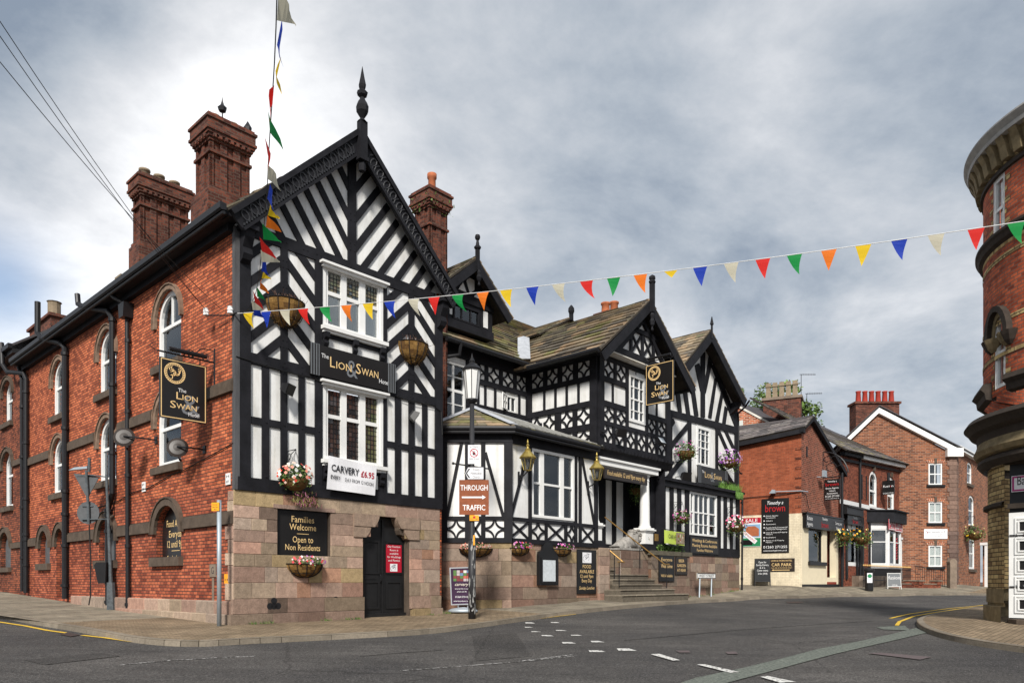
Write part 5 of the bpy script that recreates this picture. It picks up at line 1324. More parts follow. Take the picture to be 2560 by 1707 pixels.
b=B();b.prism([SN.p(NL+.2,10.45,.5),SN.p(-40,10.45,.5),SN.p(-40,13.3,-3.5),SN.p(NL+.2,13.3,-3.5)],Vector((0,0,-.1)));b.done('roof','slate',nb)
b=B();fr_=side(1.2)
b.obox(fr_.p(-21.6,9.8,0),fr_.U*3.1,-fr_.N*.9,Vector((0,0,2.45)));b.obox(fr_.p(-21.7,12.25,.1),fr_.U*3.3,-fr_.N*1.1,Vector((0,0,.12)));cn=b.done('chimney','brick_chimney',nb)
b=B();b.lathe(fr_.p(-20.9,12.37,-.4),[(.22,0),(.2,.3),(.24,.35),(.15,.4)],10);b.done('chimney_pot','stone_dark',cn);b=B();b.lathe(fr_.p(-19.5,12.37,-.4),[(.25,0),(.25,.75),(.3,.8),(.1,.85)],10);b.done('chimney_pot','pot_buff',cn)
# ================================================ ESTATE AGENT'S BUILDING
EA0=(15.0,38.5);ES=Fr(EA0,(.8636,-.5042));EF=Fr(EA0,UU)
ea=thing('shop_building','gabled brick corner shop with cream painted ground floor and black fascia','shop',(EA0[0],EA0[1],.8))
b=B();wall(b,ES,[(-9,4.6),(0,4.6),(0,8.82),(-9,7.75)],(),.2);b.done('brick_wall','brick_agents',ea)
b=B();wall(b,ES,rect(-9,.03,.2,4.6),(),.2,.03);b.done('painted_wall','painted_brick',ea)
wsh=EF.r('24',205,645,370,1190);ddo=EF.r('24',428,680,545,1440)
b=B();wall(b,EF,[(0,4.45),(5.5,4.45),(5.5,7.4),(1.2,9.45),(0,8.85)],(),.2);b.done('brick_wall','brick_agents_front',ea)
b=B();wall(b,EF,rect(-.02,5.5,.2,4.5),[rect(.95,2.95,2.1,4.45),rect(3.6,5.0,1.3,4.45)],.35,.0);b.done('painted_wall','cream_render',ea)
b=B();EF.poly(b,[(-.3,8.95),(1.15,9.75),(1.15,9.55),(-.3,8.75)],.02,.22);EF.poly(b,[(1.15,9.75),(6.1,7.35),(6.1,7.1),(1.15,9.5)],.02,.25);ES.poly(b,[(-9,7.62),(.2,8.72),(.2,8.98),(-9,7.88)],.0,.28)
b.done('bargeboard','timber',ea)
b=B();slabroof(b,ES.p(-9,7.9,.32),ES.p(.25,9.0,.32),ES.p(.45,9.75,-.9),ES.p(-9,8.9,-1.0),.25,.36,.03,cols=[(.17,.15,.148),(.21,.185,.178),(.13,.12,.12),(.25,.225,.21)],taper=False)
a0,a1=EF.p(1.15,9.75,.2),EF.p(6.1,7.35,.2);d_=-EF.N*9
b.prism([a0,a1,a1+d_,a0+d_],Vector((0,0,.06)),(.09,.08,.08));b.prism([ES.p(-9,8.9,-1.0),ES.p(.45,9.75,-.9),a0+d_,a0+d_+ES.U*-9],Vector((0,0,.05)),(.09,.08,.08));b.done('roof','slab_roof',ea)
# side brick wall rear of front gable
b=B();b.prism([EF.p(5.5,.2,0),EF.p(5.5,7.2,0),EF.p(5.5,7.2,-9),EF.p(5.5,.2,-9)],EF.U*-.2);b.done('brick_wall','brick_row',ea)
b=B();EF.box(b,.15,5.55,3.86,4.60,.0,.20);EF.box(b,.08,5.6,4.60,4.66,.0,.26);fb=b.done('shop_fascia','sign_black',ea)
lines(fb,EF,0,0,[('Estate',.22,4.28,.72,0,.62,'white_letter'),('Agents',.22,3.97,.78,0,.62,'white_letter'),('Timothy a',.16,4.38,.8,.3,2.75,'white_letter'),('brown',.34,3.98,1.0,0,2.75,'red_letter'),('Surveyors',.18,4.25,.95,0,4.8,'white_letter'),('Valuers',.2,3.95,.75,0,4.8,'white_letter')],.206)
wn=window(ea,EF,rect(.95,2.95,2.1,3.86),off=-.12,fw=.07,proud=.05,frame='black_paint',curt='R',drape=.2)
b=B();EF.box(b,.88,3.3,1.93,2.12,-.1,.12);b.done('sill','black_paint',wn)
b=B()
for i in range(2):
    for j in range(4): EF.box(b,1.05+i*.27,1.28+i*.27,2.22+j*.32,2.48+j*.32,-.16,-.15)
b.done('property_cards','card_white' if 'card_white' in M else 'white_letter',wn)
b=B()
for i in range(2):
    for j in range(4): EF.box(b,1.08+i*.27,1.25+i*.27,2.33+j*.32,2.45+j*.32,-.149,-.143)
b.done('property_photos','skyblue',wn)
b=B();EF.box(b,3.62,4.98,1.3,3.9,-1.0,-.9);b.done('shop_door','black_paint',ea)
b=B();EF.box(b,3.6,5.0,.6,1.05,-.9,.02);EF.box(b,3.6,4.4,1.05,1.3,-.9,-.2);b.done('doorstep','red_step',ea)
b=B();EF.box(b,.0,5.5,.5,.92,.0,.03);b.done('plinth','black_paint',ea)
pipe(ea,[EF.p(5.62,7.3,.12),EF.p(5.62,.7,.12)],.07)
b=B();EF.box(b,.62,.72,7.6,8.15,.0,.05);b.done('wall_tie','black_iron',ea)
b=B();b.tube([ES.p(-2.95,5.55,.06),ES.p(-1.0,5.62,.06),ES.p(-.05,5.72,.06),EF.p(.35,5.6,.1),EF.p(.6,5.1,.1),EF.p(.75,4.8,.12)],.02,5);b.done('cable','cable',ea)
b=B();b.tube([ES.p(-1.25,5.78,.1),ES.p(-.05,5.75,.12),EF.p(.5,5.75,.14)],.03,6);b.prism([ES.p(-1.55,5.68,.1),ES.p(-1.25,5.68,.1),ES.p(-1.25,5.85,.1),ES.p(-1.4,5.88,.1)],ES.N*.25);lp=b.done('flood_lamp','galv',ea)
# stepped dark quoin bricks at the corner
b=B()
for i in range(14):
    if i%2==0: ES.box(b,-.0-.30,-.0,4.9+i*.25,5.02+i*.25,.0,.03)
b.done('corner_bricks','brick_old',ea)
# ================================================ COTTAGE AND STACK BEHIND
ct=thing('brick_house','tall brick house with a cream verge rising behind the estate agent roof','house',(14,46,1))
CB=Fr((13.0,46.0),(.9,-.43));
pv=[CB.q('20',x,y) for x,y in((22,395),(690,750),(690,1100),(22,1100))]
pv[2]=(pv[2][0],1.);pv[3]=(pv[3][0]-4,1.);pv[0]=(pv[0][0],pv[0][1]);pl=[(pv[0][0]-4,pv[0][1]+ -1.2)]+pv[:3]+[pv[3]]
b=B();wall(b,CB,pl,(),.2);b.done('brick_wall','brick_cottage',ct)
b=B();a_,c_=pv[0],pv[1];CB.poly(b,[(a_[0],a_[1]-.04),(c_[0],c_[1]-.04),(c_[0],c_[1]+.10),(a_[0],a_[1]+.10)],.0,.06);b.done('verge','plaster_stained',ct)
b=B();A_=CB.p(a_[0]-.3,a_[1]+.15,.05);D_=CB.p(c_[0]+.3,c_[1]-.1,.05);bk=-CB.N*6+CB.U*3.6
b.prism([A_,D_,D_+bk,A_+bk],Vector((0,0,.1)));b.done('roof','slate',ct)
ws_=CB.q('20',22,640);b=B();CB.box(b,ws_[0]-.6,ws_[0]+.35,ws_[1]-1.6,ws_[1]-.05,.0,.04);b.done('window','curtain_grey',ct)
# chimney with five square buff pots
K=Fr((17.2,45.5),(.9,-.43));ka=K.q('20',455,350);kb_=K.q('20',1150,190);kz=K.q('20',1150,700)[1]
b=B();wd=kb_[0]-ka[0];h1=kb_[1]-.15
b.obox(K.p(ka[0]+.1,kz-2,0),K.U*(wd-.1),-K.N*1.1,Vector((0,0,h1-kz+2)));sk=b.done('chimney','brick_chimney',ct)
b=B();b.obox(K.p(ka[0],h1,.08),K.U*(wd+.1),-K.N*1.26,Vector((0,0,.16)));b.done('chimney_cap','stone_trim',sk)
for i in range(5):
    uu=ka[0]+.35+i*(wd-.7)/4;b=B();c=K.p(uu,h1+.16,-.5)
    for (r0,z0,r1,z1) in((.17,0,.14,.75),(.19,.75,.19,.85),(.15,.85,.15,1.0)):
        b.lathe(c,[(r0*1.3,z0),(r1*1.3,z1),(.05,z1)],4,a0=.44,a1=.44+2*math.pi)
    b.done('chimney_pot','pot_buff',sk)
# ================================================ BRICK ROW WITH THE BARBER'S BAY
jo=thing('brick_terrace','dark red brick terrace with a white bay window beyond the estate agents','house',(EF.p(11,1,0))[:])
JL,JR=5.62,17.5
jw=[archpts(10.75,12.35,5.75,7.4,8.05,8),archpts(14.45,15.9,5.8,7.5,8.15,8)]
b=B();wall(b,EF,[(JL,.3),(JR,.3),(JR,9.0),(JL,8.4)],jw+[rect(6.6,9.1,2.0,4.4),rect(16.0,17.1,1.1,4.3)],.2,.0);b.done('brick_wall','brick_row',jo)
for (uc,hd) in((11.55,0),(15.2,0)):
    wn=window(jo,EF,archpts(uc-.78,uc+.7,5.78,7.42,8.02,8),off=-.1,fw=.16,bars_z=[(6.8,.12,uc-.65,uc+.6)],curt='Hg',proud=.08);sill(wn,EF,uc-.9,uc+.8,5.78,.12,.1,'white_trim');
    b=B();EF.box(b,uc-.1,uc+.1,8.05,8.35,.0,.12);b.done('keystone','stone_dark',jo)
b=B();
for a,c in((JL,8.6),(8.8,10.6),(12.4,14.3),(16.1,17.4)): EF.box(b,a,c,5.55,5.80,.0,.08)
b.done('white_band','white_trim',jo)
jz=lambda u:8.30+(u-JL)*.050
b=B();EF.poly(b,[(JL,jz(JL)-.3),(JR,jz(JR)-.3),(JR,jz(JR)-.16),(JL,jz(JL)-.16)],.0,.12);EF.poly(b,[(JL,jz(JL)),(8.7,jz(8.7)),(8.7,jz(8.7)+.2),(JL,jz(JL)+.2)],.0,.3);b.done('cornice','timber',jo)
b=B();EF.poly(b,[(8.7,jz(8.7)),(JR+.1,jz(JR)),(JR+.1,jz(JR)+.22),(8.7,jz(8.7)+.22)],.12,.34);b.done('fascia_board','white_trim',jo)
b=B();r0=EF.p(JL-.3,jz(JL)+.22,.5);r1=EF.p(JR+.35,jz(JR)+.24,.5);zr=11.62;q1=EF.p(JR+.35,zr,-3.8);q0=EF.p(JL-3.5,zr,-3.8);slabroof(b,r0,r1,q1,q0,.34,.5,.02,cols=[(.13,.12,.118),(.16,.145,.135),(.11,.10,.10),(.18,.155,.135)],mossy=.08);b.done('roof','slab_roof',jo)
pipe(jo,[EF.p(8.7,8.45,.12),EF.p(8.7,.8,.12)],.07);pipe(jo,[EF.p(10.5,5.5,.12),EF.p(10.5,.8,.12)],.06)
b=B();
for u in(9.0+.3,10.1): EF.box(b,u,u+.08,6.1,7.6,.0,.05)
b.done('wall_tie','black_iron',jo)
b=B();EF.box(b,JL+.15,8.6,4.95,5.35,.0,.35);EF.box(b,JL+.15,8.55,5.35,5.45,.0,.45);
for u in(5.8,6.5,8.3,9.3): EF.box(b,u,u+.25,1.2,5.0,.0,.08)
b.done('shopfront','black_paint',jo)
wn=window(jo,EF,rect(6.62,9.08,2.0,4.4),off=-.08,fw=.22,curt='R',proud=.08,drape=.2)
b=B();EF.box(b,6.3,9.0,4.4,4.95,.02,.2);fs=b.done('shop_sign','sign_black',jo);lines(fs,EF,7.6,0,[('Timothy a',.14,4.78,.8,.3,0,'white_letter'),('brown',.28,4.48,.9,0,0,'red_letter')],.21)
# barber's bay
ba,bc,bd,be=10.6,11.5,14.0,15.1;po=.95
b=B()
plan=[(ba,0),(bc,po),(bd,po),(be,0)]
def bayface(i):
    p0,p1=plan[i],plan[i+1];A_=EF.p(p0[0],0,p0[1]);B_=EF.p(p1[0],0,p1[1]);d=B_-A_;return Fr((A_.x,A_.y),(d.x,d.y)),d.length
for i in range(3):
    f_,L_=bayface(i);n_w=1 if i!=1 else 2
    hs=[rect(.14+(L_-.14)*k/n_w,.0+(L_-.14)*(k+1)/n_w,2.15,4.35) for k in range(n_w)]
    wall(b,f_,rect(0,L_,1.9,4.75),hs,.1,.0)
b.done('bay_front','white_trim',jo)
for i in range(3):
    f_,L_=bayface(i);n_w=1 if i!=1 else 2
    for k in range(n_w): window(jo,f_,rect(.15+(L_-.14)*k/n_w,-.01+(L_-.14)*(k+1)/n_w,2.16,4.34),off=-.05,fw=.06,bars_z=[(3.55,.05,.15+(L_-.14)*k/n_w,-.01+(L_-.14)*(k+1)/n_w)],proud=.03,room=.4)
b=B();b.prism([EF.p(u,4.75,o) for u,o in((ba-.3,0),(bc-.1,po+.3),(bd+.15,po+.3),(be+.35,0))],Vector((0,0,.7)));b.prism([EF.p(u,5.45,o) for u,o in((ba-.4,0),(bc-.15,po+.42),(bd+.2,po+.42),(be+.5,0))],Vector((0,0,.08)));b.done('bay_canopy','timber',jo)
b=B();b.prism([EF.p(u,.3,o) for u,o in((ba,0),(bc,po-.02),(bd,po-.02),(be,0))],Vector((0,0,1.6)));b.done('bay_base','black_paint',jo)
f_,L_=bayface(1)
def plate(name,label,cat,fr,u0,u1,z0,z1,o,mat,th=.03,parent=None,border=None,group=None,bw_=.02):
    b=B();fr.box(b,u0,u1,z0,z1,o,o+th);ob=b.done(name,mat,parent)
    if parent is None: tag(ob,label,cat,group)
    if border:
        b=B();rr=inset(rect(u0,u1,z0,z1),.015);ring(b,fr,rr,inset(rr,bw_),o+th,o+th+.004);b.done('border',border,ob)
    return ob
f0_,L0=bayface(0)
sg=plate('shop_sign','crimson sign reading Johns with a telephone number, on the barber bay left of its twin','sign',f_,-.35,.95,4.3,4.95,.05,'crimson',border='white_letter',bw_=.04)
lines(sg,f_,.3,0,[('JOHNS',.24,4.66,.95),('TEL.',.12,4.5,.35),('277323',.12,4.36,.7)],.09,'white_letter')
sg=plate('shop_sign','crimson sign reading Johns Barber Shop on the right half of the barber bay','sign',f_,1.0,2.5,4.25,4.9,.05,'crimson',border='white_letter',bw_=.04)
lines(sg,f_,1.75,0,[('Johns',.20,4.6,.75),('BARBER SHOP',.15,4.38,1.3)],.09,'white_letter')
# barber's pole picture in the window
b=B()
for k in range(8): f_.poly(b,[(1.55,2.45+k*.18),(1.85,2.55+k*.18),(1.85,2.64+k*.18),(1.55,2.54+k*.18)],-.045,-.04)
pp=b.done('barber_stripe','crimson',jo)
b=B();EF.box(b,16.0,17.1,1.2,3.5,-.15,-.1);EF.box(b,15.75,15.97,1.1,4.0,.0,.15);EF.box(b,17.1,17.32,1.1,4.0,.0,.15);EF.box(b,15.7,17.4,3.95,4.1,.0,.2);b.done('door_case','white_trim',jo)
# ================================================ SAS BUILDING
XS=(2390-1280)/F*51
SF=Fr((0,51),(1,0));SRr=Fr((XS,51),UU)
sa=thing('brick_building','three storey brick house with white verges, six red chimney pots and stone quoins','building',(XS,51,.9))
b=B();fh=[]
for z0,z1 in((7.72,9.2),(5.1,6.55),(2.1,3.58)): fh.append(rect(28.6,29.55,z0,z1))
wall(b,SF,[(22.0,.3),(XS,.3),(XS,9.75),(25.1,12.6),(22.0,10.0)],fh,.2);b.done('brick_wall','brick_sas',sa)
rw=[(3.3,4.9,8.15,9.35,9.75),(3.75,5.6,5.15,6.9,7.4),(3.9,5.85,2.0,3.9,4.3)]
b=B();wall(b,SRr,rect(0,16,.3,10.3),[archpts(*w_,8) for w_ in rw]+[rect(7.7,9.9,.4,3.9)],.25);b.done('brick_wall','brick_sas',sa)
cu=['','Fg','Fg']
for i_,(z0,z1) in enumerate(((7.72,9.2),(5.1,6.55),(2.1,3.58))):
    wn=window(sa,SF,rect(28.61,29.54,z0,z1),off=-.08,fw=.09,bars_u=[(29.07,.05,z0,z1)],bars_z=[((z0+z1)/2,.07,28.65,29.5)],curt=cu[i_],proud=.05);sill(wn,SF,28.45,29.7,z0,.16,.1,'black_paint')
    b=B()
    for k in range(9):
        a=-1+2*k/8;SF.poly(b,[(29.07+a*.50-.045,z1),(29.07+a*.50+.045,z1),(29.07+a*.62+.05,z1+.27-abs(a)*.05),(29.07+a*.62-.05,z1+.27-abs(a)*.05)],.0,.03)
    b.done('brick_lintel','brick_cottage',wn);b=B();SF.box(b,28.98,29.16,z1,z1+.34,.03,.06);b.done('keystone','stone_dark',wn)
for i_,w_ in enumerate(rw):
    wn=window(sa,SRr,archpts(w_[0]+.02,w_[1]-.02,w_[2]+.01,w_[3],w_[4]-.02,8),off=-.1,fw=.14,bars_z=[((w_[2]+w_[4])/2,.09,w_[0],w_[1])],curt='Fg',proud=.05);sill(wn,SRr,w_[0]-.15,w_[1]+.15,w_[2],.2,.12,'stone_dark')
b=B()
SF.poly(b,[(21.8,9.83),(25.1,12.95),(25.1,12.62),(21.8,9.5)],.0,.25);SF.poly(b,[(25.1,12.95),(XS+.15,10.1),(XS+.15,9.72),(25.1,12.57)],.0,.25);SF.box(b,XS-.75,XS+.35,9.62,10.2,.0,.3);SRr.box(b,.1,16,10.05,10.4,.0,.3)
b.done('white_verge','white_paint',sa)
b=B();b.prism([Vector((XS+.2,50.7,10.2)),Vector((XS+.2,50.7,10.2))+SRr.U*16,Vector((25.1,50.7,13.05))+SRr.U*16,Vector((25.1,50.7,13.05))],Vector((0,0,.08)));b.prism([Vector((21.7,50.7,9.9)),Vector((25.1,50.7,13.05)),Vector((25.1,50.7,13.05))+SRr.U*16,Vector((21.7,50.7,9.9))+SRr.U*16],Vector((0,0,.08)));b.done('roof','slate',sa)
b=B()
for k in range(30):
    z0=.95+k*.30
    if z0>9.5: break
    wq=.62 if k%2 else .48;col=(.24,.155,.12) if k>11 else(.17,.115,.095);cc=sh(col,.8,1.15)
    SF.box(b,XS-wq,XS+.02,z0,z0+.28,.0,.05,cc);SRr.box(b,-.02,wq,z0,z0+.28,.0,.05,cc)
b.done('quoin','stone',sa)
b=B();b.obox(Vector((23.75,51.3,11)),Vector((3.0,0,0)),Vector((0,1.0,0)),Vector((0,0,2.35)));b.obox(Vector((23.65,51.2,13.35)),Vector((3.2,0,0)),Vector((0,1.2,0)),Vector((0,0,.15)));sk=b.done('chimney','brick_chimney',sa)
for i in range(6):
    b=B();b.lathe(Vector((24.1+i*.46,51.7,13.5)),[(.19,0),(.15,.7),(.18,.74),(.18,.8),(.1,.8)],10);b.done('chimney_pot','pot_red',sk,True)
b=B()
for i in range(9): SF.box(b,23.6+i*.17,23.82+i*.17,11.25+i*.15,11.42+i*.15+.1,-.25,-.2)
for i in range(8): SF.box(b,25.3+i*.19,25.55+i*.19,12.85-i*.13,13.02-i*.13,-.25,-.2)
b.done('lead_flashing','lead',sa)
b=B();SRr.box(b,7.5,10.1,3.85,4.05,.0,.5);SRr.box(b,7.55,7.85,.4,3.85,.3,.5);b.done('porch','white_trim',sa)
sg=plate('office_sign','white office sign with grey lettering on the brick gable between two windows','sign',SF,28.27,29.87,4.02,4.68,.02,'banner_white')
lines(sg,SF,29.1,0,[('sas daniels LLP',.15,4.42,1.25),('SOLICITORS',.06,4.30,.6,0,.1),('Tel: 01260 282350',.08,4.18,.8)],.054,'amp_grey')
b=B();b.tube([SF.p(28.42,4.55,.056),SF.p(28.52,4.42,.056),SF.p(28.46,4.38,.056)],.015,4);b.done('emblem','crimson',sg)
# ================================================ ROUND CORNER BUILDING ON THE RIGHT
TX,TY,TR=12.43+.8442*3.3,19.6-.5361*3.3,3.3
tw=thing('corner_building','round fronted red brick corner building with stone bands and a white door','building',(TX,TY,0))
def tang(px,r=TR,side_=True):
    dx=(px-CX)/F;d=Vector((dx,1)).normalized();c=Vector((TX,TY));pr_=c.dot(d);h2=c.length_squared-pr_*pr_
    t=pr_-math.sqrt(max(r*r-h2,0));p=d*t-c;return math.atan2(p.y,p.x)
def tz(px,py,r=TR):
    a=tang(px,r);return a,CH-(py-CY)/F*(TY+r*math.sin(a))
A1=tang(2459)     # silhouette angle
AL=A1-1.15;AR=A1+1.6
def cylwall(b,r,z0,z1,a0,a1,holes=(),n=96,mi=0):
    # holes: (a0,a1,z0,z1) punched on the facet grid
    for i in range(n):
        x0=a0+(a1-a0)*i/n;x1=a0+(a1-a0)*(i+1)/n;m=(x0+x1)/2
        zs_=[(z0,z1)]
        for h in holes:
            if h[0]<m<h[1]: zs_=[w_ for za,zb in zs_ for w_ in (((za,min(zb,h[2])),(max(za,h[3]),zb)) if h[2]<zb and h[3]>za else ((za,zb),))]
        for za,zb in zs_:
            if zb<=za: continue
            P_=lambda a,z:(TX+r*math.cos(a),TY+r*math.sin(a),z)
            b.face([P_(x0,za),P_(x1,za),P_(x1,zb),P_(x0,zb)],None,mi,uv=[(x0*r,za),(x1*r,za),(x1*r,zb),(x0*r,zb)])
def band(b,prof,a0=None,a1=None,n=64):
    b.lathe((TX,TY,0),[(TR+o,z) for o,z in prof],n,a0=AL if a0 is None else a0,a1=AR if a1 is None else a1)
# windows: upper and middle, seen at a glancing angle
ua,ub=sorted((tang(2484),tang(2512)));ma,mb=sorted((tang(2488),tang(2514)))
_,zu0=tz(2498,600);_,zu1=tz(2498,440);_,zm0=tz(2500,968);_,zm1=tz(2500,790)
b=B();cylwall(b,TR,5.6,12.2,AL,AR,[(ua,ub,zu0,zu1),(ma,mb,zm0,zm1)],n=640);b.done('brick_wall','brick_corner',tw)
def tower_window(a0,a1,z0,z1,nm):
    r=TR-.06;b=B();g=B();n=6
    def pt(a,z,rr=r): return (TX+rr*math.cos(a),TY+rr*math.sin(a),z)
    def q_(a,c,za,zb,rr): return [pt(a,za,rr),pt(c,za,rr),pt(c,zb,rr),pt(a,zb,rr)]
    da=.022
    for i in range(n):
        x0=a0+(a1-a0)*i/n;x1=a0+(a1-a0)*(i+1)/n;g.face(q_(x0,x1,z0,z1,r-.02))
        for za,zb in((z0,z0+.1),((z0+z1)/2-.04,(z0+z1)/2+.04),(z1-.1,z1)): b.face(q_(x0,x1,za,zb,r+.03))
    for a,c in((a0,a0+da),(a1-da,a1)): b.face(q_(a,c,z0,z1,r+.04));b.face([pt(a,z0,r-.05),pt(a,z1,r-.05),pt(a,z1,TR),pt(a,z0,TR)]);b.face([pt(c,z0,r-.05),pt(c,z1,r-.05),pt(c,z1,r+.04),pt(c,z0,r+.04)])
    for z in(z0,z1): b.face([pt(a0,z,r-.05),pt(a1,z,r-.05),pt(a1,z,TR),pt(a0,z,TR)])
    o=b.done('window','white_paint',tw);g.done('pane','glass',o)
    h=B()
    for i in range(n):
        x0=a0+(a1-a0)*i/n;x1=a0+(a1-a0)*(i+1)/n;h.face(q_(x0,x1,z0,z1,r-.10))
    h.done('curtain','curtain_grey',o)
tower_window(ua,ub,zu0,zu1,0);tower_window(ma,mb,zm0,zm1,0)
# arched hood of the middle window
def arc_on(a0,a1,zs,zt,w0,w1,o,mat,nm):
    b=B();am=(a0+a1)/2;ha=(a1-a0)/2;n=12
    for i in range(n):
        t0,t1=math.pi*i/n,math.pi*(i+1)/n;vs=[]
        for t in(t0,t1):
            for w_ in(w0,w1):
                for oo in(0,o):
                    a=am+(ha+w_/TR)*math.cos(t);z=zs+(zt-zs+w_)*math.sin(t);vs.append((TX+(TR+oo)*math.cos(a),TY+(TR+oo)*math.sin(a),z))
        b.faces(vs,[(1,3,7,5),(0,1,5,4),(2,3,7,6)])
    for s_ in(-1,1):
        a=am+s_*(ha+(w0+w1)/2/TR);b.lathe((TX+(TR)*math.cos(a),TY+TR*math.sin(a),zs-.22),[(.05,-.1),(.14,0),(.20,.12),(.24,.22),(.0,.22)],8)
    return b.done(nm,mat,tw)
arc_on(ma,mb,zm1-.5,zm1-.02,.0,.12,.04,'sand_stone_tower','arch_hood');arc_on(ma,mb,zm1-.5,zm1-.02,.12,.26,.16,'cornice_dark','arch_hood')
def zz_(y,px=2510): return tz(px,y)[1]
b=B();band(b,[(0,zz_(595)-.12),(.10,zz_(595)-.05),(.14,zz_(595)+.05),(.18,zz_(595)+.10),(.18,zz_(595)+.16),(0,zz_(595)+.22)]);b.done('stone_band','cornice_dark',tw)
b=B();band(b,[(.012,zz_(615)),(.012,zz_(600))]);band(b,[(.012,zz_(420)),(.012,zz_(400))]);
for yy in (335,640,800,885): band(b,[(.012,zz_(yy)-.05),(.012,zz_(yy)+.06)])
# yellow bricks toothed in beside the windows
for (a_,c_,za,zb) in((ua,ub,zu0,zu1),(ma,mb,zm0,zm1)):
    for k in range(int((zb-za)/.26)):
        for e_,sg_ in((a_,-1),(c_,1)):
            w_=(.20 if k%2 else .10)/TR;x0,x1=sorted((e_+sg_*.004,e_+sg_*w_));z_=za+k*.26
            b.face([(TX+(TR+.012)*math.cos(a),TY+(TR+.012)*math.sin(a),z) for a,z in((x0,z_),(x1,z_),(x1,z_+.12),(x0,z_+.12))])
b.done('yellow_brick_band','brick_yellow',tw)
b=B();zc=zu1+.0;band(b,[(0,zc-.02),(.06,zc),(.06,zc+.10),(0,zc+.14)]);b.done('stone_band','cornice_dark',tw)
ztop=zz_(300,2500)
b=B();band(b,[(0,zu1+.2),(.10,zu1+.3),(.16,zu1+.6),(.28,zu1+.72),(.30,zu1+.80)]);b.done('cornice','sand_stone_tower',tw)
n=24;b=B()
for i in range(n):
    a=AL+(AR-AL)*(i+.5)/n;c=Vector((TX+(TR+.0)*math.cos(a),TY+(TR+.0)*math.sin(a),zu1+.15));rd=Vector((math.cos(a),math.sin(a),0));tg=Vector((-math.sin(a),math.cos(a),0))
    b.prism([c-tg*.11,c-tg*.11+rd*.16,c-tg*.11+rd*.22+Vector((0,0,.3)),c-tg*.11+rd*.32+Vector((0,0,.5)),c-tg*.11+rd*.32+Vector((0,0,.62)),c-tg*.11+Vector((0,0,.62))],tg*.22)
b.done('cornice_bracket','sand_stone_tower',tw)
b=B();band(b,[(0,zu1+.62),(.34,zu1+.66),(.36,zu1+.74),(.33,zu1+.77),(.40,zu1+.85),(.44,zu1+.90),(.44,zu1+.94),(.36,zu1+.97),(-.5,zu1+1.02)]);b.done('crown_cornice','cornice_grey',tw)
# heavy moulded cornice over the shop
zs1=zz_(1000,2520)
b=B();z_=zz_(985,2505);band(b,[(0,z_+.42),(.20,z_+.38),(.26,z_+.25),(.16,z_+.15),(.14,z_+.0),(.0,z_-.05)],sorted((tang(2480),tang(2530)))[0],sorted((tang(2480),tang(2530)))[1],16);
for aa in sorted((tang(2480),tang(2530))): b.face([(TX+(TR+o)*math.cos(aa),TY+(TR+o)*math.sin(aa),z) for o,z in((-.1,z_+.42),(.20,z_+.38),(.26,z_+.25),(.16,z_+.15),(.14,z_),(-.1,z_-.05))])
b.done('window_balcony','cornice_dark',tw)
z1_=zz_(1065,2500)
b=B();band(b,[(0,z1_+.30),(.36,z1_+.28),(.44,z1_+.16),(.36,z1_+.08),(.30,z1_-.02),(.16,z1_-.1),(.14,z1_-.28)]);b.done('shop_cornice','cornice_dark',tw)
b=B();band(b,[(.14,z1_-.28),(.16,z1_-.36),(.22,z1_-.5),(.16,z1_-.62),(.05,z1_-.66)]);b.done('shop_cornice','sand_stone_tower',tw)
b=B();band(b,[(.05,z1_-.66),(.12,z1_-.72),(.14,z1_-.8),(.06,z1_-.9),(0,z1_-.95)]);b.done('shop_cornice','cornice_dark',tw)
# yellow brick pier then door
ap0,ap1=sorted((tang(2464,TR-.15),tang(2511,TR-.15)));zt_=z1_-.93
rp=TR-.10
b=B();cylwall(b,rp,.85,zt_,AL,max(ap0,ap1) if False else tang(2511,rp),(),40);b.done('yellow_brick_pier','brick_yellow',tw)
b=B();
for z0,z1,o in((-.2,.42,.10),(.42,.50,.0),(.50,.85,.03)):
    b.lathe((TX,TY,0),[(rp-.1,z0),(rp+o,z0),(rp+o,z1),(rp-.1,z1)],40,a0=AL,a1=tang(2511,rp)+.01)
b.done('pier_base','sand_stone_tower',tw)
b=B();
for i in range(12): 
    z=.95+i*.36
b.lathe((TX,TY,0),[(rp,zz_(1262,2490)-.06),(rp+.10,zz_(1262,2490)-.03),(rp+.10,zz_(1262,2490)+.05),(rp,zz_(1262,2490)+.09)],40,a0=AL,a1=tang(2511,rp)+.02);b.done('pier_band','cornice_dark',tw)
a_d0=tang(2511,rp);pD=Vector((TX+(rp-.12)*math.cos(a_d0),TY+(rp-.12)*math.sin(a_d0)))
DFr=Fr((pD.x,pD.y),(.62,-.78))
if DFr.N.dot(Vector((-1,-.3,0)))<0: DFr.N=-DFr.N
b=B();wall(b,DFr,rect(0,4.0,-.2,zt_+.2),(),.1);b.done('shopfront_frame','black_paint',tw)
du=DFr.uz(2523,1300,.05)[0]
zb_=DFr.uz(2523,1543,.05)[1];ztp=DFr.uz(2523,1282,.05)[1]
b=B();DFr.box(b,du,du+1.3,zb_,ztp,.02,.07);dd=b.done('door','white_paint',tw)
b=B();g=B()
for k in range(5):
    z0=zb_+.12+k*(ztp-zb_-.2)/5;rr=rect(du+.13,du+.62,z0,z0+.42);ring(b,DFr,rr,inset(rr,.035),.07,.10);r2=inset(rr,.07);ring(b,DFr,r2,inset(r2,.03),.07,.115);DFr.poly(g,inset(r2,.03),.071,.078)
b.done('door_panel','white_paint',dd);g.done('door_light','glass_dark' if 'glass_dark' in M else 'sign_black',dd)
b=B()
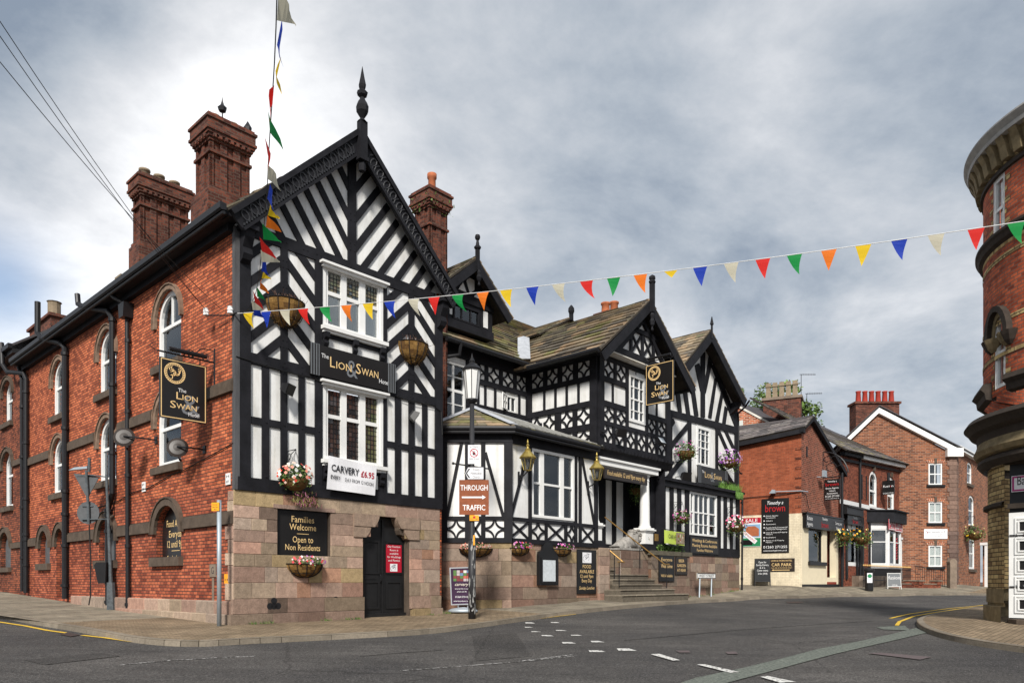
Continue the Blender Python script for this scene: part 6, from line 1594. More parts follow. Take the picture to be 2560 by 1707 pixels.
for z in(zb_+.75,ztp-.55):
    b.tube([DFr.p(du+.02,z,.09),DFr.p(du+.55,z,.09)],.018,5)
    for k in range(3): b.tube([DFr.p(du+.15+k*.15,z-.05,.09),DFr.p(du+.18+k*.15,z,.1),DFr.p(du+.15+k*.15,z+.05,.09)],.012,4)
b.done('strap_hinge','black_iron',dd)
b=B();DFr.box(b,-.1,3.9,zt_-.02,zt_+.12,.0,.12);DFr.box(b,.0,3.9,ztp+.10,ztp+.22,.0,.15);b.done('shop_transom','cornice_dark',tw)
b=B();b.prism([DFr.p(-.05,-.2,.0),DFr.p(3,-.2,.0),DFr.p(3,-.2,.6),DFr.p(.3,-.2,.5),DFr.p(.05,-.2,.25)],Vector((0,0,.28+G(12,19))));b.done('doorstep','stone_dark',tw)
s0=DFr.uz(2529,1230,.05);s1z=DFr.uz(2529,1190,.05)[1]
sg=plate('shop_sign','white shop sign reading Barley with a magenta border above the white corner door','sign',DFr,s0[0],s0[0]+1.6,s0[1],s1z,.03,'banner_white',border='sign_magenta',bw_=.04)
txt(sg,DFr,'Barley',s0[0]+.35,s0[1]+.16,.22,.066,'dark_letter',w=.45)
# ================================================ SIGNS, BASKETS, LAMPS AND OTHER THINGS ON AND ROUND THE HOTEL
def emblem(parent,fr,u,z,r,o,mat='gold_letter'):
    # round badge: dotted rim, a beast in curls
    b=B()
    def rg_(r0,r1,n=28):
        ou=[(u+r1*math.cos(2*math.pi*k/n),z+r1*math.sin(2*math.pi*k/n)) for k in range(n)];ii=[(u+r0*math.cos(2*math.pi*k/n),z+r0*math.sin(2*math.pi*k/n)) for k in range(n)]
        ring(b,fr,ou,ii,o,o+.004)
    rg_(r*.93,r);rg_(r*.74,r*.78)
    for k in range(30):
        a=2*math.pi*k/30;c_,s_=math.cos(a),math.sin(a);w_=r*.055
        fr.poly(b,[(u+r*.80*c_-w_*s_,z+r*.80*s_+w_*c_),(u+r*.80*c_+w_*s_,z+r*.80*s_-w_*c_),(u+r*.92*c_+w_*s_,z+r*.92*s_-w_*c_),(u+r*.92*c_-w_*s_,z+r*.92*s_+w_*c_)],o,o+.004)
    rr=random.Random(3)
    for k in range(16):
        a0=rr.uniform(0,6.3);cx_=u+rr.uniform(-.4,.4)*r;cz=z+rr.uniform(-.42,.42)*r;q0=rr.uniform(.10,.24)*r
        pts=[fr.p(cx_+q0*(1-.08*i)*math.cos(a0+i*.55),cz+q0*(1-.08*i)*math.sin(a0+i*.55),o+.003) for i in range(7)]
        b.tube(pts,r*.035,4)
    b.done('emblem',mat,parent)
def hotel_words(parent,fr,u0,u1,z0,z1,o,stack=False):
    W=u1-u0;Hh=z1-z0
    def t(st,xa,xb,yb,h,mat,dz=.005): txt(parent,fr,st,u0+W*xa,z0+Hh*yb,Hh*h,o+dz,mat,w=W*(xb-xa),al='LEFT')
    if stack:
        t('&',.45,.86,.11,.36,'amp_grey',0);t('The',.38,.55,.47,.065,'white_letter')
        t('L',.34,.46,.345,.125,'gold_letter');t('ION',.47,.80,.345,.095,'gold_letter');t('S',.21,.33,.185,.125,'gold_letter');t('WAN',.34,.78,.185,.095,'gold_letter');t('Hotel',.60,.83,.085,.07,'white_letter')
    else:
        t('&',.40,.53,.18,.62,'amp_grey',0);t('The',.115,.195,.60,.15,'white_letter')
        t('L',.21,.265,.36,.36,'gold_letter');t('ION',.28,.455,.36,.25,'gold_letter');t('S',.51,.565,.36,.36,'gold_letter');t('WAN',.575,.78,.36,.25,'gold_letter');t('Hotel',.79,.91,.22,.16,'white_letter')
# fascia name boards
def nameboard(fr,u0,u1,z0,z1,o,label,sc_):
    b=B();fr.box(b,u0,u1,z0,z1,o,o+.06);ob=b.done('name_board','sign_black',None);tag(ob,label,'sign','hotel name boards')
    for e0,e1 in((u0,u0+.26*sc_),(u1-.26*sc_,u1)):
        b=B();fr.box(b,e0,e1,z0-.01,z1+.01,o+.0605,o+.07);bs=b.done('end_panel','sign_grey',ob)
        b=B()
        for k in range(3): fr.box(b,e0+(e1-e0)*(.14+.3*k),e0+(e1-e0)*(.26+.3*k),z0,z1,o+.07,o+.076)
        b.done('flute','sign_black',bs)
    hotel_words(ob,fr,u0,u1,z0,z1,o+.064)
nameboard(F0,2.0,4.76,6.42,7.22,.08,'wide dark hotel name board between the two windows of the big gable',1.0)
nb_=RG.r('9',950,360,1225,535,.3)
nameboard(RG,22.3,25.2,5.62,6.42,.35,'dark hotel name board under the upper window of the far right gable',1.0)
# hanging signs
def hanging(frw,a,d,u0,u1,z0,z1,label,ub,zarm,lampoff,flip=False):
    fr=Fr(a,d)
    root=thing('hanging_sign',label,'sign',fr.p((u0+u1)/2,z0,0)[:],'projecting hotel signs')
    b=B();fr.box(b,u0,u1,z0,z1,-.03,.03);bd=b.done('board','sign_black',root)
    b=B();
    for s_ in(1,):
        rr=rect(u0+.02,u1-.02,z0+.02,z1-.02);ring(b,fr,rr,inset(rr,.02),.03,.034)
    b.done('border','gold_letter',bd)
    w_=u1-u0;emblem(bd,fr,u0+w_*.31,z1-(z1-z0)*.23,w_*.225,.031);hotel_words(bd,fr,u0,u1,z0,z1,.032,True)
    b=B();b.tube([fr.p(min(u0,ub)-.05,zarm,0),fr.p(max(u1,ub)+.05,zarm,0)],.022,6);
    for u in(u0+.15,u1-.15): b.tube([fr.p(u,z1,0),fr.p(u,zarm,0)],.012,5)
    s_=1 if ub>u1-.3 else -1
    b.tube([fr.p(ub,zarm-.6,0),fr.p(ub,zarm+.35,0)],.03,6);b.tube([fr.p(ub-s_*.05,zarm+.3,0),fr.p(ub-s_*.35,zarm+.28,0),fr.p(ub-s_*.6,zarm,0)],.014,5)
    for k in(.25,.6): b.tube([fr.p(ub-s_*(k+.09*math.cos(t)),zarm+.10+.09*math.sin(t),0) for t in[i*.8 for i in range(8)]],.01,4)
    e_=u0-.1 if s_>0 else u1+.1
    b.tube([fr.p(e_,zarm,0),fr.p(e_-s_*.12,zarm+.08,0),fr.p(e_-s_*.05,zarm+.16,0)],.012,5);b.done('bracket','black_iron',root)
    b=B();b.tube([fr.p(u0+w_*.15,zarm+.06,.14),fr.p(u1-w_*.05,zarm+.06,.14)],.055,8);b.tube([fr.p((u0+u1)/2,zarm,.0),fr.p((u0+u1)/2,zarm+.06,.14)],.015,5);b.done('strip_lamp','black_iron',root)
    return root
# first: projects from the brick wall at the first floor; board faces the street (v direction normal)
c_=S0.p(-1.83,0,.0)
pl_=S0.p(-1.02,0,0);HS=Fr((pl_.x,pl_.y),UU)    # board plane parallel to the front
a0=HS.q('1',1250,905);a1=HS.q('1',1615,1000);a2=HS.q('1',1262,1385);a3=HS.q('1',1615,1445)
hanging(S0,(pl_.x,pl_.y),UU,a0[0],a1[0],(a2[1]+a3[1])/2,(a0[1]+a1[1])/2,'black hanging sign with round gold emblem on the side brick wall',0,(a0[1]+a1[1])/2+.14,0)
# second: hangs out from the wing gable over the porch, parallel to the side street
pw=WF.p(16.4,0,0)
HW=Fr((pw.x,pw.y),(-VV[0],-VV[1]));
b0=HW.q('8',655,880);b1=HW.q('8',915,815);b2=HW.q('8',665,1250);b3=HW.q('8',912,1200)
hanging(WF,(pw.x,pw.y),(-VV[0],-VV[1]),b0[0],b1[0],(b2[1]+b3[1])/2,(b0[1]+b1[1])/2,'black hanging sign with round gold emblem jutting from the gable above the porch',0.0,(b0[1]+b1[1])/2+.14,0,True)
# boards
sg=plate('notice_board','black board reading Families Welcome, Open to Non Residents, set in the stonework','sign',F0,1.17,2.63,1.65,2.86,-.118,'sign_black',.05,border='black_paint',bw_=.05)
lines(sg,F0,1.9,0,[('Families',.17,2.56,.66),('Welcome',.17,2.36,.78),('Open to',.17,2.04,.60),('Non Residents',.16,1.84,1.02)],-.062)
b=B();F0.box(b,1.73,2.07,2.26,2.272,-.068,-.062);b.done('rule','gold_letter',sg)
b=B();pf=F0.p
ban=[(2.47,4.34),(4.02,4.22),(3.98,3.42),(2.42,3.46)]
n=10;vs=[];
for i in range(n+1):
    t=i/n;tu=(ban[0][0]+(ban[1][0]-ban[0][0])*t,ban[0][1]+(ban[1][1]-ban[0][1])*t);bu_=(ban[3][0]+(ban[2][0]-ban[3][0])*t,ban[3][1]+(ban[2][1]-ban[3][1])*t)
    for j in range(5):
        s_=j/4;vs.append((tu[0]+(bu_[0]-tu[0])*s_,tu[1]+(bu_[1]-tu[1])*s_,.235+.012*math.sin(t*7+s_*4)))
for i in range(n):
    for j in range(4):
        k=[i*5+j,i*5+j+1,(i+1)*5+j+1,(i+1)*5+j];b.face([F0.p(*vs[x]) for x in k])
ob=b.done('banner','banner_white',None,True);tag(ob,'white banner reading Carvery £6.95 every day tied below the lower gable window','banner')
CBn=Fr((F0.p(0,0,.25).x,F0.p(0,0,.25).y),UU);
txt(ob,CBn,'CARVERY',2.99,3.93,.18,.003,'dark_letter',w=.88,bold=.02,rot=-.05);txt(ob,CBn,'£6.95',3.71,3.88,.17,.003,'crimson',w=.44,bold=.02,rot=-.05);txt(ob,CBn,'EVERY',2.68,3.74,.10,.003,'dark_letter',w=.30,rot=-.05,bold=.015);txt(ob,CBn,'DAY FROM 12 NOON',3.44,3.69,.10,.003,'dark_letter',w=.92,rot=-.05)
sg=plate('door_poster','red poster about the function room on the black double door','poster',F0,4.66,5.22,1.30,2.10,-.165,'crimson',.01)
lines(sg,F0,4.94,0,[('Our Function',.062,2.02,.46),('Room is',.062,1.92,.30),('available',.062,1.82,.32),('for Weddings',.062,1.72,.48),('and Parties',.062,1.62,.42)],-.152,'white_letter')
def linedrawing(parent,fr,u0,u1,z0,z1,o):
    b=B();fr.box(b,u0,u1,z0,z1,o,o+.004);ob=b.done('picture_panel','banner_white',parent);b=B();rr=random.Random(5)
    for k in range(6):
        x=u0+(u1-u0)*rr.uniform(.2,.6);zz=z0+(z1-z0)*rr.uniform(.2,.8);pts=[]
        for i in range(6): pts.append(fr.p(x+(u1-u0)*.3*math.sin(i*.8+k)*.6,min(z1-.02,max(z0+.02,zz+(z1-z0)*.3*math.cos(i*.6+k))),o+.006))
        b.tube(pts,.006,4)
    b.done('line_drawing','amp_grey',ob)
linedrawing(sg,F0,4.80,5.06,1.33,1.55,-.155)
sg=plate('notice_board','tall black board reading Food Available 12 until 9pm at left of the entrance steps','sign',BF,12.52,13.66,.60,2.2,.05,'sign_black',border='black_paint')
linedrawing(sg,BF,12.83,13.36,1.72,2.10,.081)
lines(sg,BF,13.09,0,[('FOOD',.13,1.53,.5),('AVAILABLE',.13,1.35,.86),('12 until 9pm',.13,1.18,.76),('Every Day',.13,1.02,.6),('Sunday Lunches',.12,.76,.92,.35)],.084)
sg=plate('notice_board','black board reading Everyone Welcome, Wifi Available, on the right wall of the steps','sign',BR,17.97,19.18,1.06,2.13,.05,'sign_black',border='black_paint')
lines(sg,BR,18.57,0,[('Everyone',.15,1.90,.85),('Welcome',.17,1.62,.9),('Wifi Available',.12,1.24,.92)],.084)
sg=plate('notice_board','small dark board reading Beer Garden at Rear beside the Everyone Welcome board','sign',BR,19.27,20.27,1.35,2.08,.05,'sign_brown',border='sign_black')
lines(sg,BR,19.77,0,[('BEER',.13,1.88,.45),('GARDEN',.13,1.68,.72),('AT REAR',.13,1.48,.72)],.084)
sg=plate('notice_board','black board reading Weddings and Conferences under the right ground floor window','sign',RL,21.42,24.10,2.34,3.08,.07,'sign_black',border='black_paint')
lines(sg,RL,22.76,0,[('Weddings & Conferences',.15,2.86,2.35),('Meeting Rooms Available',.15,2.64,2.35),('Families Welcome',.14,2.43,1.5)],.104)
sg=plate('porch_sign','long dark sign reading Food available 12 until 9pm every day across the porch top','sign',WF,14.25,17.2,4.93,5.34,-.02,'sign_brown',.05,border='sign_black')
txt(sg,WF,'Food available 12 until 9pm every day',15.72,5.07,.19,.036,'gold_letter',w=2.6,shear=.25)
b=B();WF.box(b,17.72,17.98,2.72,3.0,.045,.07);tag(b.done('brass_plaque','brass'),'small square brass plaque fixed to the white porch pedestal','plaque')
# carvery banner, lime
b=B()
q4=[RL.q('22',x,y,.75) for x,y in((1048,545),(1310,582),(1310,750),(1050,715))]
n=8
for i in range(n):
    t0,t1=i/n,(i+1)/n;L_=lambda a,c,t:(a[0]+(c[0]-a[0])*t,a[1]+(c[1]-a[1])*t)
    pts=[L_(q4[0],q4[1],t0),L_(q4[0],q4[1],t1),L_(q4[3],q4[2],t1),L_(q4[3],q4[2],t0)];oo=[.75+.02*math.sin(t0*9),.75+.02*math.sin(t1*9)]
    b.face([RL.p(*pts[0],oo[0]),RL.p(*pts[1],oo[1]),RL.p(*pts[2],oo[1]),RL.p(*pts[3],oo[0])],mi=0)
ob=b.done('banner',['lime'],None,True);tag(ob,'lime green carvery banner hung on the rail between porch column and right window','banner')
txt(ob,RL,'CARVERY',q4[0][0]+.72,q4[0][1]-.33,.17,.78,'dark_letter',w=.85,rot=-.05);txt(ob,RL,'Best value',q4[0][0]+.6,q4[0][1]-.62,.1,.78,'dark_letter',w=.7,shear=.3)
b=B();RL.box(b,q4[1][0]-.72,q4[1][0]-.04,q4[2][1]+.06,q4[1][1]-.02,.78,.785);pc=b.done('photo_panel','pot_buff',ob)
b=B()
for _ in range(14):
    u_,z_=R.uniform(q4[1][0]-.62,q4[1][0]-.14),R.uniform(q4[2][1]+.12,q4[1][1]-.12);b.lathe(RL.p(u_,z_,.786),[(R.uniform(.03,.08),0),(.001,.004)],7,ax=RL.N,col=R.choice([(.25,.08,.03),(.5,.4,.3),(.08,.03,.02),(.3,.25,.2),(.12,.2,.05)]))
b.done('photo_detail','card',pc)
b=B();b.tube([RL.p(17.9,q4[0][1]+.04,.74),RL.p(q4[1][0]+.15,q4[1][1]+.04,.74)],.02,6);b.tube([RL.p(19.6,q4[0][1]+.03,.74),RL.p(19.6,2.3,.74)],.018,5);tag(b.done('banner_rail','black_iron'),'thin black rail that carries the lime green banner beside the porch','rail')
# menu case
root=thing('menu_case','black arched menu case with a pale menu on the bay stone base','menu case',BF.p(10.85,.9,.05)[:])
b=B();BF.box(b,10.36,11.36,.92,1.92,.03,.16);
BF.poly(b,[(10.36,1.92),(11.36,1.92),(11.32,2.05),(11.16,2.1),(11.12,2.24),(10.98,2.36),(10.86,2.39),(10.74,2.36),(10.60,2.24),(10.56,2.1),(10.40,2.05)],.03,.13);b.done('case','black_paint',root)
b=B();BF.box(b,10.52,11.20,1.05,1.78,.16,.165);b.done('menu','paper',root);b=B();rr=rect(10.44,11.28,.98,1.86);ring(b,BF,rr,inset(rr,.06),.16,.19);b.done('door_frame','black_paint',root)
# wall lanterns
def lantern(fr,u,z,o,label,s=1.):
    root=thing('wall_lantern',label,'lantern',fr.p(u,z-.6*s,0)[:],'brass wall lanterns of the bay')
    c=fr.p(u,z,o);b=B()
    b.lathe(c,[(.12*s,-.38*s),(.135*s,-.36*s),(.225*s,.0),(.25*s,.02*s),(.25*s,.04*s)],6);
    b2=B();b2.lathe(c,[(.125*s,-.38*s),(.22*s,.0)],6);b2.done('glass_panes','glass_lamp',root)
    b=B();b.lathe(c,[(.27*s,.0),(.28*s,.03*s),(.16*s,.17*s),(.09*s,.24*s),(.10*s,.29*s),(.05*s,.32*s),(.03*s,.38*s),(.06*s,.42*s),(.02*s,.47*s),(.035*s,.52*s),(.003,.62*s)],12);b.done('cap','lamp_brass',root)
    b=B()
    for k in range(6):
        a=2*math.pi*k/6;d0=Vector((math.cos(a),math.sin(a),0));b.tube([c+d0*.125*s+Vector((0,0,-.38*s)),c+d0*.225*s],.012*s,5)
    b.lathe(c,[(.0,-.42*s),(.10*s,-.40*s),(.14*s,-.375*s),(.0,-.37*s)],6);b.done('frame','lamp_brass',root)
    b=B();b.lathe(c,[(.0,-.3*s),(.045*s,-.28*s),(.05*s,-.18*s),(.02*s,-.08*s),(0,-.07*s)],8);b.done('bulb','lamp_glass',root,True)
    b=B();b.tube([c+Vector((0,0,-.42*s)),fr.p(u-.02,z-.55*s,o*.6),fr.p(u-.04,z-.62*s,.05)],.022*s,6);b.tube([fr.p(u-.04,z-.40*s,.06),fr.p(u-.04,z-.85*s,.06)],.04*s,6)
    b.tube([fr.p(u-.02+.0,z-.62*s+.07*math.sin(t),o*.45+.07*math.cos(t)) for t in[i*.7 for i in range(8)]],.012*s,4);b.done('bracket','black_iron',root)
uL,zL=BF.q('7',655,455,.4);lantern(BF,uL,zL,.42,'brass wall lantern left of the bay window, between window and corner post')
uL,zL=BF.q('7',1130,530,.4);lantern(BF,uL,zL,.42,'brass wall lantern beside the porch, at the right end of the bay')
# floodlights and cameras
def flood(fr,u,z,o,label,tilt=.5,w_=.34,front_='black',yaw=0.,s=1.):
    root=thing('floodlight',label,'floodlight',fr.p(u,z,0)[:],'floodlights fixed to the hotel front')
    c=fr.p(u,z,o);dn=(fr.N*math.cos(tilt)-Vector((0,0,1))*math.sin(tilt)*(-1 if tilt<0 else 1)).normalized()
    dn=(fr.N*math.cos(tilt)+Vector((0,0,-math.sin(tilt)))+fr.U*yaw).normalized();side_=dn.cross(Vector((0,0,1))).normalized();up=side_.cross(dn)
    b=B();w2=w_/2;h2=w_*.38
    fpts=[c+side_*x*w2+up*y*h2+dn*.06 for x,y in((-1,-1),(1,-1),(1,1),(-1,1))];bpts=[c+side_*x*w2*.8+up*y*h2*.7-dn*.10 for x,y in((-1,-1),(1,-1),(1,1),(-1,1))]
    b.faces(fpts+bpts,[(4,5,6,7),(0,4,5,1),(1,5,6,2),(2,6,7,3),(3,7,4,0),(0,1,2,3)])
    for k in range(5): b.obox(c+side_*(-.8+.4*k)*w2*.9-dn*.15-up*h2*.6,side_*.012,dn*.07,up*h2*1.2)
    b.done('housing','black_iron',root);b=B();b.faces([p+dn*.004 for p in [c+side_*x*w2*.86+up*y*h2*.82+dn*.06 for x,y in((-1,-1),(1,-1),(1,1),(-1,1))]],[(0,1,2,3)]);b.done('lens','paper' if front_=='white' else 'sign_black',root)
    b=B();b.tube([fr.p(u,z+.02,.02),c-dn*.12],.018,5);b.done('arm','black_iron',root)
u_,z_=F0.q('4',505,1170,.3);flood(F0,u_,z_,.32,'black floodlight on the white panels left of the lower gable window',.45,.36,yaw=.5)
u_,z_=F0.q('4',1495,1385,.3);flood(F0,u_,z_,.30,'black floodlight low on the right studs of the big gable',.9,.40,yaw=.9)
u_,z_=WF.q('9',385,75,.4);flood(WF,u_,z_,.4,'black floodlight on the carved panels left under the wing window',.3,.42,yaw=-.4)
u_,z_=WF.q('9',725,145,.4);flood(WF,u_,z_,.4,'pale faced floodlight on the carved panels at the right of the wing',-.6,.42,'white')
u_,z_=RG.q('9',930,445,.5);flood(RG,u_,z_,.55,'big black floodlight by the left end of the far name board',.3,.50,yaw=-.3)
u_,z_=RG.q('9',1290,500,.5);flood(RG,u_,z_,.5,'black floodlight by the right end of the far name board',-.8,.34)
def smallcam(p,d,label):
    b=B();b.tube([p,p+d*.16],.05,8);b.tube([p-d*.02,p+Vector((0,0,.1))-d*.1],.02,5);tag(b.done('security_camera','black_iron'),label,'camera')
u_,z_=WF.q('9',215,70,.1);smallcam(WF.p(u_,z_,.2),-WF.U,'small black camera on the corner post of the wing above the bay roof')
u_,z_=RG.q('9',815,195,.1);smallcam(RG.p(u_,z_,.3),RG.N,'small black camera left of the first flower basket on the far gable')
u_,z_=RG.q('9',1385,420,.1);smallcam(RG.p(u_,z_,.2),RG.U,'small black camera on the outer right edge of the far gable')
# satellite dishes
def dish(px,py,r,label,o):
    u,z=S0.uz(px,py,o);root=thing('satellite_dish',label,'satellite dish',S0.p(u,z-.4,.05)[:],'satellite dishes on the brick wall');c=S0.p(u,z,o)
    ax=(-S0.N*0.2+S0.U*(-.75)+Vector((0,0,-.05))).normalized();ax=(Vector((.25,-.93,.25))).normalized()*-1
    b=B();b.lathe(c,[(.001,-.0),(r*.4,.02),(r*.75,.03),(r,.055),(r,.065),(r*.7,.04),(.0,.015)],22,ax=ax);b.done('dish','sign_brown',root)
    b=B();b.tube([S0.p(u+.35,z-.05,.04),S0.p(u+.35,z-.05,o*.6),c],.022,6);b.obox(S0.p(u+.28,z-.15,.0),S0.U*.14,S0.N*.03,Vector((0,0,.2)));b.tube([c-Vector((0,0,r*.8)),c+ax*.45+Vector((0,0,-r*.6))],.014,5);b.done('arm','black_iron',root)
    b=B();b.tube([c+ax*.42-Vector((0,0,r*.6)),c+ax*.55-Vector((0,0,r*.5))],.035,6);b.done('receiver','black_iron',root)
dish(309,1090,.28,'larger brown satellite dish between the two drainpipes',.75);dish(443,1116,.26,'brown satellite dish in front of the middle arched window',.55)
# ================================================ FLOWER BASKETS
PINK=[(.75,.12,.22),(.80,.45,.45),(.72,.05,.10),(.85,.75,.72),(.65,.08,.30)];PURPLE=[(.35,.12,.42),(.55,.28,.55),(.20,.05,.30),(.70,.50,.68)];YELLOW=[(.80,.50,.03),(.75,.30,.02),(.85,.75,.25)]
GREENS=[(.05,.11,.02),(.09,.16,.03),(.13,.20,.05),(.035,.07,.02),(.17,.22,.07)]
def leaves(b,c,rx,ry,rz,n,size,cols,down=0.):
    for _ in range(n):
        while 1:
            x,y,z=R.uniform(-1,1),R.uniform(-1,1),R.uniform(-1,1)
            if .15<x*x+y*y+z*z<1: break
        p=c+Vector((x*rx,y*ry,z*rz-(down*R.random()**2)));d=Vector((R.gauss(0,1),R.gauss(0,1),R.gauss(0,.7))).normalized();e_=d.cross(Vector((R.gauss(0,1),R.gauss(0,1),R.gauss(0,1)))).normalized()
        s_=size*R.uniform(.6,1.3);k=R.uniform(.7,1.3);b.face([p-d*s_,p+e_*s_*.45,p+d*s_,p-e_*s_*.45],tuple(q_*k for q_ in R.choice(cols)))
def flowers(b,c,rx,ry,rz,n,size,cols,nrm):
    for _ in range(n):
        a=R.uniform(0,6.28);h=R.uniform(-.6,1);r_=math.sqrt(max(0,1-h*h));p=c+Vector((r_*math.cos(a)*rx,r_*math.sin(a)*ry,h*rz))*1.05
        d=(p-c).normalized();d=(d+nrm*.8).normalized();e1=d.cross(Vector((0,0,1))).normalized();e2=d.cross(e1);s_=size*R.uniform(.7,1.25);cl=R.choice(cols)
        b.face([p+(e1*math.cos(t)+e2*math.sin(t))*s_*(1 if i%2==0 else .75) for i,t in enumerate([6.283*i/8 for i in range(8)])],cl)
def wallbasket(fr,u,z,w_,h,d,label,cols,n=60,full=True,rim=None,dead=False,ng=160,coir=True,group='half round flower baskets on the stone base'):
    root=thing('flower_basket',label,'flower basket',fr.p(u,z-h,0)[:],group)
    b=B();cols_=[(.20,.11,.035),(.26,.15,.05),(.14,.075,.03)];m,k=7,12
    def pt(i,j,g=0.):
        a=math.pi*j/k;t=math.pi/2*i/m;return fr.p(u-w_/2*math.cos(a)*math.cos(t*.98)*(1+g),z-h*math.sin(t)*(1+g),.03+d*math.sin(a)*math.cos(t*.9)*(1+g))
    for i in range(m):
        for j in range(k): b.face([pt(i,j),pt(i,j+1),pt(i+1,j+1),pt(i+1,j)],sh(R.choice(cols_),.8,1.2))
    if dead:
        for _ in range(500):
            i,j=R.uniform(0,m-.5),R.uniform(.2,k-.2);p=pt(i,j,R.uniform(0,.04));q2=p+Vector((R.gauss(0,.035),R.gauss(0,.035),R.gauss(0,.03)));b.face([p,q2,q2+Vector((.006,0,.008))],R.choice(cols_+[(.34,.21,.09)]))
    b.done('coir_liner','coir',root)
    b=B();b.tube([pt(0,j,.03) for j in range(k+1)],.012,5);b.tube([pt(m*.5,j,.03) for j in range(k+1)],.007,4)
    for j in range(1,k,2): b.tube([pt(i,j,.03) for i in range(m+1)],.012,4)
    b.done('wire_frame','black_iron',root)
    b=B();c=fr.p(u,z+.06,d*.45)
    if dead:
        for _ in range(60):
            p=fr.p(u+R.uniform(-w_*.42,w_*.42),z-.02,R.uniform(.08,d*.8));q2=p+Vector((R.gauss(0,.08),R.gauss(0,.08),R.uniform(.05,.22)));b.tube([p,(p+q2)/2+Vector((.02,0,0)),q2],.005,3,(.12,.06,.04))
        b.done('dead_stems','leaf',root)
    else:
        leaves(b,c,w_*.45,w_*.45,.13,ng,.045,GREENS);b.done('foliage','leaf',root)
        b=B();flowers(b,c,w_*.46,w_*.40,.14,n,.032,cols,fr.N);b.done('flowers','petal',root)
    return root
def hangbasket(fr,u,z,o,r,label,cols,ng=420,nf=90,trail=.3,green=GREENS,size=.05,fs=.036,bracket=True,extra=None,ball=False,group='hanging flower baskets'):
    root=thing('hanging_basket',label,'flower basket',fr.p(u,z-r,0)[:],group);c=fr.p(u,z,o)
    b=B();b.lathe(c,[(r*.75*math.cos(t),-r*.70*math.sin(t)) for t in[math.pi/2*i/6 for i in range(7)]],14,col=(.16,.09,.035));b.done('basket','coir',root)
    b=B();leaves(b,c+Vector((0,0,r*.15)),r,r,r*.75,ng,size,green,trail);b.done('foliage','leaf',root)
    b=B();flowers(b,c+Vector((0,0,r*.15)),r*1.0,r*1.0,r*.8,nf,fs,cols,fr.N)
    if extra: extra(b,c)
    b.done('flowers','petal',root)
    b=B()
    if bracket:
        hz=r*1.7;t=c+Vector((0,0,hz))
        for k in range(4):
            a=math.pi/4+k*math.pi/2;b.tube([t,c+Vector((math.cos(a)*r*.7,math.sin(a)*r*.7,0))],.006,3)
        w0=fr.p(u,z+hz+.04,.02);w1=fr.p(u,z+hz-.42,.02);e_=fr.p(u,z+hz+.04,o);b.tube([w1,w0,e_,t],.014,5);b.tube([fr.p(u,z+hz-.3,.02),fr.p(u,z+hz-.05,o*.5),e_],.010,5)
        b.tube([fr.p(u,z+hz-.1+.07*math.sin(s_),o*.3+.07*math.cos(s_)) for s_ in[i*.8 for i in range(8)]],.008,4);b.done('bracket','black_iron',root)
    else:
        b.tube([c-Vector((0,0,r*.7)),fr.p(u,z-r*.8,.02)],.02,5);b.tube([c+Vector((0,0,-.0)),fr.p(u,z,.02)],.02,5);b.done('bracket','black_iron',root)
    return root
u_,z_=F0.q('13',505,690,.35);wallbasket(F0,1.30,z_+.02,1.02,.62,.48,'withered half basket on the left chevron panel behind the bunting',[],dead=True,group='withered baskets on the chevron panels')
u_,z_=F0.q('14',420,790,.35);wallbasket(F0,5.44,z_+.0,1.0,.58,.46,'shaggy withered half basket on the right chevron panel',[],dead=True,group='withered baskets on the chevron panels')
u_,z_=F0.q('5',655,1095,.2);wallbasket(F0,u_,z_,1.0,.34,.36,'half basket of pink and white petunias under the Families Welcome board',[(.80,.35,.38),(.85,.70,.68),(.80,.08,.10),(.60,.25,.60)],75)
for px,k,lb,cl in((300,1075,'half basket of salmon flowers on the bay stonework behind the lamp post',[(.80,.35,.28),(.82,.60,.50),(.75,.2,.15)]),):
    u_,z_=CF.q('7',px,k,.2);wallbasket(CF,u_,z_,1.05,.26,.30,lb,cl,70)
for px,k,lb,cl in((618,1072,'half basket of purple and red flowers at the left of the menu case',[(.45,.10,.40),(.75,.10,.10),(.7,.3,.5)]),(912,1080,'half basket of magenta flowers between menu case and tall food board',[(.55,.10,.42),(.70,.30,.60),(.75,.15,.35)])):
    u_,z_=BF.q('7',px,k,.2);wallbasket(BF,u_,z_,.92,.24,.28,lb,cl,60)
def autumn(b,c):
    pass
u_,z_=F0.q('5',560,440,.4);rt=hangbasket(F0,u_,z_+.02,.42,.42,'large mixed hanging basket of red and cream flowers over the stone base',[(.75,.08,.05),(.80,.55,.45),(.85,.82,.72),(.80,.30,.22)],500,75,.12,fs=.045)
b=B()
for _ in range(260):
    p=F0.p(u_+R.gauss(.22,.15),z_-.22-R.random()**.7*.36,.40+R.gauss(0,.10));q2=p+Vector((R.gauss(0,.04),R.gauss(0,.04),-R.uniform(.03,.12)));b.face([p,q2,q2+Vector((.012,0,.012)),p+Vector((.012,0,.01))],R.choice([(.22,.16,.05),(.30,.10,.12),(.35,.12,.22),(.20,.18,.06),(.16,.15,.05)]))
b.done('trailing_plant','leaf',rt)
u_,z_=RG.q('9',935,235,.6);hangbasket(RG,u_,z_,.62,.52,'bushy basket with dark leaves and pink tips left of the far gable window',[(.70,.08,.40),(.35,.12,.35)],520,45,.25,bracket=False,group='bracket flower baskets on the far gable')
u_,z_=RG.q('9',1305,310,.5);hangbasket(RG,u_,z_,.55,.55,'basket of lilac and purple petunias right of the far gable window',PURPLE,420,150,.45,fs=.05,bracket=False,group='bracket flower baskets on the far gable')
